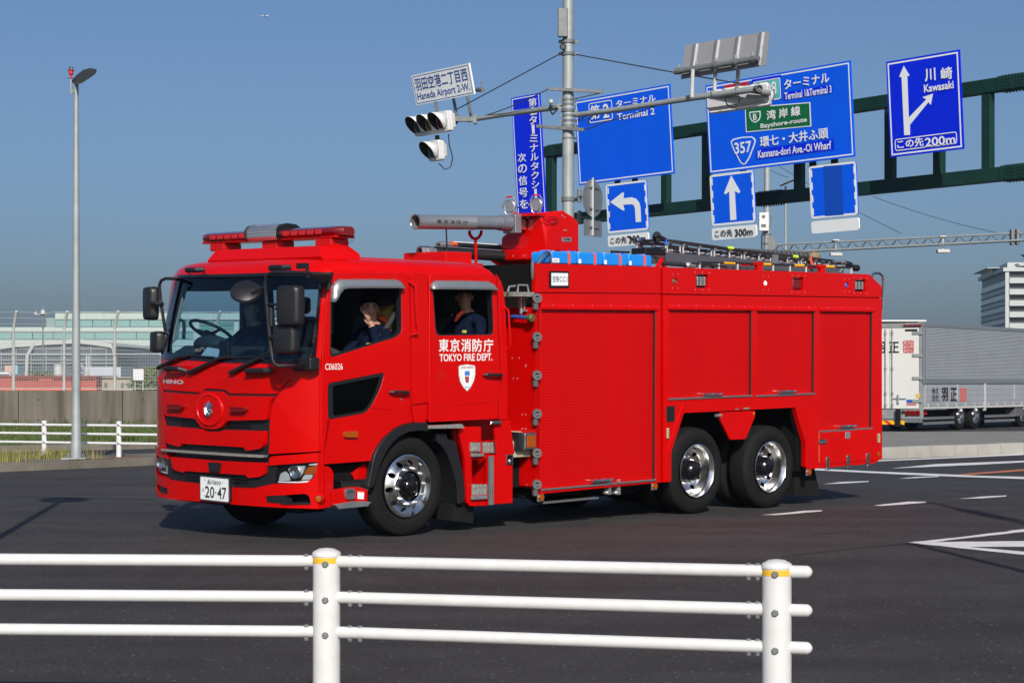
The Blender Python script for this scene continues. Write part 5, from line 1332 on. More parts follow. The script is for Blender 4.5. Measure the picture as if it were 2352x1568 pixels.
dr_ = sq(3, [(1150, 150), (1165, 118), (1190, 108), (1750, 112), (1785, 128), (1798, 170), (1815, 600), (1832, 900), (1834, 1300)]) + sq(4, [(1820, 120), (1818, 302), (1152, 334), (1150, 100)])
rdoor = panel("rear_door", dr_, sidef(.0185), .0205, RED, FE, holes=[win_r], bevel=.006)
panel("rear_pillar", sq(3, [(1800, 108), (1850, 180), (1872, 260), (1890, 420), (1908, 900), (1915, 1300)]) + sq(4, [(1905, 300), (1832, 303), (1834, 120)]) + sq(3, [(1846, 1200), (1844, 900), (1828, 600), (1812, 170)]), sidef(.0185), .013, RED, FE, bevel=.004)
for nm, x0, x1, y0, y1 in (("door_crease", 1175, 1815, 1320, 1350),): 
    P = sq(3, [(x0, 1382), (x1, 1318), (x1, 1334), (x0, 1398)])
    panel(nm, P, sidef(.0), .006, RED, rdoor, bevel=.003)
# handle recess, grab rails, handles
def door_handle(par, k, x0, x1, y0, y1):
    P = sq(k, [(x0, (y0 + y1) / 2), (x1, (y0 + y1) / 2)])
    a, b = Vector((P[0][0], 0, P[0][1])), Vector((P[1][0], 0, P[1][1]))
    mb = MB(); mb.tube([a + Vector((0, -.02, 0)), a + Vector((.03, -.045, .002)), a.lerp(b, .7) + Vector((0, -.05, 0)), b + Vector((-.03, -.045, 0)), b + Vector((0, -.006, 0))], [.010, .014, .015, .017, .017], 10)
    mb.build("handle", BLK, par)
    c = a.lerp(b, .5)
    panel("handle_recess", rnd(rect(c.x - .05, c.z - .035, c.x + .05, c.z + .05), .035), sidef(.0005), .004, REDD, par, smooth=0, bevel=.003)
fd_ = [o for o in FE.children if o.name.startswith("front_door")][0]
door_handle(fd_, 3, 750, 940, 1228, 1270)
door_handle(rdoor, 3, 1660, 1838, 1064, 1100)
P = sq(3, [(880, 1322)])[0]; mb = MB(); mb.lathe((P[0], .0, P[1]), (0, -1, 0), [(0, .012), (.004, .012), (.006, 0)], 14); mb.build("lock", CHROME, fd_)
P = sq(3, [(1230, 1045), (1308, 1045), (1308, 1140), (1230, 1140)]); panel("recess_plate", rnd(P, .02), sidef(.0005), .005, REDD, rdoor, bevel=.004)
def grab(pts, w0=.0, r=.014, out=.06, m=RED, nm="grab_rail"):
    P = [Vector((x, 0, z)) for x, z in pts]; n = len(P)
    Q = [P[0] + Vector((0, w0, 0))] + [p + Vector((0, w0 - out, 0)) for p in P[1:-1]] + [P[-1] + Vector((0, w0, 0))]
    mb = MB(); mb.tube(Q, r, 10); return mb.build(nm, m, FE)
grab(sq(3, [(952, 175), (990, 225), (995, 400), (1003, 560), (1015, 620), (1010, 680), (975, 700)]), .01, .012, .05)
grab(sq(3, [(1874, 425), (1888, 460), (1895, 600), (1905, 740), (1908, 800), (1893, 850)]), .01, .012, .05)
# drip shields over the windows
def visor(pts_out, pts_in, nm="window_visor"):
    poly = pts_out + pts_in[::-1]
    n = len(pts_out); mb = MB()
    for i in range(n):
        a = pts_out[i]; b = pts_in[i]
        for t, d in ((0, .002), (.12, .030), (.5, .048), (1.0, .062)):
            mb.v.append((a[0] + (b[0] - a[0]) * t, -d, a[1] + (b[1] - a[1]) * t))
    for i in range(n - 1):
        for k in range(3): q0 = i * 4 + k; mb.f.append((q0, q0 + 4, q0 + 5, q0 + 1))
    o = mb.build(nm, SILV, FE, smooth=50); so = o.modifiers.new("s", 'SOLIDIFY'); so.thickness = .004; return o
visor(sq(3, [(188, 382), (196, 320), (207, 235), (232, 185), (275, 160), (560, 158), (820, 162), (862, 176), (880, 205), (887, 250)]),
      sq(3, [(208, 380), (236, 340), (256, 300), (290, 258), (330, 250), (560, 246), (820, 248), (846, 249), (866, 250), (884, 251)]))
visor(sq(3, [(1152, 255), (1158, 215), (1172, 190), (1205, 172), (1460, 172), (1710, 180), (1752, 198), (1775, 225), (1785, 264)]),
      sq(3, [(1153, 256), (1175, 257), (1200, 258), (1230, 258), (1460, 260), (1700, 263), (1735, 264), (1760, 265), (1784, 266)]))
for pts in ([(280, 160), (425, 157), (625, 158), (818, 160), (205, 235), (188, 380)], [(1200, 174), (1382, 173), (1548, 177), (1722, 180)]):
    for x, z in sq(3, pts): mb = MB(); mb.lathe((x, .0, z + .006), (0, -1, 0), [(0, .007), (.006, .005), (.007, 0)], 8); mb.build("visor_clip", CHROME, FE)
# rubber window gaskets and quarter glass
for poly in (win_f, win_r):
    c = [(sum(p[0] for p in poly) / len(poly)), (sum(p[1] for p in poly) / len(poly))]
    inn = [(p[0] + (c[0] - p[0]) * .045, p[1] + (c[1] - p[1]) * .06) for p in poly]
    panel("window_gasket", poly, sidef(.016), .012, BLK, FE, holes=[inn], smooth=0)
c = [(sum(p[0] for p in win_q) / len(win_q)), (sum(p[1] for p in win_q) / len(win_q))]
inn = [(p[0] + (c[0] - p[0]) * .16, p[1] + (c[1] - p[1]) * .16) for p in win_q]
panel("lower_window_gasket", win_q, sidef(.012), .010, BLK, fd_, holes=[inn], smooth=0)
panel("lower_window", inn, sidef(.012), .004, DKG, fd_, smooth=0)
panel("dark_window_backing", inn, sidef(.0215), .003, DARK, fd_, smooth=0)  # dark sheet standing in for the unlit cab behind the glass
mb = MB(); mb.bb((-.9, .16, 1.02), (-.2, .18, 1.75)); mb.build("door_lining", DARK, fd_)
# ---------- front: base skin, hood flap, corner panels, grille
base = fq(2, [(195, 22), (900, 40), (1500, 45), (1860, 20), (1893, 60), (1895, 925), (1365, 958), (820, 945), (290, 900), (182, 858), (168, 500), (172, 130)])
panel("front_skin", [(max(.0015, x), y) for x, y in base], frontf(-.002), .010, RED, FE, cuts=WC, smooth=50)
flap = fq(2, [(222, 138), (900, 158), (1588, 172), (1530, 235), (1468, 322), (962, 318), (910, 278), (715, 266), (660, 308), (268, 278)])
panel("hood_flap", rnd(flap, .012), frontf(.010), .016, RED, FE, cuts=WC, bevel=.006, smooth=50)
corn = fq(2, [(1640, 158), (1760, 178), (1893, 160), (1893, 925), (1372, 952), (1384, 600), (1408, 440), (1450, 360), (1545, 240)])
panel("corner_panel", corn, frontf(.010), .018, RED, FE, cuts=WC, bevel=.008, smooth=50)
corn2 = fq(2, [(172, 135), (212, 140), (256, 290), (282, 600), (296, 885), (182, 850), (168, 500)])
panel("corner_panel", corn2, frontf(.010), .018, RED, FE, cuts=WC, bevel=.006, smooth=50)
darkc = fq(2, [(262, 286), (660, 318), (715, 276), (908, 286), (960, 328), (1462, 334), (1408, 425), (1384, 600), (1368, 965), (295, 895), (284, 600)])
panel("grille_backing", darkc, frontf(.010), .006, BLK, FE, cuts=WC, smooth=50)
gr1 = fq(2, [(282, 303), (655, 334), (715, 293), (892, 302), (948, 344), (1440, 352), (1398, 430), (1374, 594), (962, 604), (945, 622), (915, 662), (850, 690), (760, 690), (690, 668), (650, 615), (632, 582), (312, 548), (292, 440)])
gp1 = panel("grille_panel", rnd(gr1, .015), frontf(.020), .040, RED, FE, cuts=WC, bevel=.012, smooth=50)
gr2 = fq(2, [(312, 655), (700, 692), (740, 716), (888, 720), (935, 700), (1356, 712), (1350, 850), (1318, 893), (1162, 918), (1146, 880), (486, 842), (470, 876), (335, 838), (318, 790)])
panel("grille_panel", rnd(gr2, .02), frontf(.020), .045, RED, FE, cuts=WC, bevel=.014, smooth=50)
gd = []
for y0, y1 in ((600, 640), (645, 680)): 
    for a, b in ((460, 690), (930, 1165)):
        P = fq(2, [(a, y0 - 10 + (a - 700) * .03), (b, y0 - 10 + (b - 700) * .03), (b, y1 - 14 + (b - 700) * .03), (a, y1 - 14 + (a - 700) * .03)])
        panel("grille_slat", P, frontf(.018), .008, BLKG, FE, cuts=WC, smooth=0)
P = fq(2, [(486, 842), (1146, 880), (1146, 905), (486, 868)]); panel("grille_slat", P, frontf(.018), .01, BLKG, FE, cuts=WC, smooth=0)
# emblem roundel
ce = fq(2, [(785, 490)])[0]; cr = fq(2, [(785, 340)])[0]; rr_ = abs(cr[1] - ce[1])
sE = S_(*ce) - .060
mb = MB(); mb.lathe((sE + .004, ce[0], ce[1]), (-1, 0, 0), [(0, rr_ + .028), (.018, rr_ + .016), (.022, rr_ + .004), (.012, rr_ - .002), (.012, 0)], 48); mb.v = [(x, ce[0] + (y - ce[0]) * 1.32, z) for x, y, z in mb.v]; mb.build("emblem_roundel", RED, FE)
em = bpy.data.objects.new("emblem", None); COL.objects.link(em); em.parent = FE
f_em = lambda x, y, d: (sE - .014 - d, ce[0] - x * 1.45, ce[1] + y * 1.12 + .008)
star = []
for k in range(12):
    a = math.pi / 2 + k * math.pi / 6; r_ = .062 if k % 2 == 0 else .044
    star.append((r_ * math.cos(a) * .85, r_ * math.sin(a) * 1.15))
ec = Vector(f_em(0, 0, 0))
mb = MB(); mb.v = [tuple(f_em(x, y, .002)) for x, y in star] + [tuple(f_em(0, .0, .022))]; mb.f = [(i, (i + 1) % 12, 12) for i in range(12)]; mb.build("star", CHROME, em, smooth=0)
mb = MB(); mb.ball(f_em(0, -.045, .008), (.012, .02, .030), 10, 8); mb.ball(f_em(0, .0, .012), (.010, .016, .016), 10, 8)
for s in (-1, 1): mb.tube([f_em(s * .018, -.06, .01), f_em(s * .034, -.03, .01), f_em(s * .040, .01, .01)], [.007, .009, .004], 8)
mb.build("shield", CHROME, em)
for (a, b, y) in ((372, 522, 455), (1030, 1188, 482)):
    P = fq(2, [(a, y - 26), (b, y - 20), (b, y + 28), (a, y + 24)])
    lg = panel("front_flasher", rnd(P, .018), frontf(.055), .05, REDL, FE, bevel=.008, cuts=[])
# maker's letters
mb = MB(); A = fq(2, [(272, 165), (482, 222)]); 
xx0, xx1 = A[1][0], A[0][0]; ff = lambda x, y: (S_(-x, y) - .032, -x, y)
text(mb, "HINO", (-xx1, A[1][1] - .003, -xx0, A[0][1] - .006), ff, .035); mb.build("lettering", mat("silver_letters", (.62, .62, .63), .35, .3), FE, smooth=0, fix=False)
# chequer step strip
P = fq(2, [(280, 897), (820, 935), (1362, 964), (1350, 988), (820, 958), (288, 918)])
st_ = panel("front_step", P, frontf(.02), .055, CHECK, FE, cuts=WC, smooth=0, bevel=.003)
# grab handles under the windscreen and on the roof edge
for k, pts in ((2, [(312, 75), (335, 62), (480, 66), (505, 92)]), (2, [(1145, 98), (1180, 86), (1370, 82), (1410, 80)]), (1, [(525, 480), (560, 472), (660, 474), (695, 466)]), (1, [(1395, 455), (1430, 448), (1560, 446), (1598, 440)])):
    P = fq(k, pts); V = [Vector((S_(x, y) - (.02 if i in (0, 3) else .075), x, y)) for i, (x, y) in enumerate(P)]
    mb = MB(); mb.tube(V, [.024, .026, .026, .024], 8); mb.build("front_handle", BLK, FE)
# wipers
for blade, arm in ([[(230, 1500 - 10), (430, 1385), (520, 1360)], [(520, 1362), (800, 1382)]], [[(545, 1545), (880, 1385), (975, 1378)], [(870, 1390), (1240, 1380)]], [[(980, 1545), (1290, 1385), (1340, 1340)], [(1340, 1345), (1770, 1330)]]):
    V = [Vector((S_(x, y) - .045, x, y)) for x, y in fq(1, blade)]
    w_ = bpy.data.objects.new("wiper", None); COL.objects.link(w_); w_.parent = FE
    mb = MB(); mb.tube(V, [.022, .015, .010], 8); mb.build("arm", BLK, w_)
    V = [Vector((S_(x, y) - .028, x, y)) for x, y in fq(1, arm)]
    mb = MB(); mb.tube([V[0].lerp(V[1], i / 6) for i in range(7)], .010, 6); mb.build("blade", BLK, w_)
# ---------- bumper
outer = fq(2, [(152, 930), (172, 884), (215, 874), (288, 898), (300, 1002), (185, 968), (176, 1060), (172, 1152), (335, 1226), (610, 1262), (955, 1302), (1200, 1310), (1400, 1266), (1640, 1262), (1760, 1248), (1825, 1205), (1855, 1130), (1872, 1034),
                   (1360, 1074), (1366, 996), (1395, 976), (1660, 958), (1892, 940), (1925, 985), (1945, 1080), (1990, 1100), (2010, 1125)], .03) 
low_ = fq(2, [(2003, 1540), (1700, 1520), (1240, 1498), (780, 1462), (345, 1425), (180, 1392), (158, 1330)], .03)
fogR = rnd(fq(2, [(1320, 1395), (1345, 1388), (1520, 1382), (1740, 1366), (1782, 1390), (1800, 1478), (1500, 1472), (1325, 1462)], .03), .015)
fogL = rnd(fq(2, [(182, 1262), (302, 1312), (302, 1375), (182, 1332)], .03), .01)
WC2 = WC
bumper = panel("bumper", [(max(.0015, x), y) for x, y in outer + low_], frontf(-.03), .075, RED, FE, holes=[fogR, fogL], cuts=WC2, bevel=.010, smooth=50)
panel("bumper_backing", fq(2, [(180, 965), (290, 900), (1368, 965), (1362, 1060), (1875, 1030), (1870, 1250), (1200, 1315), (950, 1305), (335, 1230), (168, 1155)], .0), frontf(-.03), .01, BLK, FE, cuts=WC, smooth=0)
panel("bumper_grille_surround", fq(2, [(302, 990), (1360, 1070), (1440, 1072), (1400, 1262), (1200, 1306), (955, 1298), (610, 1258), (335, 1222), (290, 1170)], .02), frontf(.0), .022, BLK, FE, cuts=WC, bevel=.004, smooth=50)
panel("bumper_grille_panel", rnd(fq(2, [(332, 982), (820, 1024), (1322, 1046), (1306, 1166), (1272, 1190), (1140, 1203), (1122, 1172), (482, 1130), (470, 1148), (372, 1118), (350, 1090)], .04), .012), frontf(.022), .035, RED, FE, cuts=WC, bevel=.010, smooth=50)
for y in (1165, 1205, 1240):
    P = fq(2, [(485, y - 28), (1130, y + 8), (1130, y + 20), (485, y - 16)], .03); panel("bumper_slat", P, frontf(.022), .012, BLKG, FE, cuts=WC, smooth=0)
panel("camera_cover", rnd(fq(2, [(733, 1038), (852, 1045), (838, 1142), (742, 1130)], .06), .01), frontf(.055), .03, BLK, FE, bevel=.008)
panel("pocket_back", fq(2, [(1300, 1370), (1810, 1350), (1820, 1490), (1310, 1475)], -.03), frontf(-.09), .01, CHAS, FE, cuts=WC, smooth=0)
panel("pocket_back", fq(2, [(170, 1250), (315, 1300), (315, 1390), (170, 1345)], -.03), frontf(-.09), .01, CHAS, FE, cuts=WC, smooth=0)
panel("fog_cover", rnd(fq(2, [(1330, 1396), (1530, 1384), (1545, 1470), (1335, 1458)], .03), .015), frontf(-.03), .07, BLK, FE, cuts=WC, bevel=.008)
panel("fog_cover", rnd(fq(2, [(215, 1285), (300, 1315), (298, 1370), (212, 1340)], .03), .008), frontf(-.03), .07, BLK, FE, cuts=WC, bevel=.006)
panel("pocket_shelf", fq(2, [(1500, 1462), (1790, 1462), (1800, 1476), (1495, 1478)], .03), frontf(-.03), .09, BLK, FE, cuts=WC, bevel=.003)
for y in (1168, 1210, 1250):
    P = [(max(.0015, a), b) for a, b in fq(2, [(1970, y - 20), (1990, y - 18), (1988, y + 16), (1968, y + 14)], .03)]
    panel("bumper_vent", P, frontf(.03), .018, CHAS, FE, smooth=0)
c_ = fq(2, [(1948, 1430)], .05)[0]
mb = MB(); mb.lathe((S_(c_[0], c_[1]) - .03, c_[0], c_[1]), (-.75, -.6, 0), [(-.05, .05), (.01, .045), (.02, .034), (.012, .032)], 20); mb.build("marker_bezel", RED, FE)
mb = MB(); mb.lathe((S_(c_[0], c_[1]) - .035, c_[0], c_[1]), (-.75, -.6, 0), [(0, .031), (.015, .028), (.02, 0)], 20); mb.build("marker_lamp", AMB, FE)
REFL = mat("headlight_reflector", (.80, .81, .82), .22, .55)
# headlights
def headlight(k, outline, main, low2, small, amber, strip, sgn=1):
    hl = bpy.data.objects.new("headlight", None); COL.objects.link(hl); hl.parent = FE
    o_ = [(max(.0015, a), b) for a, b in fq(k, outline, .02)]
    panel("housing", o_, frontf(-.022), .012, BLKG, hl, cuts=WC, smooth=50)
    for nm, P, m_, off, t in (("reflector", main, CHROME, -.008, .012), ("reflector", low2, CHROME, -.008, .010), ("reflector", small, CHROME, -.008, .010), ("indicator", amber, AMB, -.006, .014), ("light_strip", strip, SWHT, -.006, .012)):
        if P: panel(nm, rnd([(max(.0015, a), b) for a, b in fq(k, P, .02)], .012), frontf(off), t, m_, hl, cuts=WC, smooth=40, bevel=.004)
    if main:
        for m_ in [o for o in hl.children if o.name.startswith("reflector")]: m_.data.materials[0] = REFL
        P = fq(k, main, .02); cx_ = sum(p[0] for p in P) / len(P); cz = sum(p[1] for p in P) / len(P)
        mb = MB(); mb.lathe((S_(cx_, cz) - .012, cx_, cz), (-1, -.25, 0), [(0, .052), (.012, .055), (.012, .046), (.024, .034), (.030, .016), (.031, 0)], 24); mb.build("projector", CLR, hl)
        mb = MB(); mb.lathe((S_(cx_, cz) - .004, cx_, cz), (-1, -.25, 0), [(0, .058), (.018, .060), (.018, .050), (.004, .03), (0, 0)], 24); mb.build("projector_ring", CHROME, hl)
        for dx, dz, m_ in ((-.10, -.03, CHROME), (.16, -.005, CHROME)): pass
    panel("cover_glass", o_, frontf(.024), .004, CLR, hl, cuts=WC, smooth=60)
    return hl
headlight(24, [(420, 640), (700, 605), (1090, 570), (1088, 620), (1055, 760), (1020, 860), (960, 905), (700, 920), (385, 905), (425, 860)],
          [(575, 690), (640, 640), (840, 640), (800, 760), (740, 830), (650, 830), (610, 780)], [(450, 760), (530, 720), (590, 800), (600, 870), (425, 880)], [(830, 775), (960, 775), (930, 850), (775, 865)],
          [(890, 660), (1025, 630), (1005, 765), (825, 765)], [(905, 612), (1085, 580), (1085, 615), (1048, 755), (1010, 850), (955, 893), (700, 905), (420, 898), (420, 884), (720, 885), (930, 865), (985, 820), (1025, 700), (1048, 622), (905, 628)])
headlight(2, [(180, 985), (292, 1008), (298, 1165), (180, 1140)], [(192, 1005), (232, 1010), (240, 1090), (200, 1085)], [(250, 1080), (285, 1090), (285, 1150), (255, 1150)], None, None, [(184, 1120), (290, 1155), (290, 1165), (184, 1135)])
# number plate
pl = [Vector((-1.425, 1.27 + s * .22, z)) for s, z in ((1, 0), (-1, 0))]
c_ = TL(q(2, [(778, 1320)])[0], 0, -1.43); pc = c_
lp_ = bpy.data.objects.new("number_plate", None); COL.objects.link(lp_); lp_.parent = FE
fpl = lambda x, y, d=0: (-1.425 - d, pc.y - x, pc.z + y)
panel("plate", rnd(rect(-.22, -.11, .22, .11), .012), fpl, .003, SWHT, lp_, bevel=.001)
panel("frame", rnd(rect(-.226, -.117, .226, .117), .014), fpl, .006, CHROME, lp_, holes=[rnd(rect(-.216, -.106, .216, .106), .012)], smooth=0)
NUMG = mat("plate_green_black", (.012, .03, .022), .4)
mb = MB(); g = lambda x, y: fpl(x, y, .006)
zw = lambda x: (x - 778) / 323 * .44
zh = lambda y: -(y - 1320) / 276 * .22
text(mb, "品川", (zw(700), zh(1268), zw(772), zh(1216)), g, .01); text(mb, "800", (zw(776), zh(1268), zw(850), zh(1224)), g, .005)
for ch, a, b in (("2", 672, 722), ("0", 728, 776), ("4", 812, 858), ("7", 864, 912)): text(mb, ch, (zw(a), zh(1428), zw(b), zh(1292)), g, .012)
mb.add([g(zw(x), zh(y)) for x, y in ((785, 1352), (800, 1352), (800, 1366), (785, 1366))], [(0, 1, 2, 3)])
text(mb, "は", (zw(636), zh(1362), zw(658), zh(1318)), g, .0)
mb.build("lettering", NUMG, lp_, smooth=0, fix=False)
for x, y in ((668, 1222), (866, 1238), (666, 1408), (862, 1424)): mb = MB(); mb.lathe(fpl(zw(x), zh(y), .003), (-1, 0, 0), [(0, .006), (.004, .005), (.005, 0)], 8); mb.build("screw", GALVD, lp_)
panel("plate_bracket", rect(-.2, -.10, .2, .10), lambda x, y, d: (-1.34 - d, pc.y - x, pc.z + y), .083, BLK, FE, smooth=0)
# ---------- mirrors
def MP(x, y, s, k=1): return TL(q(k, [(x, y)])[0], 0, s)
mr = bpy.data.objects.new("mirror_frame", None); COL.objects.link(mr); mr.parent = FE
mb = MB(); V = [MP(1990, 520, -1.12), MP(1780, 505, -1.3), MP(1720, 498, -1.42), MP(1450, 490, -1.50), MP(1365, 500, -1.52), MP(1322, 540, -1.52), MP(1308, 610, -1.52), MP(1322, 800, -1.52), MP(1345, 1050, -1.52), MP(1362, 1250, -1.52), MP(1385, 1400, -1.52), MP(1405, 1450, -1.52), MP(1450, 1475, -1.50), MP(1600, 1465, -1.42), MP(1800, 1440, -1.15)]
mb.tube(V, .017, 10); mb.build("bar", BLK, mr)
mb = MB()
for a, b in (((1860, 500), (1990, 540)),): pass
V = [MP(2000, 492, -1.08), MP(1790, 500, -1.22), MP(1760, 545, -1.22), MP(1850, 580, -1.15), MP(1920, 680, -1.08), MP(1950, 680, -1.05), MP(1985, 560, -1.05)]
mb.v = [tuple(p) for p in V] + [tuple(p + Vector((.05, .02, 0))) for p in V]; n = len(V)
mb.f = [tuple(range(n)), tuple(range(n, 2 * n))[::-1]] + [(i, (i + 1) % n, n + (i + 1) % n, n + i) for i in range(n)]
mb.build("bracket", BLK, mr, bevel=.006)
mb = MB(); mb.tube([MP(1750, 545, -1.35), MP(1750, 430, -1.35)], .016, 8); mb.box(MP(1700, 428, -1.37), (.05, .12, .05)); mb.build("antenna_mount", BLK, mr)
mb = MB(); mb.box(MP(1735, 1450, -1.2), (.12, .26, .12)); mb.build("foot", BLK, mr, bevel=.02)
def mirror(c, hw, hh, dep, rot, nm="mirror", par=None, rad=.05, glassm=CHROME):
    """rounded housing facing forward (-x), glass on the back"""
    Mr = Matrix.Rotation(rot, 3, 'Z')
    o = bpy.data.objects.new(nm, None); COL.objects.link(o); o.parent = par or FE
    rings = [(-dep, .62), (-dep * .92, .80), (-dep * .6, .93), (-dep * .2, 1.0), (0, 1.0), (.01, .95)]
    base_ = rnd(rect(-hw, -hh, hw, hh), rad, 5); n = len(base_); mb = MB()
    for x, s in rings:
        for (a, b) in base_: mb.v.append(tuple(Vector(c) + Mr @ Vector((x, a * (s if s < .99 else 1), b * (s * .3 + .7 if s < .99 else 1)))))
    for i in range(len(rings) - 1):
        for k in range(n): mb.f.append((i * n + k, i * n + (k + 1) % n, (i + 1) * n + (k + 1) % n, (i + 1) * n + k))
    mb.f.append(tuple(range(n))[::-1]); mb.f.append(tuple((len(rings) - 1) * n + k for k in range(n)))
    mb.build("housing", BLK, o, smooth=50)
    mb = MB(); mb.v = [tuple(Vector(c) + Mr @ Vector((.012, a * .92, b * .95))) for a, b in base_]; mb.f = [tuple(range(n))]; mb.build("mirror_glass", glassm, o, smooth=0, fix=False)
    return o
mirror(MP(1590, 845, -1.52), .135, .178, .09, math.radians(14), "rear_view_mirror", mr, .05)
mirror(MP(1545, 1190, -1.50), .135, .130, .08, math.radians(12), "wide_angle_mirror", mr, .05)
mb = MB(); mb.lathe(MP(1105, 700, -1.62) , (-.50, -.50, .71), [(-.02, .12), (.0, .140), (.02, .130), (.04, .09), (.05, 0)], 36); o = mb.build("under_mirror", BLK, mr)
mb = MB(); mb.tube([MP(1160, 690, -1.66), MP(1230, 655, -1.60), MP(1305, 650, -1.52)], .010, 8); mb.build("rod", BLK, mr)
mb = MB(); mb.tube([MP(1330, 830, -1.52), MP(1460, 832, -1.53)], .012, 8); mb.tube([MP(1420, 875, -1.52), MP(1450, 870, -1.52)], .012, 8); mb.tube([MP(1355, 1170, -1.52), MP(1490, 1180, -1.57)], .020, 8); mb.build("rod", BLK, mr)
mb = MB(); mb.lathe(MP(1372, 960, -1.50), (0, 0, 1), [(-.09, .02), (-.08, .028), (.08, .028), (.09, .02)], 12); mb.build("clamp", BLK, mr)
m2 = bpy.data.objects.new("mirror_frame", None); COL.objects.link(m2); m2.parent = FE
mb = MB(); V = [MP(405, 568, -1.1), MP(370, 562, -1.2), MP(270, 558, -1.25), MP(222, 580, -1.25), MP(202, 630, -1.25), MP(215, 780, -1.25), MP(240, 950, -1.25), MP(266, 1110, -1.22)]; mb.tube(V, .016, 8); mb.build("bar", BLK, m2)
mirror(MP(140, 820, -1.22), .115, .165, .08, math.radians(-12), "rear_view_mirror", m2, .06)
mirror(MP(210, 1222, -1.15), .10, .105, .08, math.radians(-12), "wide_angle_mirror", m2, .05)
mb = MB(); mb.tube([MP(120, 815, -1.32), MP(190, 830, -1.30), MP(240, 805, -1.26)], [.022, .024, .03], 8); mb.build("rod", BLK, m2)
# ---------- roof front: platform, light bar
def RB_(x, y, s, k=1): return TL(q(k, [(x, y)])[0], 0, s)
pf = RB_(760, 345, -.80)
p0 = RB_(757, 362, -.86); p1 = RB_(790, 272, -.78)
mb = MB()
prof = [(-.86, 2.575), (-.90, 2.612), (-.84, 2.715), (-.52, 2.727), (-.43, 2.65), (-.42, 2.58)]
for y0_, y1_, w1_ in ((.22, 1.96, .07),):
    for w in (y0_, y1_): mb.v += [(x, w + (w1_ if i in (2, 3) and w < 1 else (-w1_ if i in (2, 3) else 0)), z) for i, (x, z) in enumerate(prof)]
n = len(prof); mb.f = [tuple(range(n)), tuple(range(n, 2 * n))[::-1]] + [(i, (i + 1) % n, n + (i + 1) % n, n + i) for i in range(n)]
mb.build("light_bar_platform", RED, FE, bevel=.01)
LB = bpy.data.objects.new("light_bar", None); COL.objects.link(LB); LB.parent = FE
sL = -.58; zL = RB_(760, 145, sL).z; wa = .20; wb_ = 2.36
def lens(w0, w1, nm):
    mb = MB(); pr_ = [(-.13, -.03), (-.145, .0), (-.135, .035), (-.08, .055), (.08, .055), (.135, .035), (.145, 0), (.13, -.03)]
    L_ = []
    for w, s in ((w0, .55), (w0 + .06, .85), (w0 + .14, 1), (w1 - .14, 1), (w1 - .06, .85), (w1, .55)) if nm == "e" else ((w0, 1), (w1, 1)):
        L_.append([(sL + a * s, w, zL + b * (1 if s == 1 else .9)) for a, b in pr_])
    n = len(pr_)
    for r_ in L_: mb.v += r_
    for i in range(len(L_) - 1):
        for k in range(n): mb.f.append((i * n + k, i * n + (k + 1) % n, (i + 1) * n + (k + 1) % n, (i + 1) * n + k))
    mb.f.append(tuple(range(n))[::-1]); mb.f.append(tuple((len(L_) - 1) * n + k for k in range(n)))
    return mb
mb = MB()
def end_lens(w_end, w_in):
    d = 1 if w_in > w_end else -1; pr_ = [(-.12, -.035), (-.142, .0), (-.132, .035), (-.08, .055), (.08, .055), (.132, .035), (.142, 0), (.12, -.035)]; n = len(pr_); mb = MB()
    L_ = [(0, .45), (.03, .72), (.09, .93), (.16, 1), (abs(w_in - w_end), 1)]
    for t, s in L_: mb.v += [(sL + a * s, w_end + d * t, zL + b * (.8 + .2 * s)) for a, b in pr_]
    for i in range(len(L_) - 1):
        for k in range(n): mb.f.append((i * n + k, i * n + (k + 1) % n, (i + 1) * n + (k + 1) % n, (i + 1) * n + k))
    mb.f.append(tuple(range(n))[::-1]); mb.f.append(tuple((len(L_) - 1) * n + k for k in range(n)))
    return mb.build("red_lens", REDL, LB, smooth=30)
wg1 = RB_(1455, 100, sL - .14).y; wg0 = RB_(1128, 100, sL - .14).y
end_lens(wa, wg1); end_lens(wb_, wg0)
LED = mat("led_block", (.50, .012, .012), .2, coat=.5)
for a, b in ((wa + .22, wg1 - .04), (wg0 + .04, wb_ - .2)):
    n = 5
    for k in range(n):
        w = a + (b - a) * (k + .5) / n; mb = MB(); mb.bb((sL - .135, w - (b - a) / n * .36, zL - .018), (sL - .146, w + (b - a) / n * .36, zL + .026)); mb.build("led_cell", LED, LB, smooth=0, bevel=.004)
# speaker: domed perforated grille
GRIL = bpy.data.materials.new("perforated_steel"); GRIL.use_nodes = True
N = GRIL.node_tree.nodes; L = GRIL.node_tree.links; b = N["Principled BSDF"]; b.inputs["Metallic"].default_value = .9; b.inputs["Roughness"].default_value = .35
tc = N.new("ShaderNodeTexCoord"); mp = N.new("ShaderNodeMapping"); mp.inputs["Scale"].default_value = (0, 1, 1); vo = N.new("ShaderNodeTexVoronoi"); vo.inputs["Scale"].default_value = 36; vo.inputs["Randomness"].default_value = .15
L.new(tc.outputs["Object"], mp.inputs[0]); L.new(mp.outputs[0], vo.inputs[0])
r = N.new("ShaderNodeValToRGB"); r.color_ramp.interpolation = 'CONSTANT'; r.color_ramp.elements[0].color = (.02, .02, .02, 1); r.color_ramp.elements[1].color = (.85, .84, .82, 1); r.color_ramp.elements[1].position = .20
L.new(vo.outputs["Distance"], r.inputs[0]); L.new(r.outputs[0], b.inputs["Base Color"])
mb = MB(); prs = [(-.155, -.05), (-.175, -.02), (-.175, .05), (-.14, .09), (-.05, .108), (.06, .10), (.13, .06), (.15, 0), (.13, -.05)]
n = len(prs)
for w, s in ((wg1 + .0, .93), (wg1 + .04, 1), (wg0 - .04, 1), (wg0, .93)): mb.v += [(sL + a * s, w, zL + b_ * s) for a, b_ in prs]
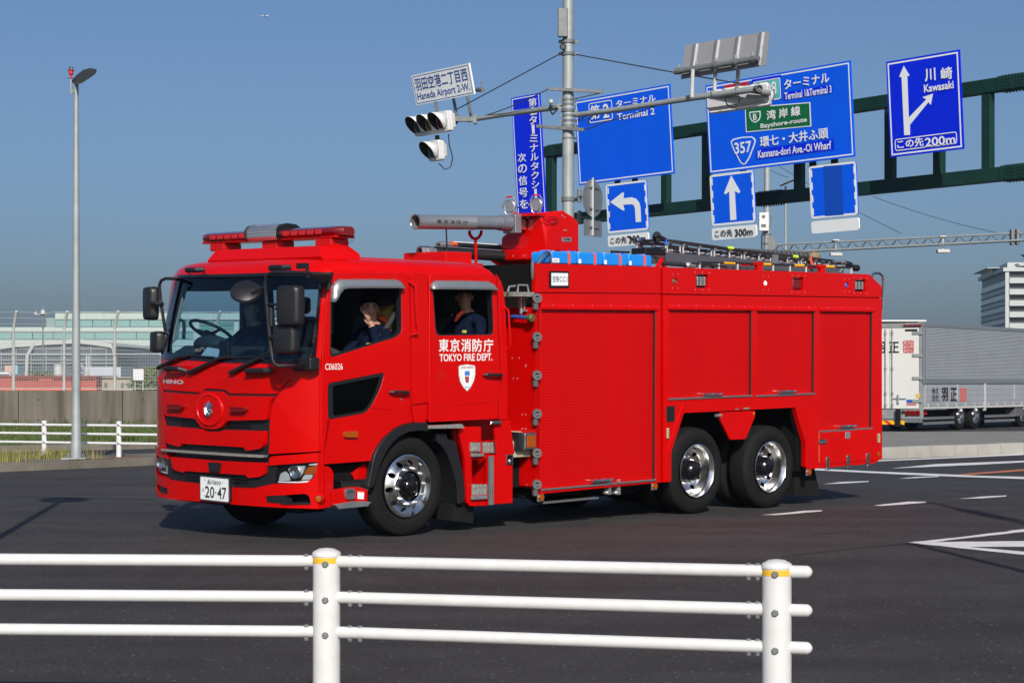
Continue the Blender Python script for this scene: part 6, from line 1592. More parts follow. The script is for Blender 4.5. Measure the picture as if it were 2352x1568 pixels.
for i in range(3):
    for k in range(n): mb.f.append((i * n + k, i * n + (k + 1) % n, (i + 1) * n + (k + 1) % n, (i + 1) * n + k))
mb.f.append(tuple(range(n))[::-1]); mb.f.append(tuple(3 * n + k for k in range(n)))
mb.build("speaker_grille", GRIL, LB, smooth=30)
mb = MB()
for w in (wg1 - .008, wg0 + .0): mb = MB(); mb.prism([(a * 1.02, b_ * 1.02) for a, b_ in prs], lambda x, y, d: (sL + x, w + d, zL + y), 0, .008); mb.build("speaker_rim", BLKG, LB, smooth=30)
mb = MB(); mb.bb((sL - .12, wa + .05, zL - .055), (sL + .12, wb_ - .05, zL - .033)); mb.build("bar_base", REDD, LB, bevel=.01)
for w in (.42, 1.22, 2.05):
    mb = MB(); mb.bb((sL - .12, w - .10, 2.715), (sL + .10, w + .13, zL - .056)); mb.build("bar_foot", REDD, LB, bevel=.012)
mb = MB(); mb.ball((sL + .0, .20, zL - .07), (.05, .06, .04)); mb.build("side_lamp", CLR, LB)
# roof ribs and middle roof box, antenna
for w in [.45 + .25 * k for k in range(7)]:
    mb = MB(); mb.tube([(-.85, w, 2.588), (-.4, w, 2.606), (.9, w, 2.603)], [.012, .022, .018], 8); mb.build("roof_rib", RED, FE)
def T5(x, y, w): return TL(q(5, [(x, y)])[0], 1, w)
wB = .62
bxs = [T5(478, 740, wB), T5(755, 745, wB), T5(755, 678, wB), T5(468, 668, wB)]
x0_, x1_ = bxs[0].x, bxs[1].x; zb_ = 2.55; zt_ = bxs[2].z
mb = MB(); mb.bb((x0_, wB, zb_), (x1_, 1.25, zt_)); mb.build("roof_box", RED, FE, bevel=.012)
mb = MB(); mb.bb((x0_ - .03, wB - .06, 2.55), (x1_ + .1, 1.32, 2.612)); mb.build("roof_box_base", RED, FE, bevel=.01)
an = bpy.data.objects.new("antenna", None); COL.objects.link(an); an.parent = FE
a = T5(490, 655, .8); b = T5(482, 370, .8); mb = MB(); mb.tube([a, a.lerp(b, .15), b], [.016, .009, .007], 8); mb.build("rod", BLK, an); mb = MB(); mb.lathe(a, (0, 0, 1), [(-.02, .03), (.0, .03), (.02, .015), (.02, 0)], 10); mb.build("base", BLK, an)
# cannon rest fork
wF = .93
mb = MB(); mb.tube([T5(795, 800, wF), T5(790, 545, wF)], .016, 8)
V = [T5(x, y, wF) for x, y in ((725, 450), (730, 490), (755, 525), (788, 540), (820, 525), (845, 490), (852, 450))]
mb.tube(V, .017, 8); mb.build("cannon_rest", RED, FE)
# ---------- back of cab gap: frame, chequer deck, posts
mb = MB(); mb.bb((1.36, .75, .55), (1.68, 2.25, 2.05)); mb.bb((1.36, .22, .35), (1.69, .74, .82)); mb.build("gap_machinery", CHAS, FE)
mb = MB(); mb.bb((2.15, .55, 2.17), (2.25, 2.0, 2.62)); mb.build("pump_bay_dark_backing", CHAS, FE)  # black slab put in for the shade among the pump equipment
for x_, w_ in ((1238, .9), (1285, .9)):
    a = T5(x_, 790, w_); mb = MB(); mb.bb((a.x - .03, w_, 2.1), (a.x + .05, w_ + .08, 2.75)); mb.build("turret_leg", RED, FE, smooth=0)
# ---------- body
BF = 1.70; BR = 7.85
side_dark = CHAS
Pz = lambda k, pts: sq(k, pts)
# core masses
mb = MB(); mb.bb((BF + .06, .07, 1.09), (BR - .02, W_ - .07, 2.16)); mb.build("body_core", REDD, FE, bevel=.01)
mb = MB(); mb.bb((BF + .06, .07, .34), (3.55, W_ - .07, 1.088)); mb.build("body_core", REDD, FE)
mb = MB(); mb.bb((6.62, .07, .40), (BR - .02, W_ - .07, 1.088)); mb.build("body_core", REDD, FE)
mb = MB(); mb.bb((4.02, .07, 2.162), (BR - .12, W_ - .07, 2.46)); mb.build("upper_core", REDD, FE)
mb = MB(); mb.bb((2.12, .07, 2.162), (4.0, .42, 2.56)); mb.build("upper_locker", REDD, FE)
mb = MB(); mb.bb((BF + .1, W_ - .5, 2.162), (4.0, W_ - .07, 2.56)); mb.build("upper_locker", REDD, FE)
# arch interior
mb = MB(); mb.bb((3.56, .66, .45), (6.60, 1.85, 1.086)); mb.build("wheel_arch_liner", CHAS, FE)
mb = MB(); mb.bb((6.24, .10, .27), (6.60, 2.2, 1.086)); mb.build("wheel_arch_liner", CHAS, FE)
# body front face with fittings
mb = MB(); mb.bb((BF, .0, .36), (BF + .055, W_, 2.165)); bf = mb.build("body_front_wall", RED, FE, bevel=.006)
# side panels (near side) and plain far side
sh1 = Pz(6, [(237, 328), (886, 333), (886, 1300), (237, 1362)])
up1 = Pz(6, [(205, 76), (915, 96), (915, 246), (205, 240)])
panel("upper_side_panel", up1, sidef(.06), .06, RED, FE, bevel=.005)
def RR(P):
    a = sorted(p[0] for p in P); b = sorted(p[1] for p in P)
    return rect((a[0] + a[1]) / 2, (b[0] + b[1]) / 2, (a[2] + a[3]) / 2, (b[2] + b[3]) / 2)
sh1 = RR(sh1)
lo1 = Pz(6, [(204, 246), (915, 251), (915, 1324), (204, 1392)])
panel("side_panel", lo1, sidef(.06), .06, RED, FE, holes=[sh1], bevel=.005)
fl1 = Pz(7, [(388, 412), (488, 416), (488, 526), (388, 524)]); fl2 = Pz(7, [(1196, 438), (1286, 440), (1286, 544), (1196, 544)]); fl3 = Pz(7, [(1717, 456), (1806, 458), (1806, 556), (1717, 554)])
def co(k, x, y, r): 
    c = Pz(k, [(x, y)])[0]; return circ(c[0], c[1], r, 20)
rd = [co(7, 212, 470, .036), co(7, 970, 486, .036), co(7, 1648, 503, .036)]
up2 = Pz(7, [(112, 352), (1835, 411), (1940, 514), (1940, 606), (112, 575)])
usp = panel("upper_side_panel", up2, sidef(.06), .06, RED, FE, holes=[fl1, fl2, fl3] + rd, bevel=.005)
sh2 = Pz(7, [(156, 694), (843, 699), (858, 1418), (162, 1446)])
sh3 = Pz(7, [(893, 703), (1374, 708), (1374, 1402), (893, 1420)])
sh4 = Pz(7, [(1420, 708), (1858, 712)]) + Pz(8, [(2206, 372), (1717, 402)])
sh2, sh3, sh4 = RR(sh2), RR(sh3), RR(sh4)
lo2 = Pz(7, [(112, 583), (1940, 612)]) + Pz(8, [(2302, 500), (2302, 664), (2222, 712), (1602, 767), (1582, 742), (1582, 522), (1482, 186), (437, 238), (320, 600), (317, 872), (302, 886), (240, 890)]) + Pz(6, [(932, 1321), (932, 700)])
panel("side_panel", lo2, sidef(.06), .06, RED, FE, holes=[sh2, sh3, sh4], bevel=.005)
mb = MB(); mb.bb((4.055 - .02, .005, .45), (4.055, .03, 2.58))
# roller shutters
def shutter(poly, n, handle, nm="roller_shutter"):
    xs_ = [p[0] for p in poly]; zs = [p[1] for p in poly]; x0, x1 = min(xs_), max(xs_); z0, z1 = min(zs), max(zs)
    root = bpy.data.objects.new(nm, None); COL.objects.link(root); root.parent = FE
    pitch = (z1 - z0) / n; me = None
    for i in range(n):
        if me is None:
            mb = MB(); pr_ = [(.052, .0004), (.0309, .0004), (.0302, pitch * .08), (.0300, pitch * .5), (.0302, pitch * .92), (.0309, pitch - .0004), (.052, pitch - .0004)]
            m_ = len(pr_)
            for x in (x0 + .004, x1 - .004): mb.v += [(x, y, z) for y, z in pr_]
            mb.f = [(k, (k + 1) % m_, m_ + (k + 1) % m_, m_ + k) for k in range(m_)] + [tuple(range(m_)), tuple(range(m_, 2 * m_))[::-1]]
            o = mb.build("slat", SLAT, root, smooth=50); me = o.data
        else: o = bpy.data.objects.new("slat", me); COL.objects.link(o); o.parent = root
        o.location = (0, 0, z0 + i * pitch)
    mb = MB(); mb.bb((x0, .055, z0), (x1, .058, z1)); mb.build("curtain_back", CHAS, root, smooth=0)
    # dark side guide, top rail with rivets, bottom trim
    mb = MB(); mb.bb((x1 - .014, .004, z0), (x1 - .002, .034, z1)); mb.build("side_guide", BVIN, root, smooth=0)
    mb = MB(); mb.bb((x0, .004, z0), (x0 + .008, .034, z1)); mb.build("side_guide", RED, root, smooth=0)
    mb = MB(); mb.prism([(0, z1 - .020), (-.012, z1 - .018), (-.014, z1 + .004), (-.004, z1 + .034), (0, z1 + .036)], lambda y, z, d: (x0 - .03 + d * (x1 - x0 + .06), y - .0005, z), 0, 1); tr_ = mb.build("top_rail", RED, root, smooth=0)
    k = max(3, round((x1 - x0) / .3))
    for i in range(k): mb = MB(); mb.lathe((x0 + (x1 - x0) * (i + .5) / k, -.016, z1 + .025), (0, -1, .7), [(0, .006), (.005, .005), (.006, 0)], 8); mb.build("rivet", STEEL, tr_)
    mb = MB(); mb.bb((x0 - .01, -.012, z0 - .022), (x1 + .01, .02, z0 - .001)); mb.build("bottom_trim", GREY, root, smooth=0, bevel=.003)
    if handle:
        a, b = handle; c0 = Vector((a[0], 0, a[1])); c1 = Vector((b[0], 0, b[1]))
        mb = MB(); mb.tube([c0 + Vector((0, -.035, 0)), c1 + Vector((0, -.035, 0))], .012, 10)
        for c in (c0, c0.lerp(c1, .48), c1): mb.tube([c + Vector((0, .03, 0)), c + Vector((0, -.035, 0))], .010, 8); mb.tube([c + Vector((-.015, -.035, 0)), c + Vector((.015, -.035, 0))], .016, 8)
        mb.bb((c0.x, -.004, c0.z - .03), (c1.x, .03, c0.z - .016)); mb.build("handle", CHROME, root)
    return root
shutter(sh1, 60, Pz(6, [(522, 1312), (624, 1306)]))
shutter(sh2, 38, Pz(7, [(442, 1412), (575, 1412)]))
shutter(sh3, 38, Pz(7, [(1075, 1388), (1198, 1388)]))
shutter(sh4, 50, Pz(8, [(1900, 362), (2030, 356)]))
# raised beading: vertical edge strip, arch strip
def bead(P, w=-.006, r=.006, m=RED, nm="beading"):
    mb = MB(); mb.tube([(x, w, z) for x, z in P], r, 6); return mb.build(nm, m, FE)
bead(Pz(6, [(950, 255), (943, 1150), (941, 1318)]), -.002, .007)
bead(Pz(8, [(428, 142), (272, 606), (268, 880)]), -.002, .007)
bead(Pz(6, [(204, 250), (204, 1388)]), .0, .006)
# arch lip and triangular plate between wheels
for A_, B_ in (((437, 238), (320, 600)), ((320, 600), (317, 872)), ((437, 238), (1482, 186)), ((1482, 186), (1582, 522)), ((1582, 522), (1582, 742))):
    P = Pz(8, [A_, B_]); a = Vector((P[0][0], 0, P[0][1])); b = Vector((P[1][0], 0, P[1][1])); d = (b - a)
    nn = Vector((-d.z, 0, d.x)).normalized() * .006
    mb = MB(); mb.v = [tuple(p + Vector((0, y, 0)) + s * nn) for y in (.061, .12) for s in (0, 1) for p in (a, b)]
    mb.f = [(0, 1, 3, 2), (4, 6, 7, 5), (0, 4, 5, 1), (2, 3, 7, 6), (0, 2, 6, 4), (1, 5, 7, 3)]; mb.build("arch_lip", CHAS, FE, smooth=0)
tp_l = Pz(8, [(788, 224), (1120, 214), (1120, 272), (1032, 484), (888, 490), (788, 292)])
panel("wheel_gap_plate", tp_l, sidef(.05), .03, RED, FE, bevel=.004)
for pts in ([(796, 262), (808, 252), (808, 274)], [(1117, 242), (1106, 232), (1106, 254)]): panel("yellow_marker", Pz(8, pts), sidef(.019), .002, mat("marker_yellow", (.85, .5, .03), .5), FE, smooth=0)
panel("yellow_marker", Pz(8, [(1719, 532), (1711, 550), (1727, 550)]), sidef(-.001), .002, MATS["marker_yellow"], FE, smooth=0)
for (a, b) in (((922, 196), (949, 206)), ((998, 188), (1050, 202))):
    P = Pz(8, [a, b]); mb = MB(); mb.bb((P[0][0], -.004, P[1][1]), (P[1][0], 0, P[0][1])); mb.build("small_plate", STEEL, FE, smooth=0)
# rear lower flap
flp = Pz(8, [(1712, 418), (2216, 384), (2216, 678), (1706, 716)])
panel("lower_flap", flp, sidef(-.001), .010, RED, FE, bevel=.004)
for x, y0_, y1_ in ((1780, 645, 762), (1972, 628, 745), (2159, 610, 728)):
    P = Pz(8, [(x, y0_), (x, y1_)]); mb = MB(); mb.prism(rnd(rect(P[0][0] - .032, P[1][1], P[0][0] + .032, P[0][1]), .03), lambda a, b, d: (a, -.011 - d, b), 0, .010); mb.tube([(P[0][0] - .04, -.02, P[1][1]), (P[0][0] + .04, -.02, P[1][1])], .012, 8); mb.build("flap_hinge", CHROME, FE, bevel=.003)
P = Pz(8, [(1948, 415), (1992, 476)]); mb = MB(); mb.bb((P[0][0], -.018, P[1][1]), (P[1][0], -.008, P[0][1])); mb.build("flap_latch", STEEL, FE, bevel=.004)
P = Pz(8, [(1692, 508), (1768, 508)]); mb = MB(); mb.tube([(P[0][0], -.02, P[0][1]), (P[1][0], -.02, P[1][1])], .010, 8); mb.bb((P[0][0] + .02, -.02, P[0][1] - .028), (P[1][0] - .01, .0, P[0][1] + .028)); mb.build("bolt_latch", CHROME, FE)
P = Pz(8, [(1706, 420), (1706, 700)]); bead(P, -.004, .004, mat("brass_strip", (.6, .35, .12), .4, .6), "hinge_strip")
# lamps along the side
for nm, c, m_, r_ in (("marker_lamp", co(8, 2268, 624, .03), AMB, 0), ("marker_lamp", co(8, 1618, 793, .034), AMB, 0), ("marker_lamp", co(6, 237, 1408, .034), AMB, 0), ("marker_lamp", co(6, 885, 1344, .034), AMB, 0)):
    panel(nm, c, sidef(.012), .02, m_, FE, bevel=.005)
for cc in ((8, 1618, 790), (6, 237, 1406), (6, 885, 1342)):
    P = Pz(cc[0], [(cc[1], cc[2])])[0]; mb = MB(); mb.bb((P[0] - .045, .013, P[1] - .045), (P[0] + .045, .02, P[1] + .06)); mb.build("lamp_bracket", STEEL, FE, smooth=0)
LG = mat("led_yellow_green", (.62, .66, .12), .15, coat=1)
for pts in ([(265, 378), (292, 378), (292, 478), (265, 478)], [(2256, 430), (2278, 430), (2278, 518), (2256, 518)]):
    P = Pz(8, pts); st = panel("step_light", rnd(P, .015), sidef(-.0), .012, STEEL, FE, bevel=.004)
    z0, z1 = P[2][1], P[0][1]; xm = (P[0][0] + P[1][0]) / 2
    for k in range(4): mb = MB(); mb.ball((xm, -.012, z0 + (z1 - z0) * (k + .5) / 4), (.012, .006, (z1 - z0) * .10), 8, 6); mb.build("led", LG, st)
P = Pz(8, [(262, 175), (348, 170), (348, 318), (262, 322)]); panel("side_lamp_recess", rnd(P, .025), sidef(-.0), .006, BLK, FE, bevel=.003)
c = Pz(8, [(290, 245)])[0]; mb = MB(); mb.lathe((c[0], -.006, c[1]), (0, -1, 0), [(0, .035), (.02, .032), (.028, .015), (.03, 0)], 18); mb.build("work_lamp", CLR, FE)
c = Pz(8, [(770, 262)])[0]; mb = MB(); mb.tube([(c[0] - .04, .02, c[1]), (c[0] + .05, .02, c[1])], .018, 8); mb.build("hose_tap", STEEL, FE)
# recessed upper lamps
def recess_lamp(poly, lensm, nm, cells):
    xs_ = [p[0] for p in poly]; zs = [p[1] for p in poly]; x0, x1 = min(xs_), max(xs_); z0, z1 = min(zs), max(zs)
    r = bpy.data.objects.new(nm, None); COL.objects.link(r); r.parent = FE
    mb = MB(); mb.bb((x0 + .002, .055, z0 + .002), (x1 - .002, .0605, z1 - .002)); mb.build("recess", BLK if cells else REDD, r, smooth=0)
    i = .022
    mb = MB(); mb.bb((x0 + i, .022, z0 + i), (x1 - .012, .054, z1 - i)); b_ = mb.build("lamp_body", lensm, r, bevel=.008)
    if cells:
        for a in range(3):
            for b in range(4):
                mb = MB(); mb.ball((x0 + i + (x1 - x0 - .034) * (a + .5) / 3, .022, z0 + i + (z1 - z0 - 2 * i) * (b + .5) / 4), (.009, .004, .008), 8, 6); mb.build("led", STEEL, b_)
    mb = MB(); mb.tube([(x0 + .02, .02, z0 + .015), (x0 + .02, .012, (z0 + z1) / 2), (x0 + .02, .02, z1 - .015)], .006, 6); mb.build("clip", CHROME, r)
    for a in (x0 - .02, (x0 + x1) / 2, x1 + .02):
        for zz in (z0 - .022, z1 + .022): mb = MB(); mb.lathe((a, 0, zz), (0, -1, 0), [(0, .007), (.004, .006), (.006, 0)], 8); mb.build("screw", STEEL, r)
recess_lamp(fl1, GREY, "flood_lamp", True); recess_lamp(fl2, REDL, "red_flasher", False); recess_lamp(fl3, GREY, "flood_lamp", True)
for (x, y), m_ in (((212, 470), mat("olive_lens", (.09, .09, .03), .12, coat=1)), ((970, 486), SWHT), ((1648, 503), mat("blue_cap", (.02, .08, .45), .3))):
    c = Pz(7, [(x, y)])[0]; r = bpy.data.objects.new("socket", None); COL.objects.link(r); r.parent = FE
    mb = MB(); mb.lathe((c[0], .0, c[1]), (0, -1, 0), [(-.06, .036), (-.055, 0)], 20); mb.build("well", REDD, r)
    mb = MB(); mb.lathe((c[0], .03, c[1]), (0, -1, 0), [(0, .031), (.02, .031), (.028, .024), (.024, .012), (.028, .008), (.03, 0)], 20); mb.build("cap", m_, r)
    for a in (-1, 1):
        for b in (-1, 1): mb = MB(); mb.lathe((c[0] + a * .048, 0, c[1] + b * .075), (0, -1, 0), [(0, .006), (.004, .005), (.005, 0)], 8); mb.build("screw", STEEL, r)
# unit sign on the upper panel
P = Pz(5, [(1556, 872), (1762, 876), (1762, 1046), (1556, 1046)])
us = bpy.data.objects.new("unit_plate", None); COL.objects.link(us); us.parent = FE
panel("frame", P, sidef(.0), .012, BLKG, us, bevel=.002)
P2_ = Pz(5, [(1574, 893), (1746, 896), (1746, 1024), (1574, 1024)]); panel("plate", P2_, sidef(-.012), .003, SWHT, us, smooth=0)
mb = MB(); P3 = Pz(5, [(1585, 925), (1648, 988), (1656, 930), (1738, 988)])
g = lambda x, y: (x, -.0165, y)
text(mb, "空", (P3[0][0], P3[1][1], (P3[0][0] + P3[1][0]) / 2 - .003, P3[0][1]), g, .01); text(mb, "港", ((P3[0][0] + P3[1][0]) / 2 + .003, P3[1][1], P3[1][0], P3[0][1]), g, .01)
text(mb, "CC1", (P3[2][0], P3[3][1], P3[3][0], P3[2][1]), g, .005); mb.build("lettering", BVIN, us, smooth=0, fix=False)
# grey rope hooks down the front edge of the body
for yy in (275, 495, 713, 932, 1155, 1333):
    c = TL(q(6, [(195, yy)])[0], 1, .02); hk = bpy.data.objects.new("rope_hook", None); COL.objects.link(hk); hk.parent = FE
    cx_, cz = 1.68, c.z
    ax_ = Vector((-.5, -1, 0)).normalized()
    mb = MB(); mb.lathe((cx_, -.035, cz), ax_, [(-.018, .024), (-.018, .047), (.0, .052), (.018, .047), (.018, .024)], 24, close=True); mb.build("ring", GREY, hk)
    mb = MB(); mb.bb((cx_ - .025, -.04, cz - .115), (cx_ + .018, .0, cz - .048)); mb.build("foot", GREY, hk, bevel=.006)
    mb = MB(); mb.tube([(cx_ - .02, -.03, cz - .012), (cx_ + .025, -.05, cz + .0)], .014, 8); mb.build("pin", GREY, hk)
# marker lens at upper front edge, handrail beside it
P = TL(q(5, [(1386, 860)])[0], 1, .03); mb = MB(); mb.ball((P.x, P.y, P.z), (.025, .03, .12), 14, 10); mb.build("corner_lens", CLR, FE)
mb = MB(); mb.ball((P.x + .015, P.y + .015, P.z), (.02, .02, .105), 14, 10); mb.build("corner_lens_core", GREY, FE)
hr = bpy.data.objects.new("hand_rail", None); COL.objects.link(hr); hr.parent = FE
mb = MB(); mb.tube([T5(x, y, .12) for x, y in ((1438, 798), (1470, 745), (1510, 690), (1535, 675), (1560, 685), (1575, 715), (1580, 798))], .014, 10); mb.build("tube", CHROME, hr)
mb = MB(); V = [TL(uv, 1, .10) for uv in q(7, [(1858, 432), (1865, 412), (1885, 402), (1920, 404), (1945, 425), (1948, 470), (1946, 700), (1940, 730)])]
mb.tube(V, .016, 10); mb.build("rear_hand_rail", CHROME, FE)
# fittings on the body front wall: chequer deck, bracket, blue rod
def BFp(k, x, y, s=BF): return TL(q(k, [(x, y)])[0], 0, s)
zd = BFp(5, 1290, 1095).z
mb = MB(); mb.bb((1.40, .02, zd - .045), (BF - .001, 2.2, zd)); dk = mb.build("chequer_deck", CHECK, FE, smooth=0)
mb = MB(); a = T5(1190, 1060, .05); b = T5(1320, 1065, .05); mb.tube([Vector((1.50, .06, zd)), Vector((1.51, .06, zd + .07)), Vector((1.64, .06, zd + .07)), Vector((1.66, .06, zd))], .010, 8); mb.tube([(1.34, .04, zd), (1.36, .04, zd + .05), (1.45, .04, zd + .06)], .010, 8); mb.build("deck_handle", STEEL, FE)
a = BFp(5, 1265, 1105, 1.66); b = BFp(5, 1265, 1320, 1.66); mb = MB(); mb.tube([a, b], .014, 8); mb.tube([a + Vector((.02, .05, -.02)), b + Vector((.02, .05, .06))], .010, 8)
c = BFp(5, 1300, 1160, 1.68); d = BFp(5, 1300, 1285, 1.68)
for p in (c, d): mb.box(p, (.02, .07, .02))
mb.tube([c, d], .008, 6); mb.build("pull_bracket", STEEL, FE)
a = BFp(5, 1120, 1342, 1.62); b = BFp(5, 1362, 1362, 1.62); mb = MB(); mb.tube([a + (a - b) * .3, b], .020, 12); mb.build("blue_pipe", mat("blue_pipe_paint", (.03, .09, .38), .4), FE)
mb = MB(); d_ = (b - a).normalized(); mb.lathe(b - d_ * .02, d_, [(0, .04), (.05, .042), (.06, .03), (.06, 0)], 16); mb.build("pipe_cap", mat("olive_cap", (.10, .10, .03), .4), FE)
for k, pts in ((6, [(70, 615), (109, 615), (147, 655), (147, 663), (77, 731), (99, 731), (127, 937), (147, 937), (127, 1017), (147, 1017), (152, 1337)]),):
    for x, y in pts:
        p = BFp(k, x, y, BF); mb = MB(); mb.lathe(p, (-1, 0, 0), [(0, .008), (.004, .007), (.006, 0)], 8); mb.build("rivet", STEEL, bf)
# beige box, square amber flasher
B0 = TL(q(23, [(1570, 190)])[0], 0, 1.52); 
a = TL(q(23, [(1740, 195)])[0], 0, 1.50); zt_ = a.z; zb_ = TL(q(23, [(1740, 590)])[0], 0, 1.50).z
mb = MB(); mb.bb((1.42, .18, zb_), (BF - .002, .62, zt_)); mb.build("beige_case", BEIGE, FE, bevel=.015)
mb = MB(); mb.bb((1.40, .06, zb_), (BF - .004, .179, zb_ + .17)); mb.build("beige_case", BEIGE, FE, bevel=.012)
sf = bpy.data.objects.new("square_flasher", None); COL.objects.link(sf); sf.parent = FE
P = TL(q(23, [(1880, 330)])[0], 1, -.03); cx_, cz = 1.60, P.z
mb = MB(); mb.bb((cx_ - .085, -.03, cz - .085), (cx_ + .085, .06, cz + .085)); mb.build("housing", CHROME, sf, bevel=.012)
mb = MB(); mb.bb((cx_ - .062, -.042, cz - .062), (cx_ + .062, -.031, cz + .062)); mb.build("lens", AMB, sf, bevel=.006)
mb = MB(); mb.bb((cx_ - .15, .0, cz - .09), (cx_ - .086, .17, cz + .09)); mb.build("bracket", BLK, sf)
# ---------- steps behind the front wheel
def P23(pts, w): return SD(q(23, pts), w)
stp = P23([(255, 135), (735, 128), (755, 150), (860, 570), (880, 860), (905, 1290), (945, 1348), (1230, 1338), (1228, 560), (1120, 545), (1120, 100), (820, 100), (800, 60), (250, 78)], .03)
panel("step_frame", stp, sidef(.07), .04, RED, FE, bevel=.006, holes=[P23([(975, 345), (1105, 345), (1105, 515), (975, 515)], .03), P23([(972, 620), (1212, 610), (1212, 1170), (972, 1180)], .03)])
panel("step_cover", P23([(1280, 60), (1535, 0), (1610, 525), (1340, 545), (1325, 350)], .03), sidef(.03), .03, RED, FE, bevel=.006)
mb = MB(); a = P23([(960, 100)], .03)[0]; b = P23([(1340, 560)], .03)[0]
mb.bb((a[0], .28, b[1]), (P23([(1600, 300)], .03)[0][0], .32, a[1] + .12)); mb.build("step_back_wall", RED, FE, smooth=0)
mb = MB(); a = P23([(1290, 545), (1612, 530), (1612, 1296), (1300, 1320)], .0); mb.prism(a, lambda x, y, d: (x, d, y), .0, .30); mb.build("side_locker", RED, FE, bevel=.006)
mb = MB(); a = P23([(940, 555), (1255, 555), (1255, 1340), (940, 1350)], .0); mb.prism(a, lambda x, y, d: (x, d, y), .25, .34); mb.build("step_back_wall", RED, FE, smooth=0)
a = P23([(1272, 560), (1272, 1325)], .0); mb = MB(); mb.tube([(a[0][0], -.006, a[0][1]), (a[1][0], -.006, a[1][1])], .008, 8); mb.bb((a[0][0] - .035, -.003, a[1][1]), (a[0][0] + .035, .004, a[0][1])); mb.build("piano_hinge", GALVD, FE, smooth=30)
a = P23([(1505, 535), (1605, 535), (1605, 700), (1505, 700)], .0); lk = panel("paddle_latch", rnd(a, .008), sidef(.0), .010, CHROME, FE, bevel=.003)
c = ((a[0][0] + a[2][0]) / 2, (a[0][1] + a[2][1]) / 2); mb = MB(); mb.bb((c[0] - .03, -.012, c[1] - .05), (c[0] + .03, -.009, c[1] + .045)); mb.build("latch_well", CHAS, lk, smooth=0); mb = MB(); mb.ball((c[0], -.014, c[1] - .02), (.02, .008, .03), 10, 8); mb.build("paddle", CHROME, lk)
# chequer plate treads with raised diamonds
def tread(poly, w, nm, t=.02, dia=.055):
    o = panel(nm, poly, sidef(w), t, CHECK, FE, bevel=.002)
    xs_ = [p[0] for p in poly]; zs = [p[1] for p in poly]; mb = MB(); x = min(xs_) + dia * .6; 
    while x < max(xs_) - dia * .3:
        z = min(zs) + dia * .5
        while z < max(zs) - dia * .3:
            mb.add([(x - dia * .38, w - t - .0005, z), (x, w - t - .0005, z - dia * .48), (x + dia * .38, w - t - .0005, z), (x, w - t - .0005, z + dia * .48), (x, w - t - .007, z)], [(0, 1, 4), (1, 2, 4), (2, 3, 4), (3, 0, 4)]); z += dia * 1.1
        x += dia * .9
    if mb.v: q_ = mb.build("diamond_pattern", CHECK, o, smooth=0, fix=False); q_["kind"] = "stuff"
tread(P23([(968, 350), (1115, 350), (1115, 492), (968, 494)], .0), .03, "step_tread")
tread(P23([(1125, 345), (1320, 345), (1340, 380), (1340, 512), (1125, 508)], .1), .10, "step_tread")
tread(P23([(972, 1000), (1215, 1010), (1215, 1170), (972, 1175)], .03), .05, "step_tread")
for pts in ([(968, 512), (1158, 520), (1158, 562), (970, 572)], [(972, 1190), (1210, 1180), (1212, 1228), (972, 1244)]): panel("step_nosing", P23(pts, 0), sidef(.02), .025, STEEL, FE, bevel=.003)
P = P23([(245, 82), (780, 56), (820, 110), (812, 122), (250, 132)], 0); tread(P, -.012, "sill_tread", .022, .075)
a = P23([(1225, 15), (1280, 5), (1380, 5), (1385, 50), (1210, 58)], 0); panel("door_foothold", a, sidef(.0), .05, CHROME, FE, bevel=.004)
for pts in ([(932, 165), (980, 165), (980, 182), (932, 182)], [(1000, 322), (1045, 322), (1045, 338), (1000, 338)], [(1045, 285), (1090, 285), (1090, 315), (1045, 315)]): panel("small_label", P23(pts, .28), sidef(.279), .003, SWHT, FE, smooth=0)
# front mudguard flare, splash guard, flap
arc_o = [(1115, 337), (1000, 337), (900, 352), (800, 398), (700, 485), (640, 570), (600, 650), (575, 760), (555, 860), (535, 955)]
arc_i = [(1120, 418), (1040, 412), (930, 425), (840, 470), (760, 545), (700, 640), (655, 740), (625, 840), (600, 935), (572, 965)]
poly = sq(4, arc_o) + sq(4, arc_i)[::-1]
panel("wheel_flare", poly, sidef(.03), .065, BLK, FE, bevel=.006)
mb = MB(); V0_ = sq(4, arc_i); n = len(V0_)
mb.v = [(x, .02, z) for x, z in V0_] + [(x, .55, z) for x, z in V0_]; mb.f = [(i, i + 1, n + i + 1, n + i) for i in range(n - 1)]; mb.build("wheel_arch_liner", CHAS, FE)
mb = MB(); mb.bb((-.35, .50, .95), (.95, 2.0, 1.08)); mb.bb((.55, .55, .35), (1.3, 1.95, 1.0)); mb.build("engine_block", CHAS, FE)
gd_ = P23([(405, 210), (575, 205), (590, 290), (720, 340), (780, 600), (850, 860), (880, 1150), (850, 1290), (760, 1320), (735, 1000), (660, 720), (580, 520), (520, 430), (430, 340)], .06)
panel("splash_guard", gd_, sidef(.30), .24, BLK, FE, bevel=.01)
panel("mud_flap", P23([(545, 1290), (850, 1300), (850, 1600), (520, 1560)], .25), sidef(.62), .5, RUB, FE)
def small_b(x, y): 
    p = P23([(x, y)], .1)[0]; mb = MB(); mb.lathe((p[0], .09, p[1]), (0, -1, 0), [(0, .014), (.01, .012), (.012, 0)], 8); mb.build("bolt_head", STEEL, FE)
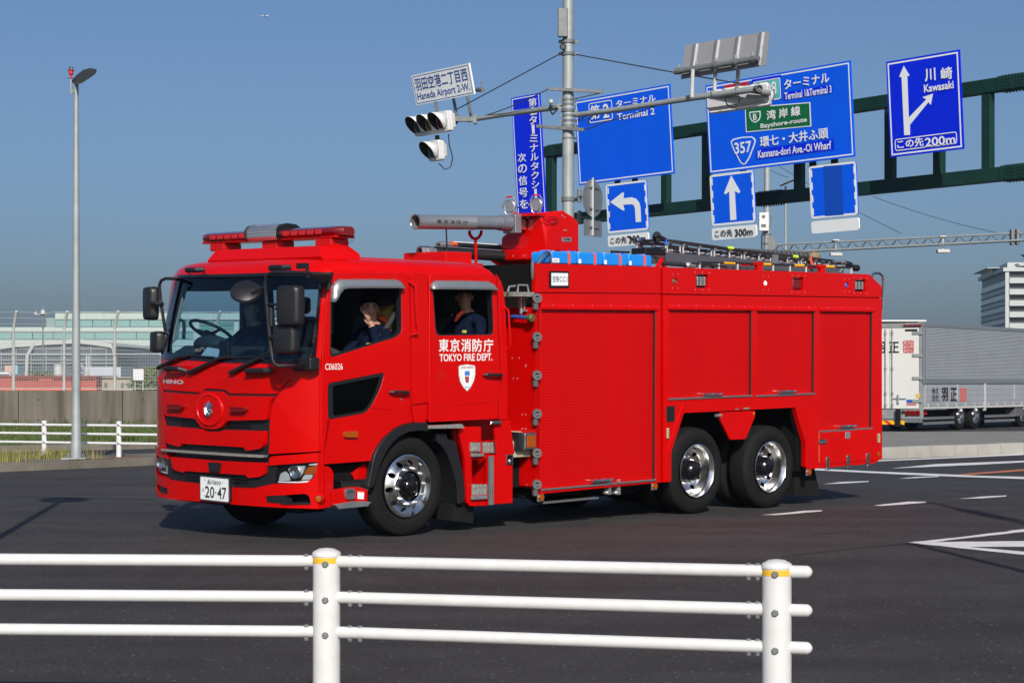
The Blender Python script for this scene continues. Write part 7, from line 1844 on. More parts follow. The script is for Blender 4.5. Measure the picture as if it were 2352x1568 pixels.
# front lower corner behind the bumper: step and lamp
r7 = lambda pts, w=0: SD(q(24, pts), w)
panel("corner_bracket", r7([(1290, 1010), (1560, 970), (1700, 965), (1850, 1010), (1842, 1200), (1290, 1260)]), sidef(.03), .03, RED, FE, bevel=.008)
panel("corner_lamp", rnd(r7([(1478, 1000), (1600, 985), (1632, 1020), (1625, 1140), (1590, 1160), (1500, 1158), (1480, 1110)]), .02), sidef(.0), .02, ALU, FE, bevel=.008)
panel("corner_lamp_glass", rnd(r7([(1490, 1010), (1596, 995), (1620, 1025), (1614, 1130), (1585, 1150), (1506, 1148), (1492, 1105)]), .02), sidef(-.02), .006, CLR, FE)
panel("warning_label", r7([(1688, 1036), (1788, 1045), (1782, 1158), (1684, 1152)]), sidef(.0), .002, SWHT, FE, smooth=0)
panel("warning_label", r7([(1690, 1038), (1786, 1047), (1784, 1056), (1690, 1048)]), sidef(-.0025), .001, mat("label_orange", (.8, .3, .05), .5), FE, smooth=0)
stq = r7([(1290, 1245), (1420, 1220), (1600, 1190), (1862, 1195), (1810, 1262), (1350, 1308)])
panel("entry_step", stq, sidef(.30), .34, ALU, FE, bevel=.004)
panel("bumper_side_plate", r7([(1190, 640), (1250, 650), (1300, 700), (1322, 760), (1312, 1010), (1280, 1080), (1272, 1290), (1190, 1295)]), sidef(.05), .045, RED, FE, bevel=.006)
panel("dark_filler", r7([(1200, 615), (1850, 585), (1900, 640), (1820, 985), (1330, 990), (1325, 700)], .12), sidef(.14), .02, CHAS, FE, smooth=0)
panel("inner_fender", r7([(1590, 760), (1800, 590), (1835, 590), (1825, 860), (1650, 860)], .08), sidef(.10), .02, RED, FE, bevel=.003)
mb = MB(); a = r7([(1340, 860)], .1)[0]; b = r7([(1800, 880)], .1)[0]; mb.bb((a[0], .02, b[1] - .09), (b[0], .12, a[1])); mb.build("fender_bar", BLKG, FE, bevel=.01)
# side repeater
rp_ = rnd(sq(4, [(318, 425), (435, 415), (442, 422), (442, 478), (318, 478)]), .012); panel("side_repeater", rp_, sidef(-.002), .03, AMB, FE, bevel=.008)
# ---------- chassis and wheels
mb = MB()
for y in (.78, 1.64): mb.bb((-1.0, y, .50), (7.6, y + .08, .74))
mb.build("chassis_rail", CHAS, FE)
for pts, nm in ((((1.8, .25, .22), (2.7, .8, .40)), "battery_box"), (((2.9, .2, .18), (3.5, .75, .34)), "air_tank")):
    mb = MB(); mb.bb(*pts); mb.build(nm, CHAS, FE, bevel=.02)
mb = MB(); a = sq(6, [(262, 1442), (575, 1414)]); mb.bb((a[0][0], .03, a[0][1] - .008), (a[1][0], .10, a[0][1] + .008)); mb.build("under_run_rail", GREY, FE, smooth=0)
for x in (640, 692):
    a = sq(6, [(x, 1392)])[0]; mb = MB(); mb.bb((a[0] - .04, .02, a[1]), (a[0] + .01, .08, a[1] + .16)); mb.tube([(a[0] - .07, .05, a[1] + .02), (a[0] + .03, .05, a[1] + .02)], .016, 8); mb.build("drain_valve", STEEL, FE)
a = sq(6, [(92, 1365)])[0]; mb = MB(); mb.bb((a[0] - .05, .1, a[1] - .05), (a[0] + .05, .2, a[1] + .1)); mb.tube([(a[0], .12, a[1] - .1), (a[0], .12, a[1] + .12)], .02, 8); mb.build("pipe_joint", STEEL, FE)
panel("mud_flap", SD(q(8, [(1465, 770), (1665, 770), (1722, 1015), (1480, 1010)]), .2), sidef(.75), .55, RUB, FE)
# far side skins so the truck is whole
panel("far_side_panel", [(BF, .36), (3.95, .36), (4.15, 1.04), (6.15, 1.04), (6.6, .40), (7.7, .36), (BR, .45), (BR, 2.46), (7.6, 2.61), (BF, 2.61)], lambda x, y, d: (x, W_ - .06 + d, y), .055, RED, FE, bevel=.005)
panel("far_cab_side", [(-1.02, .74), (-.55, .72), (-.40, .95), (-.1, 1.06), (.5, 1.06), (1.3, 1.06), (1.31, 1.30), (-1.05, 1.30)], lambda x, y, d: (x, W_ - .022 + d, y), .02, RED, FE, bevel=.004)
mb = MB(); mb.bb((BR - .015, .03, .45), (BR, W_ - .03, 2.45)); mb.build("rear_wall", RED, FE, bevel=.005)
# cab far lower and underside
mb = MB(); mb.bb((-1.15, .2, .60), (-.62, 2.3, 1.0)); mb.build("front_underbody", CHAS, FE); mb = MB(); mb.bb((-1.1, .3, .27), (-.8, 2.2, .40)); mb.build("front_underbody", CHAS, FE)
# wheels
tyre_pr = [(.045, .296), (.012, .315), (.0, .345), (-.004, .385), (.004, .425), (.018, .450), (.030, .464), (.045, .472), (.062, .475), (.064, .462), (.072, .462), (.074, .477), (.108, .479), (.110, .464), (.118, .464), (.120, .480), (.156, .480), (.158, .464), (.166, .464), (.168, .479), (.205, .477), (.207, .462), (.215, .462), (.217, .475), (.235, .472), (.250, .464), (.262, .450), (.276, .425), (.284, .385), (.280, .345), (.268, .315), (.235, .296)]
def disc_solid(pr, holes_r, n_h, hr, name, parent, m=CHROME):
    mb = MB(); mb.lathe((0, 0, 0), (0, 1, 0), pr, 60, close=True); o = mb.build(name, m, None, smooth=45)
    cb = MB()
    for k in range(n_h): a = 2 * math.pi * (k + .5) / n_h; cb.tube([(holes_r * math.cos(a), -.3, holes_r * math.sin(a)), (holes_r * math.cos(a), .5, holes_r * math.sin(a))], hr, 18)
    c = cb.build("cut", m, None, smooth=60)
    boolean(o, c); o.data.shade_smooth(); o.data.set_sharp_from_angle(angle=math.radians(40)); o.parent = parent
    return o
def nut_mesh():
    mb = MB(); mb.lathe((0, 0, 0), (0, -1, 0), [(0, .019), (.006, .019), (.0062, .016), (.022, .015), (.0222, .009), (.036, .009), (.038, 0)], 8); o = mb.build("wheel_nut", STEEL, None, smooth=20); return o
NUT = nut_mesh()
fr_pr = [(.012, .300), (.002, .298), (.000, .290), (.016, .283), (.040, .274), (.052, .262), (.046, .250), (.018, .225), (-.008, .205), (-.024, .195), (-.030, .188), (-.030, .150), (-.026, .142), (-.014, .142), (-.014, .190), (.004, .205), (.032, .232), (.060, .258), (.060, .272), (.12, .280), (.12, .292), (.030, .292)]
re_pr = [(.012, .300), (.002, .298), (.000, .290), (.012, .280), (.030, .274), (.045, .262), (.085, .258), (.130, .252), (.160, .240), (.172, .222), (.176, .200), (.172, .175), (.168, .120), (.186, .120), (.190, .200), (.184, .230), (.160, .256), (.13, .268), (.06, .278), (.03, .292)]
tyre_me = None
def wheel(nm, x, y, z, kind, steer=0, rot=0, label=None):
    global tyre_me
    w = bpy.data.objects.new(nm, None); COL.objects.link(w); w.parent = FE; w.location = (x, y, z); w.rotation_euler = (0, 0, steer)
    if label: w["label"] = label
    for off_ in ([0] if kind == 'f' else [0, .335]):
        if tyre_me is None:
            mb = MB(); mb.lathe((0, 0, 0), (0, 1, 0), tyre_pr, 72); mb.lathe((0, -.0035, 0), (0, 1, 0), [(.001, .352), (-.002, .355), (-.002, .360), (.001, .363)], 72); t = mb.build("tyre", RUB, w, smooth=35); tyre_me = t.data
        else: t = bpy.data.objects.new("tyre", tyre_me); COL.objects.link(t); t.parent = w
        t.location = (0, off_, 0)
    if kind == 'f':
        o = disc_solid(fr_pr, .222, 10, .026, "rim", w); o.rotation_euler = (0, rot, 0)
        for k in range(10):
            a = 2 * math.pi * (k + .15) / 10; nt_ = bpy.data.objects.new("wheel_nut", NUT.data); COL.objects.link(nt_); nt_.parent = w; nt_.location = (.168 * math.cos(a), -.030, .168 * math.sin(a))
        mb = MB(); mb.lathe((0, 0, 0), (0, 1, 0), [(.01, .142), (.0, .138), (-.01, .12), (-.012, .075), (-.045, .070), (-.055, .060), (-.058, .02), (-.062, 0)], 36)
        for k in range(8): a = k * math.pi / 4; mb.lathe((.098 * math.cos(a), -.011, .098 * math.sin(a)), (0, -1, 0), [(0, .012), (.012, .011), (.014, 0)], 6)
        mb.build("hub", BLKG, w)
    else:
        o = disc_solid(re_pr, .222, 10, .026, "rim", w); o.rotation_euler = (0, rot, 0)
        for k in range(10):
            a = 2 * math.pi * (k + .2) / 10; nt_ = bpy.data.objects.new("wheel_nut", NUT.data); COL.objects.link(nt_); nt_.parent = w; nt_.location = (.15 * math.cos(a), .170, .15 * math.sin(a))
        mb = MB(); mb.lathe((0, 0, 0), (0, 1, 0), [(.17, .125), (.10, .115), (.06, .112), (.04, .10), (.02, .08), (.015, .05), (.012, 0)], 36)
        for k in range(8): a = k * math.pi / 4; mb.lathe((.095 * math.cos(a), .055, .095 * math.sin(a)), (0, -1, 0), [(0, .014), (.02, .012), (.022, 0)], 6)
        mb.build("hub", BLKG, w)
    return w
def wz(x, y, r=.477):                                 # height at which the tyre just touches the flat road
    p = TM @ Vector((x, y, 0)); return (r - .002 - p.z) / AZ.z
wheel("front_wheel", 0.0, .035, wz(0, .1), 'f', 0, .2)
wheel("front_wheel", 0.02, 2.465 - .0, wz(0.02, 2.4), 'f', 0, .3).rotation_euler = (0, 0, math.pi)
for x, rt in ((4.335, .1), (5.675, .35)):
    wheel("rear_wheel", x, .05, wz(x, .1), 'r', 0, rt)
    wheel("rear_wheel", x, 2.45, wz(x, 2.4), 'r', 0, rt + .5).rotation_euler = (0, 0, math.pi)
bpy.data.objects.remove(NUT)
for x in (0, 4.335, 5.675):
    mb = MB(); z = wz(x, 1.25); mb.tube([(x, .35, z), (x, 2.15, z)], .07, 12); mb.ball((x, 1.25, z), (.2, .25, .2)); mb.build("axle", CHAS, FE)
# ---------- lettering on the cab
mb = MB(); g = lambda x, y: (x, -.0035, y)
def put(mb, w_, k, x0, y0, x1, y1, bold, gf=g, keep=False):
    A = sq(k, [(x0, y0), (x1, y1)]); text(mb, w_, (A[0][0], A[1][1], A[1][0], A[0][1]), gf, bold, keep)
for i, ch in enumerate("東京消防庁"): put(mb, ch, 3, 1244 + i * 107.5, 738, 1244 + i * 107.5 + 90, 858, .018)
put(mb, "TOKYO FIRE DEPT.", 3, 1248, 882, 1758, 945, .02); mb.build("lettering", VIN, rdoor, smooth=0, fix=False)
mb = MB(); put(mb, "C06026", 3, 145, 974, 314, 1032, .006); mb.build("lettering", VIN, fd_, smooth=0, fix=False)
# door badge: shield with wreath; its middle is left as a plain blue and red device
sh_o = [(1432, 1000), (1440, 992), (1512, 980), (1585, 992), (1592, 1002), (1594, 1075), (1580, 1140), (1550, 1200), (1514, 1243), (1478, 1205), (1446, 1150), (1432, 1080)]
bd = bpy.data.objects.new("badge", None); COL.objects.link(bd); bd.parent = rdoor
panel("shield", sq(3, sh_o), sidef(-.0025), .002, mat("badge_grey", (.45, .44, .45), .4), bd, smooth=0)
ctr = (1513, 1105); panel("shield_face", sq(3, [(ctr[0] + (x - ctr[0]) * .93, ctr[1] + (y - ctr[1]) * .95) for x, y in sh_o]), sidef(-.0048), .001, SWHT, bd, smooth=0)
gb_ = lambda x, y: (x, -.0068, y)
mb = MB(); put(mb, "LOVE TOKYO", 3, 1452, 1002, 1574, 1024, .04, gb_); mb.build("lettering", mat("badge_red", (.40, .05, .05), .5), bd, smooth=0, fix=False)
for s in (-1, 1):
    mb = MB()
    for i in range(8):
        t = i / 7; x = 1513 + s * (62 - 26 * t * t); y = 1055 + 110 * t
        for dx, dy in ((s * 7, -8), (-s * 9, -6)):
            P = sq(3, [(x, y), (x + dx, y + dy - 3), (x + dx * 1.3, y + dy * 1.6), (x + dx * .3, y + dy)]); mb.add([(a, -.0068, b) for a, b in P], [(0, 1, 2, 3)])
    mb.build("wreath", mat("badge_orange", (.62, .22, .06), .5), bd, smooth=0, fix=False)
panel("badge_device", rnd(sq(3, [(1490, 1045), (1536, 1045), (1538, 1090), (1488, 1090)]), .01), sidef(-.006), .0008, mat("badge_blue", (.05, .20, .60), .5), bd, smooth=0)
panel("badge_device", rnd(sq(3, [(1488, 1098), (1532, 1098), (1528, 1160), (1500, 1160)]), .01), sidef(-.006), .0008, MATS["badge_red"], bd, smooth=0)
mb = MB(); put(mb, "RECRUIT", 3, 1490, 1196, 1536, 1208, .03, gb_); mb.build("lettering", BVIN, bd, smooth=0, fix=False)
# ---------- cab interior
IN = mat("interior_grey", (.035, .036, .04), .7, var=.2)
BEI = mat("interior_beige", (.42, .40, .34), .7)
mb = MB(); prof = [(-1.14, 1.15), (-1.15, 1.60), (-1.0, 1.72), (-.86, 1.79), (-.74, 1.75), (-.64, 1.50), (-.60, 1.15)]
mb.prism(prof, lambda x, z, d: (x, .12 + d, z), 0, 2.26); mb.build("dashboard", IN, FE, bevel=.03, seg=3)
mb = MB(); p = MP(330, 1200, -1.02); mb.ball((-.86, 1.95, 1.80), (.12, .24, .09)); mb.build("instrument_hood", IN, FE)
for s, w in ((-.05, .62), (-.05, 1.87), (.92, .60), (.92, 1.25), (.92, 1.9)):
    st = bpy.data.objects.new("seat", None); COL.objects.link(st); st.parent = FE
    mb = MB(); mb.bb((s - .30, w - .24, 1.14), (s + .16, w + .24, 1.52)); mb.build("cushion", IN, st, bevel=.05, seg=3)
    mb = MB(); mb.prism([(s + .10, 1.48), (s + .24, 1.48), (s + .30, 2.06), (s + .22, 2.08)], lambda x, z, d: (x, w - .23 + d, z), 0, .46); mb.build("backrest", IN, st, bevel=.03, seg=3)
    mb = MB(); mb.bb((s + .20, w - .13, 2.10), (s + .30, w + .13, 2.27)); mb.build("headrest", IN, st, bevel=.04, seg=3)
    mb = MB(); mb.tube([(s + .25, w - .06, 2.04), (s + .25, w - .06, 2.14)], .008, 6); mb.tube([(s + .25, w + .06, 2.04), (s + .25, w + .06, 2.14)], .008, 6); mb.build("headrest_post", STEEL, st)
mb = MB(); mb.bb((-.1, .93, 1.14), (.6, 1.55, 1.60)); mb.build("console", IN, FE, bevel=.03)
# steering wheel
swc = TL(q(1, [(745, 1115)])[0], 0, -.72); sw = bpy.data.objects.new("steering_wheel", None); COL.objects.link(sw); sw.parent = FE
ax_ = Vector((.50, 0, .87)).normalized()
e1 = Vector((0, 1, 0)); e2 = ax_.cross(e1)
SR = .225
mb = MB(); mb.tube([swc + e1 * SR * math.cos(a) + e2 * SR * math.sin(a) for a in [2 * math.pi * k / 36 for k in range(37)]], .017, 8); mb.build("rim", BLK, sw)
mb = MB()
for a in (.2, 2.9, 4.7): mb.tube([swc - ax_ * .03, swc + e1 * SR * math.cos(a) + e2 * SR * math.sin(a)], [.02, .014], 8)
mb.lathe(swc - ax_ * .06, ax_, [(0, .05), (.04, .07), (.05, .05), (.055, 0)], 16); mb.tube([swc - ax_ * .05, swc - ax_ * .45], .03, 8); mb.build("spoke", BLK, sw)
pp_ = [TL(q(1, [p])[0], 0, -1.05) for p in ((705, 1275), (842, 1298), (805, 1412), (600, 1412))]
mb = MB(); mb.v = [tuple(p) for p in pp_]; mb.f = [(0, 1, 2, 3)]; mb.build("dashboard_sheet", SWHT, FE, smooth=0)
mb = MB(); mb.box(TL(q(1, [(890, 1330)])[0], 0, -1.08), (.05, .14, .22)); mb.build("phone_holder", BLK, FE, bevel=.015)
mb = MB(); mb.tube([TL(q(1, [p])[0], 0, -.98) for p in ((420, 990), (455, 1005), (462, 1080), (455, 1190))], .018, 8); mb.build("pillar_grip", IN, FE)
mb = MB(); V = [TL(uv, 1, 2.32) for uv in q(1, [(430, 548), (495, 655), (425, 960), (402, 1185), (320, 1262), (285, 1345), (262, 1320), (300, 1120), (370, 800)])]
mb.v = [tuple(p) for p in V]; mb.f = [tuple(range(len(V)))]; mb.build("pillar_trim", BEI, FE, smooth=0)
mb = MB(); mb.bb((-.90, .15, 2.32), (-.60, 2.35, 2.42)); mb.build("overhead_shelf", IN, FE, bevel=.02)
# turnout coat hanging behind the front passenger, helmet, bottle
wj = .42
coat = [(720, 470), (760, 435), (815, 400), (845, 380), (845, 690), (770, 690), (735, 560)]
panel("hanging_coat", SD(q(3, coat), wj), sidef(wj + .16), .16, KHAK, FE, bevel=.04)
panel("coat_band", SD(q(3, [(765, 655), (845, 645), (845, 688), (772, 690)]), wj), sidef(wj - .002), .004, FLUO, FE)
panel("coat_band", SD(q(3, [(640, 530), (700, 520), (720, 545), (718, 590)]), wj - .02), sidef(wj - .02), .03, FLUO, FE)
mb = MB(); c = TL(q(3, [(1605, 365)])[0], 1, .55); mb.ball(c, (.13, .11, .13), 20, 14); mb.build("helmet", mat("silver_helmet", (.30, .31, .31), .3, .3), FE)
mb = MB(); c = TL(q(3, [(1690, 590)])[0], 1, .35); mb.box(c, (.06, .05, .30)); mb.build("blue_bag", mat("cyan_bag", (.02, .35, .55), .6), FE, bevel=.02)
mb = MB(); c = TL(q(3, [(1690, 520)])[0], 1, .34); mb.tube([TL(q(3, [p])[0], 1, .36) for p in ((1665, 460), (1660, 520), (1665, 690))], .008, 6); mb.build("rail_post", STEEL, FE)
# ---------- roof turret and water cannon (parts of the engine)
tw = .50; ftw = .73
def t5(pts, w): return [TL(uv, 1, w) for uv in q(5, pts)]
tur = bpy.data.objects.new("turret", None); COL.objects.link(tur); tur.parent = FE
A = t5([(1535, 475), (1535, 785), (1868, 790), (1868, 370), (1812, 308), (1752, 303), (1700, 240), (1500, 262)], tw)
pA_ = [(p.x, p.z) for p in A]
xf = A[0].x; xr = A[2].x; zlo = A[1].z - .02; wfar = 1.34
zt1_ = max(p[1] for p in pA_)
# lower drum: plan polygon extruded
xs0 = xf - .115
plan = [(xf, tw), (xr, tw), (xr, wfar), (xf, wfar), (xs0, wfar - .23), (xs0, tw + .23)]
zsk = TL(q(5, [(1330, 750)])[0], 1, tw + .23).z; zmid = TL(q(5, [(1325, 645)])[0], 1, tw + .23).z
mb = MB(); mb.prism(plan, lambda x, y, z: (x, y, z), zsk, zmid); mb.build("skirt", RED, tur, bevel=.006)
mb = MB(); v1 = [(x, y, zsk - .001) for x, y in plan]; v2 = [(x + (.12 if x < xf + .01 else -.03), 1.0 * y + (.06 if y < .9 else -.06), zsk - .09) for x, y in plan]; n = len(plan)
mb.v = v1 + v2; mb.f = [tuple(range(n)), tuple(range(n, 2 * n))[::-1]] + [(i, (i + 1) % n, n + (i + 1) % n, n + i) for i in range(n)]; mb.build("skirt", RED, tur, bevel=.005)
# upper body: one faceted casting, flat cheek towards the near side, sloped towards the cannon
hull = [(p[0], tw, p[1]) for p in pA_[2:7]] + [(pA_[0][0], tw, pA_[0][1]), (pA_[0][0], tw, zmid + .001)]
hull += [(p[0], 1.02, p[1] - .01) for p in pA_[2:7]] + [(xs0 + .04, tw + .23, zmid + .001), (xs0 + .04, 1.10, zmid + .001), (xs0 + .05, tw + .23, zmid + .15), (xs0 + .05, 1.10, zmid + .13), (xf + .05, .86, zmid + .26), (xr - .05, 1.15, zmid + .001), (pA_[7][0], tw + .06, pA_[7][1])]
bm = bmesh.new()
for p in hull: bm.verts.new(p)
bmesh.ops.convex_hull(bm, input=bm.verts); bmesh.ops.dissolve_limit(bm, angle_limit=.09, verts=bm.verts, edges=bm.edges)
me = bpy.data.meshes.new("casting"); bm.to_mesh(me); bm.free(); me.materials.append(RED); o = bpy.data.objects.new("casting", me); COL.objects.link(o); o.parent = tur
bv_ = o.modifiers.new("bevel", 'BEVEL'); bv_.width = .008; bv_.segments = 2; bv_.limit_method = 'ANGLE'; bv_.angle_limit = .3
mb = MB(); a = t5([(1260, 262), (1450, 262), (1450, 308), (1260, 308)], .62)
mb.bb((a[0].x + .10, .53, a[2].z), (a[1].x + .02, .82, a[0].z)); mb.build("lamp_shelf", RED, tur, bevel=.006)
mb = MB(); mb.prism([(xs0 + .05, zlo - .02), (xr, zlo - .02), (xr, zlo - .6), (xs0 + .2, zlo - .6)], lambda x, z, d: (x, tw + .30 + d, z), 0, .45); mb.build("turret_column", CHAS, tur)
yp = SD(q(5, [(1692, 520), (1790, 522), (1790, 566), (1692, 564)]), tw)
ypl = panel("maker_plate", yp, sidef(tw), .004, STEEL, tur, smooth=0)
mb = MB(); A = SD(q(5, [(1722, 528), (1778, 555)]), tw); text(mb, "ONE", (A[0][0] + .01, A[1][1], A[1][0], A[0][1]), lambda x, y: (x, tw - .0065, y), .04); mb.build("lettering", BVIN, ypl, smooth=0, fix=False)
mb = MB(); A = SD(q(5, [(1702, 528), (1732, 560)]), tw); text(mb, "Y", (A[0][0], A[1][1], A[1][0], A[0][1]), lambda x, y: (x, tw - .0065, y), .04); mb.build("lettering", REDL, ypl, smooth=0, fix=False)
for x, y in ((1075, 720), (1183, 718), (1290, 716)):
    p = TL(q(5, [(x, y)])[0], 0, xs0); mb = MB(); mb.lathe(p, (-1, 0, 0), [(0, .009), (.006, .008), (.008, 0)], 8); mb.build("rivet", STEEL, tur)
for x, y in ((1715, 448), (1735, 448), (1695, 295), (1720, 310)):
    p = TL(q(5, [(x, y)])[0], 1, tw); mb = MB(); mb.lathe(p, (0, -1, 0), [(0, .009), (.006, .008), (.008, 0)], 8); mb.build("rivet", STEEL, tur)
nz = bpy.data.objects.new("water_cannon", None); COL.objects.link(nz); nz.parent = FE
wN = .80
e_ = TL(q(5, [(160, 360)])[0], 1, wN); b_ = TL(q(5, [(1300, 372)])[0], 1, wN)
ax = (b_ - e_); LN = ax.length; ax.normalize()
at = lambda x: (TL(q(5, [(x, 365)])[0], 1, wN) - e_).dot(ax)
R0 = .072
mb = MB(); mb.lathe(e_, ax, [(0, R0 - .006), (0, R0), (.02, R0), (at(745), R0), (at(750), R0 + .004), (at(768), R0 + .004), (at(772), R0), (at(1010), R0), (at(1040), R0 + .008), (at(1045), .02), (at(1040), .02), (at(900), R0 - .02), (.3, R0 - .006)], 40, close=True); mb.build("barrel", SILV, nz)
mb = MB(); mb.lathe(e_ + ax * .26, ax, [(0, 0), (.001, R0 - .007)], 32); mb.build("muzzle_screen", mat("muzzle_brown", (.10, .08, .06), .6), nz)
mb = MB(); mb.lathe(e_ - ax * .001, ax, [(0, R0 - .007), (-.004, R0 - .004), (-.004, R0 + .004), (.008, R0 + .005), (.01, R0)], 40); mb.build("muzzle_ring", mat("bronze_rim", (.45, .40, .30), .3, .8), nz)
def nbox(x0, x1, hw, hh, nm, m=SILV, dz=0):
    mb = MB(); M3 = Matrix((ax, Vector((0, 1, 0)), ax.cross(Vector((0, 1, 0))))).transposed()
    mb.box(e_ + ax * (at(x0) + at(x1)) / 2 + Vector((0, 0, dz)), (at(x1) - at(x0), hw * 2, hh * 2), M3); return mb.build(nm, m, nz, bevel=.008)
mb = MB(); mb.lathe(e_, ax, [(at(1045), .04), (at(1045), R0 + .010), (at(1130), R0 + .014), (at(1132), .04)], 32); mb.build("collar", SILV, nz)
nbox(1140, 1205, .095, .098, "valve_block", dz=-.01); nbox(1206, 1268, .075, .075, "valve_block", CHROME)
mb = MB(); mb.lathe(e_, ax, [(at(1268), .0), (at(1270), .045), (at(1300), .055), (at(1330), .055), (at(1332), .0)], 28); mb.build("coupling", CHROME, nz)
mb = MB(); mb.lathe(e_, ax, [(at(1332), .0), (at(1333), .055), (at(1420), .055), (at(1421), 0)], 28); mb.build("inlet_pipe", RED, nz)
mb = MB(); p = [TL(uv, 1, wN) for uv in q(5, [(1290, 420), (1350, 460)])]; mb.box((p[0] + p[1]) / 2, (.08, .06, .07)); mb.build("drive_motor", RED, nz, bevel=.01)
mb = MB(); p0_ = SD(q(5, [(345, 332), (665, 399)]), wN)
def cyl(x, y):                                        # wrap lettering around the near half of the barrel
    c = e_ + ax * ((x - e_.x) / ax.x); zz = y - c.z; a = zz / (R0 + .001)
    return (x, wN - (R0 + .0015) * math.cos(a), c.z + (R0 + .0015) * math.sin(a))
for i, ch in enumerate("東京消防庁"):
    wd = (p0_[1][0] - p0_[0][0]); x0 = p0_[0][0] + wd * (i * .2125); text(mb, ch, (x0 - .012, p0_[1][1] + .004, x0 + wd * .155 - .012, p0_[0][1] - .004), cyl, .01)
mb.build("lettering", BVIN, nz, smooth=0, fix=False)
# the two floodlights on the turret, with cables
for (x, y, w) in ((1145, 195, .95), (1425, 178, .62)):
    fl = bpy.data.objects.new("floodlight", None); COL.objects.link(fl); fl.parent = FE
    c = TL(q(5, [(x, y)])[0], 1, w); d_ = Vector((-.93, -.36, .02)).normalized(); r0 = .062
    mb = MB(); mb.lathe(c, d_, [(-.06, .0), (-.06, .045), (-.02, .062), (.012, .066), (.016, .060), (.008, .052), (.006, 0)], 28); mb.build("housing", SILV, fl)
    mb = MB(); e1_ = d_.orthogonal().normalized(); e2_ = d_.cross(e1_)
    for k in range(26):
        a = 2 * math.pi * k / 26; dr_r = e1_ * math.cos(a) + e2_ * math.sin(a); mb.tube([c + dr_r * .058 - d_ * .045, c + dr_r * .069 - d_ * .018, c + dr_r * .069 + d_ * .004], .0045, 5)
    o = mb.build("cooling_fins", CHROME, fl); o["kind"] = "stuff"
    mb = MB(); mb.lathe(c + d_ * .010, d_, [(0, .053), (.004, .05), (.005, 0)], 28); mb.build("lens", CLR, fl)
    mb = MB()
    for rr2, nn_ in ((.0, 1), (.018, 6), (.036, 12)):
        for k in range(nn_): a = 2 * math.pi * k / max(1, nn_); p = c + (e1_ * math.cos(a) + e2_ * math.sin(a)) * rr2 + d_ * .008; mb.ball(p, .006, 6, 4)
    o = mb.build("led_array", CHROME, fl); o["kind"] = "stuff"
    sy = Vector((.36, -.93, 0)).normalized()
    mb = MB(); V = [c + sy * .064, c + sy * .066 + Vector((0, 0, .05)), c + sy * .036 + Vector((0, 0, .098)), c - sy * .036 + Vector((0, 0, .098)), c - sy * .066 + Vector((0, 0, .05)), c - sy * .064]
    mb.tube(V[:3] , .006, 6); mb.tube(V[3:], .006, 6); mb.build("yoke", STEEL, fl); mb = MB(); mb.tube(V[2:4], .008, 6); mb.build("carry_handle", RED, fl)
    mb = MB(); mb.tube([c + sy * .064, c + sy * .045 + Vector((0, 0, -.075)), c + Vector((0, 0, -.10)), c - sy * .045 + Vector((0, 0, -.075)), c - sy * .064], .008, 6); mb.lathe(c - sy * .07, -sy, [(0, .014), (.018, .014), (.02, 0)], 10); mb.tube([c + Vector((0, 0, -.10)), c + Vector((0, 0, -.14))], .012, 8); mb.build("stand", STEEL, fl)
for pts, w in ([(1220, 205), (1255, 220), (1272, 250), (1262, 272)], .9), ([(1420, 285), (1480, 300), (1530, 350), (1580, 375), (1630, 370), (1650, 345), (1630, 315), (1580, 308), (1550, 312)], .48):
    mb = MB(); P = [TL(uv, 1, w) for uv in q(5, pts)]; mb.tube(P, .0055, 6); mb.build("lamp_cable", BLK, FE)
mb = MB(); mb.ball(TL(q(5, [(1208, 266)])[0], 1, .85), .016, 10, 8); mb.build("red_knob", RED, FE)
# ------------------------------------------------------------------ loads carried on the roof: things of their own
HOSE = mat("black_ribbed_hose", (.012, .012, .012), .5, var=.2)
for i, (x0, y0, x1, y1, w) in enumerate(((205, 665, 1150, 800, 1.02), (400, 618, 1200, 700, 1.22))):
    a = TL(q(5, [(x0, y0)])[0], 1, w); rr = .050; zb2 = 2.612 + rr
    h = thing("suction_hose", ("black ribbed suction hose on the cab roof, its bare silver coupling foremost" if i == 0 else "black ribbed suction hose with orange strap, its silver coupling set back behind"), "hose", M=TT(a.x, a.y, a.z), group="suction hoses on the cab roof")
    d = Vector((1, .02, -.015)).normalized(); L_ = 1.9
    mb = MB(); mb.lathe((0, 0, 0), d, [(.0, .036), (.0, .052), (.012, .056), (.05, .056), (.052, .050), (.075, .050), (.078, .057), (.13, .057), (.14, .050), (.20, .048), (.2, .036), (.05, .034)], 28, close=True); mb.build("coupling", STEEL, h)
    mb = MB(); mb.lathe((0, 0, 0), d, [(.05, .035), (.08, .028), (.08, 0)], 20); mb.build("inner_ring", mat("brass", (.5, .33, .08), .35, .9), h)
    pr_ = []; t = .20
    while t < L_: pr_ += [(t, .050), (t + .010, .056), (t + .020, .056), (t + .028, .050)]; t += .030
    mb = MB(); mb.lathe((0, 0, 0), d, pr_, 20); mb.build("ribbed_hose", HOSE, h)
    mb = MB(); mb.tube([d * .22 + Vector((0, 0, .060)), d * L_ + Vector((0, 0, .060))], .006, 5); mb.build("white_stripe", SWHT, h)
    if i: mb = MB(); mb.lathe((0, 0, 0), d, [(.17, .05), (.17, .062), (.235, .062), (.235, .05)], 20); mb.build("strap", ORG_, h)
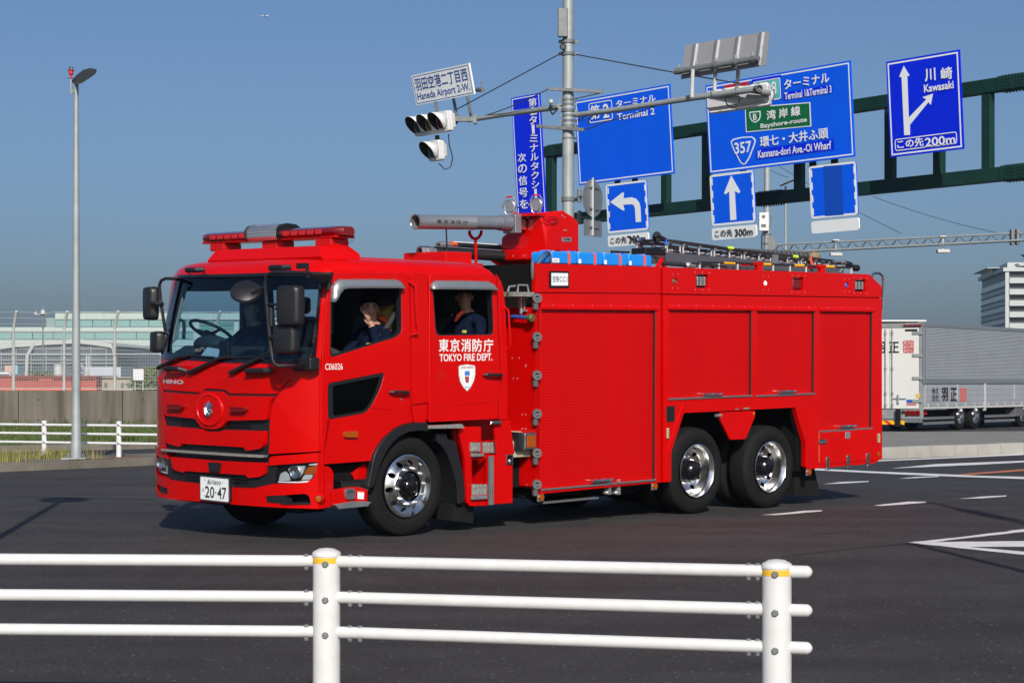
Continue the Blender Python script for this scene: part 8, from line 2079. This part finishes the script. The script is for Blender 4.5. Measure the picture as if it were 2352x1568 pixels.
# blue canisters
cols = [(1575, 1850), (1870, 2160)]
XS = [TL(q(5, [(1572, 800)])[0], 1, .12).x]; xe_ = TL(q(12, [(745, 1470)])[0], 1, .12).x
zc0 = 2.612
ctop = TL(q(5, [(1700, 665)])[0], 1, .14).z
nC = 4; wd = (xe_ - XS[0]) / nC
lab = ["blue jerrycan nearest the red turret, wide paper label on its side", "second blue strapped jerrycan counted from the turret", "third blue strapped jerrycan counted from the turret", "blue jerrycan at the end of the row next to the black ladder"]
def can(x0, k):
    c = thing("jerrycan", lab[k], "jerrycan", M=TT(x0, .10, zc0), group="blue jerrycans strapped along the body roof")
    H_ = ctop - zc0; W2 = .30; L2 = wd * .97
    mb = MB(); mb.prism(rnd(rect(0, 0, L2, H_ * .96), .035, 5), lambda x, z, d: (x, d, z), 0, W2); o = mb.build("body", BLUEC, c, bevel=.02, seg=3)
    mb = MB()
    for t in (.12, .9): mb.tube([(L2 * t, .08, H_ * .93), (L2 * t, .08, H_ * .985), (L2 * t + .02, .10, H_ * .99), (L2 * t + .02, .22, H_ * .985)], .012, 8)
    mb.build("handle", BLUEC, c)
    mb = MB(); mb.lathe((L2 * .45, .15, H_ * .9), (0, 0, 1), [(0, .022), (.02, .022), (.022, 0)], 14); mb.build("cap", WHTB, c)
    mb = MB(); mb.bb((L2 * .02 if k == 0 else L2 * .01, -.004, .012), (L2 * .28 if k == 0 else L2 * .11, -.0005, H_ * .42)); mb.build("paper_label", SWHT, c, smooth=0)
    if k == 0:
        for t_ in (.30, .22, .16): mb = MB(); mb.bb((L2 * .05, -.0055, H_ * t_), (L2 * .22, -.0045, H_ * (t_ + .015))); mb.build("print_line", BVIN, c, smooth=0)
    mb = MB(); mb.bb((L2 * (.28 if k == 0 else .11), -.004, .012), (L2 * (.29 if k == 0 else .12), -.0005, H_ * .42)); mb.build("label_edge", REDD, c, smooth=0)
    mb = MB(); P = [(L2 * .62, -.006, .0), (L2 * .62, -.008, H_ * .7), (L2 * .60, -.002, H_ * .90), (L2 * .58, .03, H_ * .955), (L2 * .58, .27, H_ * .955)]
    w_ = .032
    for p in P: mb.v += [p, (p[0] + w_, p[1], p[2]), (p[0] + w_, p[1] + .004, p[2] + .004), (p[0], p[1] + .004, p[2] + .004)]
    for i in range(len(P) - 1):
        for j in range(4): mb.f.append((i * 4 + j, i * 4 + (j + 1) % 4, i * 4 + 4 + (j + 1) % 4, i * 4 + 4 + j))
    mb.build("strap", ORG_, c, smooth=0)
for k in range(nC): can(XS[0] + wd * k, k)
mb = MB(); a = TL(q(12, [(410, 1372)])[0], 1, .5); mb.tube([(a.x, .5, a.z - .1), (a.x, .5, a.z), (a.x + .28, .5, a.z), (a.x + .32, .5, a.z - .12)], .014, 8); mb.build("roof_handle", BLK, FE)
# ladder: aluminium truss ladder in two sections, nearly black rails
BST = mat("bright_steel", (.72, .72, .70), .35, .45)
LAD = mat("ladder_dark_rail", (.035, .035, .038), .45, .2, var=.3)
ld = thing("ladder", "long dark framed extension ladder with steel struts lying along the body roof", "ladder", M=TM)
LW_ = .62                                              # near side plane of the ladder
def R21(x, y, w): return TL(q(21, [(x, y)])[0], 1, w)
def R22(x, y, w): return TL(q(22, [(x, y)])[0], 1, w)
top_n = [R21(620, 55, LW_), R21(800, 145, LW_), R21(1500, 240, LW_), R21(2200, 335, LW_), R22(800, 180, LW_), R22(1380, 248, LW_), R22(1990, 318, LW_), R22(2050, 345, LW_)]
bot0 = R21(790, 400, LW_); bot1 = R22(1500, 480, LW_)
mb = MB(); mb.tube(top_n, .015, 8); mb.build("top_rail", LAD, ld)
dW = .45
mb = MB(); mb.tube([p + Vector((0, dW, 0)) for p in top_n], .013, 8); mb.build("top_rail", LAD, ld)
for w in (0, dW):
    a = R21(790, 455, LW_) + Vector((0, w, 0)); b = R22(2000, 505, LW_) + Vector((0, w, 0)); b.z = max(b.z, 2.50)
    mb = MB(); hz = .052; mb.v = [(a.x, a.y, a.z - hz), (b.x, b.y, b.z - hz), (b.x, b.y, b.z + hz), (a.x, a.y, a.z + hz)]; mb.v += [(x, y + .03, z) for x, y, z in mb.v]
    mb.f = [(0, 1, 2, 3), (7, 6, 5, 4), (0, 4, 5, 1), (1, 5, 6, 2), (2, 6, 7, 3), (3, 7, 4, 0)]; mb.build("side_beam", mat("ladder_grey_beam", (.14, .15, .17), .4, .5), ld, smooth=0, bevel=.004)
    L0, L1 = a, b
tlen = L1.x - L0.x
def topz_at(x):
    for p, q_ in zip(top_n[:-1], top_n[1:]):
        if p.x <= x <= q_.x: return p.z + (q_.z - p.z) * (x - p.x) / max(1e-6, q_.x - p.x)
    return top_n[-1].z
nS_ = 12
for i in range(nS_ + 1):
    x = L0.x + .02 + (tlen - .05) * i / nS_; zb3 = L0.z + (L1.z - L0.z) * (x - L0.x) / tlen + .045; zt4 = topz_at(x)
    for w in (0, dW):
        for j, dx in enumerate((0, -.055) if i % 2 else (0,)):
            mb = MB(); mb.tube([(x + dx, LW_ + w + .015, zb3), (x + dx, LW_ + w + .015, zt4 - (.0 if j == 0 else .05))], .010, 8); mb.build("upright", BST, ld)
        mb = MB(); mb.bb((x - .02, LW_ + w - .005, zt4 - .035), (x + .02, LW_ + w + .03, zt4 + .012)); mb.build("bracket", SILV, ld, smooth=0)
        if i < nS_:
            x2 = L0.x + .02 + (tlen - .05) * (i + 1) / nS_; zt5 = topz_at(x2)
            if i >= 2: mb = MB(); mb.tube([(x + .05, LW_ + w + .015, zb3), (x2 - .02, LW_ + w + .015, zt5 - .02)], .009, 6); mb.build("diagonal", LAD, ld)
            else: mb = MB(); mb.tube([(x + .02, LW_ + w + .015, zt4 - .02), (x2 - .05, LW_ + w + .015, zb3)], .010, 6); mb.build("diagonal", LAD, ld)
    if True:
        mb = MB(); mb.tube([(x + .1, LW_ + .02, zb3 + .03), (x + .1, LW_ + dW + .01, zb3 + .03)], .012, 8); mb.build("rung", BST, ld)
        mb = MB(); mb.tube([(x + .2, LW_ + .06, zb3 + .07), (x + .2, LW_ + dW - .05, zb3 + .07)], .010, 8); mb.build("rung", LAD, ld)
for z_ in (.06, .10, .145):                             # inner sections' rails
    for w in (.07, dW - .06):
        mb = MB(); mb.tube([(L0.x + .05, LW_ + w, L0.z + z_ * 1.15), (L1.x - .3, LW_ + w, L1.z + z_ * .75)], .008, 6); mb.build("inner_rail", LAD, ld)
for (k, x0, y0, x1, y1) in ((21, 1930, 287, 2030, 297), (22, 1040, 210, 1130, 222)):
    f_ = R21 if k == 21 else R22; mb = MB(); mb.tube([f_(x0, y0, LW_ - .004), f_(x1, y1, LW_ - .004)], .018, 10); mb.build("marker_sleeve", mat("fluorescent_yellow", (.62, .95, .03), .5), ld)
# foremost end: cross rails with blue caps
for yv, x0 in ((150, 285), (215, 310), (300, 330)):
    a = R21(x0, yv + 5, LW_ + dW + .1); b = R21(770, yv - 5, LW_); mb = MB(); mb.tube([a, b], .015, 8); mb.build("end_rail", LAD, ld)
    if yv < 300:
        for p in (a, b): mb = MB(); mb.ball(p, (.024, .024, .026), 10, 8); mb.build("end_cap", mat("blue_cap_plastic", (.02, .10, .50), .35), ld)
for x, w in ((262, .62), (290, .6), (322, .55), (770, .0), (745, .04)):
    a = R21(x, 160 if x in (262, 770) else 250, LW_ + w); b = R21(x - 4, 400 if x < 700 else 300, LW_ + w); mb = MB(); mb.tube([a, b], .010, 8); mb.build("upright", BST, ld)
mb = MB(); a = R21(600, 400, LW_ + .05); mb.bb((a.x - .25, LW_ + .0, a.z - .02), (a.x + .10, LW_ + .22, a.z + .06)); mb.build("winch_box", BLKG, ld, bevel=.015)
mb = MB(); mb.tube([R21(800, 150, LW_), R21(640, 60, LW_), R21(590, 40, LW_), R21(560, 90, LW_)], .02, 8); mb.ball(R21(600, 95, LW_ + .05), (.06, .05, .07), 12, 8); mb.build("rope_drum", LAD, ld)
mb = MB(); mb.tube([R22(1800, 305, LW_ - .02), R22(1990, 305, LW_ - .02), R22(2050, 350, LW_ - .02)], .013, 8); mb.tube([R22(2020, 375, LW_), R22(1915, 520, LW_)], .012, 8); mb.build("foot_stay", STEEL, ld)
for p in (R22(2060, 360, LW_), R22(2095, 375, LW_)): mb = MB(); mb.lathe(p, (1, 0, -.1), [(-.05, 0), (-.05, .035), (.04, .040), (.05, .03), (.05, 0)], 14); mb.build("foot_roller", BLK, ld)
mb = MB(); a = R22(700, 180, LW_ - .01); mb.bb((a.x - .05, LW_ - .03, a.z - .11), (a.x + .05, LW_ - .005, a.z)); mb.build("data_plate", SILV, ld, smooth=0)
# orange strap and guard rail in front of it, grey cover panel behind
st_ = bpy.data.objects.new("ladder_strap", None); COL.objects.link(st_); st_.parent = FE
mb = MB(); P = [R22(1350, 230, LW_ - .05), R22(1400, 400, LW_ - .05), R22(1418, 440, LW_ - .05)]; w_ = .05
for p in P: mb.v += [tuple(p), (p.x + w_, p.y, p.z), (p.x + w_, p.y + .006, p.z), (p.x, p.y + .006, p.z)]
for i in range(2):
    for j in range(4): mb.f.append((i * 4 + j, i * 4 + (j + 1) % 4, i * 4 + 4 + (j + 1) % 4, i * 4 + 4 + j))
mb.build("webbing", ORG_, st_, smooth=0)
rg = bpy.data.objects.new("roof_guard_rail", None); COL.objects.link(rg); rg.parent = FE
wR = .12
P = [R21(1385, 560, wR), R22(0, 335, wR), R22(1000, 380, wR), R22(2170, 428, wR)]
mb = MB(); mb.tube(P, .013, 8); mb.build("tube", LAD, rg)
mb = MB(); p = R22(2222, 432, wR); mb.lathe(p, (1, 0, -.02), [(-.05, 0), (-.05, .03), (-.035, .040), (.04, .040), (.055, .02), (.055, 0)], 16); mb.build("end_knob", BLK, rg)
mb = MB(); mb.tube([R21(1260, 575, wR), R21(1500, 600, wR), R21(1900, 640, wR)], .012, 8); mb.build("lower_tube", LAD, rg)
for x, y in ((1405, 560), (1765, 580), (2120, 590)): a = R21(x, y, wR); mb = MB(); mb.tube([a, Vector((a.x, a.y, 2.60))], .012, 8); mb.build("post", BST, rg)
for x, y in ((345, 360), (670, 370), (988, 382), (1290, 395), (2138, 430), (2146, 430)): a = R22(x, y, wR); mb = MB(); mb.tube([a, Vector((a.x, a.y, 2.60))], .012, 8); mb.build("post", BST, rg)
for k, x0, y0, x1, y1 in ((21, 1855, 572, 2060, 580), (22, 478, 362, 622, 365), (22, 1065, 384, 1245, 388), (22, 1655, 405, 1820, 411)):
    f_ = R21 if k == 21 else R22; mb = MB(); mb.tube([f_(x0, y0, wR), f_(x1, y1, wR)], .016, 10); mb.build("yellow_sleeve", mat("amber_sleeve", (.85, .42, .01), .5), rg)
for x0, x1, y0 in ((392, 478, 318), (1575, 1658, 372)):
    a = R22(x0, y0, .06); b = R22(x1, y0, .06); mb = MB(); mb.bb((a.x, .06, 2.6), (b.x, .12, a.z)); mb.bb((a.x - .02, .06, a.z - .04), (b.x, .30, a.z + .0)); mb.build("rail_bracket", RED, FE, smooth=0, bevel=.006)
mb = MB(); a = R21(600, 600, .3); b = R21(760, 600, .3); mb.tube([a + Vector((0, 0, -.05)), a.lerp(b, .5) + Vector((0, 0, .05)), b + Vector((0, 0, -.05))], .03, 8); mb.build("hose_cradle", RED, FE)
mb = MB(); a = R21(700, 580, .28); b = R21(1240, 625, .28); mb.tube([a, b], .022, 10); mb.build("stored_pipe", LAD, FE); mb = MB(); d_ = (b - a).normalized(); mb.lathe(b - d_ * .08, d_, [(-.02, .025), (.0, .04), (.1, .042), (.1, .02), (.15, .02), (.15, 0)], 18); mb.build("pipe_end", STEEL, FE)
mb = MB(); V = []
for k in range(9):
    a_2 = math.pi * k / 8; V.append(R21(1450 + 105 * (1 - math.cos(a_2)), 675 - 80 * math.sin(a_2), .35))
mb.tube(V, .012, 8); mb.build("coiled_hose", BLK, FE)
gp_ = [R21(2150, 295, 1.6), R22(60, 60, 1.6), R22(400, 80, 1.6), R22(1365, 120, 1.6), R22(1355, 225, 1.6), R22(0, 215, 1.6)]
mb = MB(); mb.v = [tuple(p) for p in gp_] + [tuple(p + Vector((0, .03, 0))) for p in gp_]; n = 6; mb.f = [tuple(range(n)), tuple(range(n, 2 * n))[::-1]] + [(i, (i + 1) % n, n + (i + 1) % n, n + i) for i in range(n)]
gc = mb.build("ribbed_cover", mat("cover_grey", (.16, .165, .165), .5, .5, var=.25, vscale=20), FE, smooth=0)
for i in range(16):
    t = i / 16; a = gp_[1].lerp(gp_[3], t); mb = MB(); mb.tube([a + Vector((.03, -.012, -.01)), a + Vector((.10, -.012, -.13))], .014, 6); mb.build("rib", GALVD, gc)
mb = MB(); mb.ball(R22(1450, 215, .9), (.10, .07, .06), 12, 8); mb.build("rope_bundle", mat("hemp_rope", (.25, .18, .10), .9, var=.4, vscale=40, bump=.03), FE)

# ------------------------------------------------------------------ haze
hz_m = bpy.data.materials.new("thin_haze"); hz_m.use_nodes = True
hz_m.node_tree.nodes.remove(hz_m.node_tree.nodes["Principled BSDF"])
pv = hz_m.node_tree.nodes.new("ShaderNodeVolumePrincipled"); pv.inputs["Density"].default_value = .00018; pv.inputs["Color"].default_value = (.62, .80, 1, 1)
hz_m.node_tree.links.new(pv.outputs[0], hz_m.node_tree.nodes["Material Output"].inputs["Volume"])
mb = MB(); mb.bb((-4200, -320, -1.1), (4200, 7100, 34)); o = mb.build("haze", hz_m, None, smooth=0); tag(o, kind="stuff")
# ------------------------------------------------------------------ crew
# loose gear in the cab are things too
for nm, lb, ct in (("hanging_coat", "tan and orange turnout coat hanging behind the front passenger", "coat"), ("helmet", "silver helmet hanging beside the rear crewman's head", "helmet"), ("blue_bag", "bright blue bag by the rear side window edge", "bag")):
    o = [c for c in FE.children if c.name == nm][0]; o.parent = None; o.matrix_world = TM; tag(o, lb, ct)
    if nm == "hanging_coat":
        for b in [c for c in FE.children if c.name.startswith("coat_band")]: b.parent = o
def person(label, head, yaw, joints, hands, hand_dirs, cloth=NAVY, hair=True, sc_=1.0):
    """seated figure in truck space; head = centre of the head, yaw = facing angle about z (0 faces -x)"""
    t = thing("person", label, "person", M=TM)
    H = Vector(head)
    f = Matrix.Rotation(yaw, 3, 'Z') @ Vector((-1, 0, 0)); r = Vector((f.y, -f.x, 0)) * -1     # facing, person's left/right
    J = {"pelvis": (H + Vector((.10, 0, -.72)), .15, 0), "waist": (H + Vector((.08, 0, -.56)), .135, 0), "chest": (H + Vector((.05, 0, -.36)), .155, 0), "neckb": (H + Vector((.04, 0, -.21)), .075, 0),
         "neck": (H + Vector((.025, 0, -.13)), .055, 1)}
    E = [("pelvis", "waist"), ("waist", "chest"), ("chest", "neckb"), ("neckb", "neck")]
    J["jaw"] = (H + f * .012 + Vector((0, 0, -.075)), .062, 1); J["skull"] = (H + Vector((0, 0, .0)), .082, 1); J["crown"] = (H - f * .012 + Vector((0, 0, .058)), .080, 1)
    E += [("neck", "jaw"), ("jaw", "skull"), ("skull", "crown")]
    for s, sg in (("l", -1), ("r", 1)):
        J["sh" + s] = (H + Vector((.05, sg * .19, -.245)), .072, 0); E.append(("neckb", "sh" + s))
        el, wr = joints[s]; J["el" + s] = (H + Vector(el), .056, 0); J["cf" + s] = ((H + Vector(el)).lerp(H + Vector(wr), .82), .043, 0); J["wr" + s] = (H + Vector(wr), .030, 1)
        E += [("sh" + s, "el" + s), ("el" + s, "cf" + s), ("cf" + s, "wr" + s)]
        J["hip" + s] = (H + Vector((.02, sg * .10, -.75)), .095, 0); J["kn" + s] = (H + Vector((-.38, sg * .13, -.74)), .075, 0); J["an" + s] = (H + Vector((-.42, sg * .13, -1.10)), .05, 0)
        E += [("pelvis", "hip" + s), ("hip" + s, "kn" + s), ("kn" + s, "an" + s)]
        d, pn, cur = hand_dirs[s]; d = Vector(d).normalized(); pn = Vector(pn); pn = (pn - d * pn.dot(d)).normalized(); sd = d.cross(pn)
        W0 = H + Vector(wr); J["pm" + s] = (W0 + d * .055, .034, 1); E.append(("wr" + s, "pm" + s))
    names = list(J); me = bpy.data.meshes.new("person_body"); me.from_pydata([tuple(J[k][0]) for k in names], [(names.index(a), names.index(b)) for a, b in E], [])
    o = bpy.data.objects.new("body", me); COL.objects.link(o)
    sk = o.modifiers.new("skin", 'SKIN'); sk.use_smooth_shade = True
    for i, k in enumerate(names):
        v = me.skin_vertices[0].data[i]; r_ = J[k][1]; v.radius = (r_, r_)
        if k in ("chest", "waist", "pelvis"): v.radius = (r_ * .80, r_ * 1.12)
        v.use_root = (k == "pelvis")
    su = o.modifiers.new("sub", 'SUBSURF'); su.levels = 2; su.render_levels = 2
    m2 = bpy.data.meshes.new_from_object(o.evaluated_get(bpy.context.evaluated_depsgraph_get())); bpy.data.objects.remove(o)
    # face: brow, sockets, nose, chin shaped on the one surface
    for v in m2.vertices:
        p = v.co - H
        if p.length < .16:
            a = p.dot(f); b = p.dot(r); z = p.z
            if a > .03:
                g = lambda x0, z0, sx, sz, amp: amp * math.exp(-((abs(b) - x0) / sx) ** 2 - ((z - z0) / sz) ** 2)
                dsp = g(0, -.022, .014, .022, .026) + g(0, .03, .05, .012, .005) - g(.030, .008, .014, .010, .009) + g(0, -.082, .022, .014, .006) + g(0, -.052, .022, .008, .004) - g(0, -.060, .02, .004, .004)
                v.co += f * dsp
    o = bpy.data.objects.new("body", m2); COL.objects.link(o); o.parent = t
    m2.materials.clear(); m2.materials.append(cloth); m2.materials.append(SKIN)
    for p in m2.polygons:
        c = p.center; best = min(names, key=lambda k: (J[k][0] - c).length - J[k][1] * .9); p.material_index = J[best][2]
        if best == "neck" and (c - J["neck"][0]).z < -.045: p.material_index = 0
        p.use_smooth = True
    # hands: four unequal fingers and a thumb on each palm
    for s, sg in (("l", -1), ("r", 1)):
        d, pn, cur = hand_dirs[s]; d = Vector(d).normalized(); pn = Vector(pn); pn = (pn - d * pn.dot(d)).normalized(); sd = d.cross(pn)
        C = J["pm" + s][0]
        for i, (o_, ln) in enumerate(((-.027, .068), (-.009, .078), (.009, .072), (.026, .056))):
            V = [C + d * .005 + sd * o_ * .8, C + d * .042 + sd * o_]; dd = d.copy()
            for j, k in enumerate((.42, .32, .26)):
                dd = (dd - pn * math.tan(cur * (.6 + .3 * j))).normalized(); V.append(V[-1] + dd * ln * k)
            mb = MB(); mb.tube(V, [.011, .0105, .0095, .0085, .006], 8); mb.build("finger", SKIN, o, smooth=70)
        V = [C - d * .03 - sd * .025 * (1 if s == "l" else -1), C + d * .0 - sd * .045 * (1 if s == "l" else -1) - pn * .01, C + d * .035 - sd * .052 * (1 if s == "l" else -1) - pn * .02]
        mb = MB(); mb.tube(V, [.013, .012, .008], 8); mb.build("thumb", SKIN, o, smooth=70)
    Mh = Matrix((f, r, Vector((0, 0, 1)))).transposed()
    mb = MB(); mb.ball(H - f * .022 + Vector((0, 0, .040)), (.090, .090, .108), 20, 14, Mh)
    hm = mb.build("hair", HAIR, t, smooth=80)
    bm = bmesh.new(); bm.from_mesh(hm.data); dl_ = []
    for v in bm.verts:
        p = v.co - H; a = p.dot(f)
        if (a > .02 and p.z < .075 - .25 * max(0, .09 - a) * 0) or p.z < -.045 or (a > -.01 and p.z < .035): dl_.append(v)
    bmesh.ops.delete(bm, geom=dl_, context='VERTS'); bm.to_mesh(hm.data); bm.free(); so = hm.modifiers.new("s", 'SOLIDIFY'); so.thickness = .008
    for sg in (-1, 1):
        mb = MB(); mb.ball(H + r * sg * .081 - f * .008 + Vector((0, 0, -.008)), (.018, .010, .032), 10, 8, Mh); mb.build("ear", SKIN, t)
        mb = MB(); mb.ball(H + f * .072 + r * sg * .030 + Vector((0, 0, .006)), (.008, .013, .0055), 10, 8, Mh); mb.build("eye", mat("eye_dark", (.02, .015, .012), .2), t)
        mb = MB(); mb.tube([H + f * .083 + r * sg * .016 + Vector((0, 0, .026)), H + f * .078 + r * sg * .045 + Vector((0, 0, .028))], .0045, 6); mb.build("eyebrow", HAIR, t)
    mb = MB(); mb.ball(H + f * .080 + Vector((0, 0, -.056)), (.006, .022, .005), 10, 6, Mh); mb.build("mouth", mat("lips", (.38, .13, .11), .45), t)
    mb = MB()                                           # collar
    nk = J["neck"][0] + Vector((0, 0, -.06)); V = [nk + Vector((math.cos(a) * .074, math.sin(a) * .080, -.02 - .03 * math.cos(a))) for a in [2 * math.pi * k / 16 for k in range(17)]]
    mb.tube(V, .014, 8); mb.build("collar", cloth, t)
    return t, J
hp = TL(q(3, [(577, 440)])[0], 1, .38)
p1, J1 = person("firefighter in navy at the front side window, one hand raised to the chin", hp, math.radians(58),
    {"l": ((-.10, -.27, -.44), (-.10, -.14, -.165)), "r": ((-.14, .22, -.48), (-.40, .05, -.46))}, None,
    {"l": ((-.45, .05, .85), (.5, -.85, 0), .22), "r": ((-1, -.2, 0), (0, 0, 1), .25)})
mb = MB(); mb.tube([hp + Vector((.22, -.17, -.10)), hp + Vector((.0, -.15, -.27)), hp + Vector((-.12, -.02, -.42))], .004, 4)
bl = MB(); P = [hp + Vector((.26, -.17, .02)), hp + Vector((.06, -.185, -.20)), hp + Vector((-.05, -.18, -.34)), hp + Vector((-.12, -.10, -.46))]
for p in P: bl.v += [tuple(p), tuple(p + Vector((-.03, 0, .035)))]
for i in range(3): bl.f.append((2 * i, 2 * i + 1, 2 * i + 3, 2 * i + 2))
o = bl.build("seat_belt", mat("belt_grey", (.06, .06, .06), .6), FE, smooth=0, fix=False); so = o.modifiers.new("s", 'SOLIDIFY'); so.thickness = .003
hp2 = TL(q(3, [(1492, 332)])[0], 1, .33)
p2, J2 = person("firefighter in navy at the rear side window with arms folded", hp2, math.radians(48),
    {"l": ((-.06, -.26, -.44), (-.27, -.10, -.435)), "r": ((-.12, .20, -.46), (-.22, -.02, -.46))}, None,
    {"l": ((-.9, -.15, -.02), (0, 0, 1), .18), "r": ((.2, -1, 0), (0, 0, 1), .2)})
hp3 = TL(q(1, [(1165, 880)])[0], 1, 1.72)
p3, J3 = person("driver in navy behind the windscreen, hand on the steering wheel", hp3, math.radians(8),
    {"l": ((-.16, -.24, -.46), (-.30, -.02, -.42)), "r": ((-.15, .28, -.44), (-.42, .22, -.40))}, None,
    {"l": ((-.8, .5, .12), (0, 0, 1), .35), "r": ((-.8, -.5, .1), (0, 0, 1), .35)})
for J_, hp_ in ((p1, hp), (p2, hp2)):
    mb = MB(); mb.box(hp_ + Vector((-.13, -.13, -.34)), (.03, .03, .025)); mb.build("badge", mat("yellow_badge", (.6, .55, .08), .5), J_, smooth=0)
mb = MB(); V = [hp2 + Vector((-.055, -.04, -.14)), hp2 + Vector((-.10, -.01, -.19)), hp2 + Vector((-.11, .02, -.24))]; mb.tube(V, [.02, .022, .012], 8); mb.build("orange_scarf", FLUO, p2)
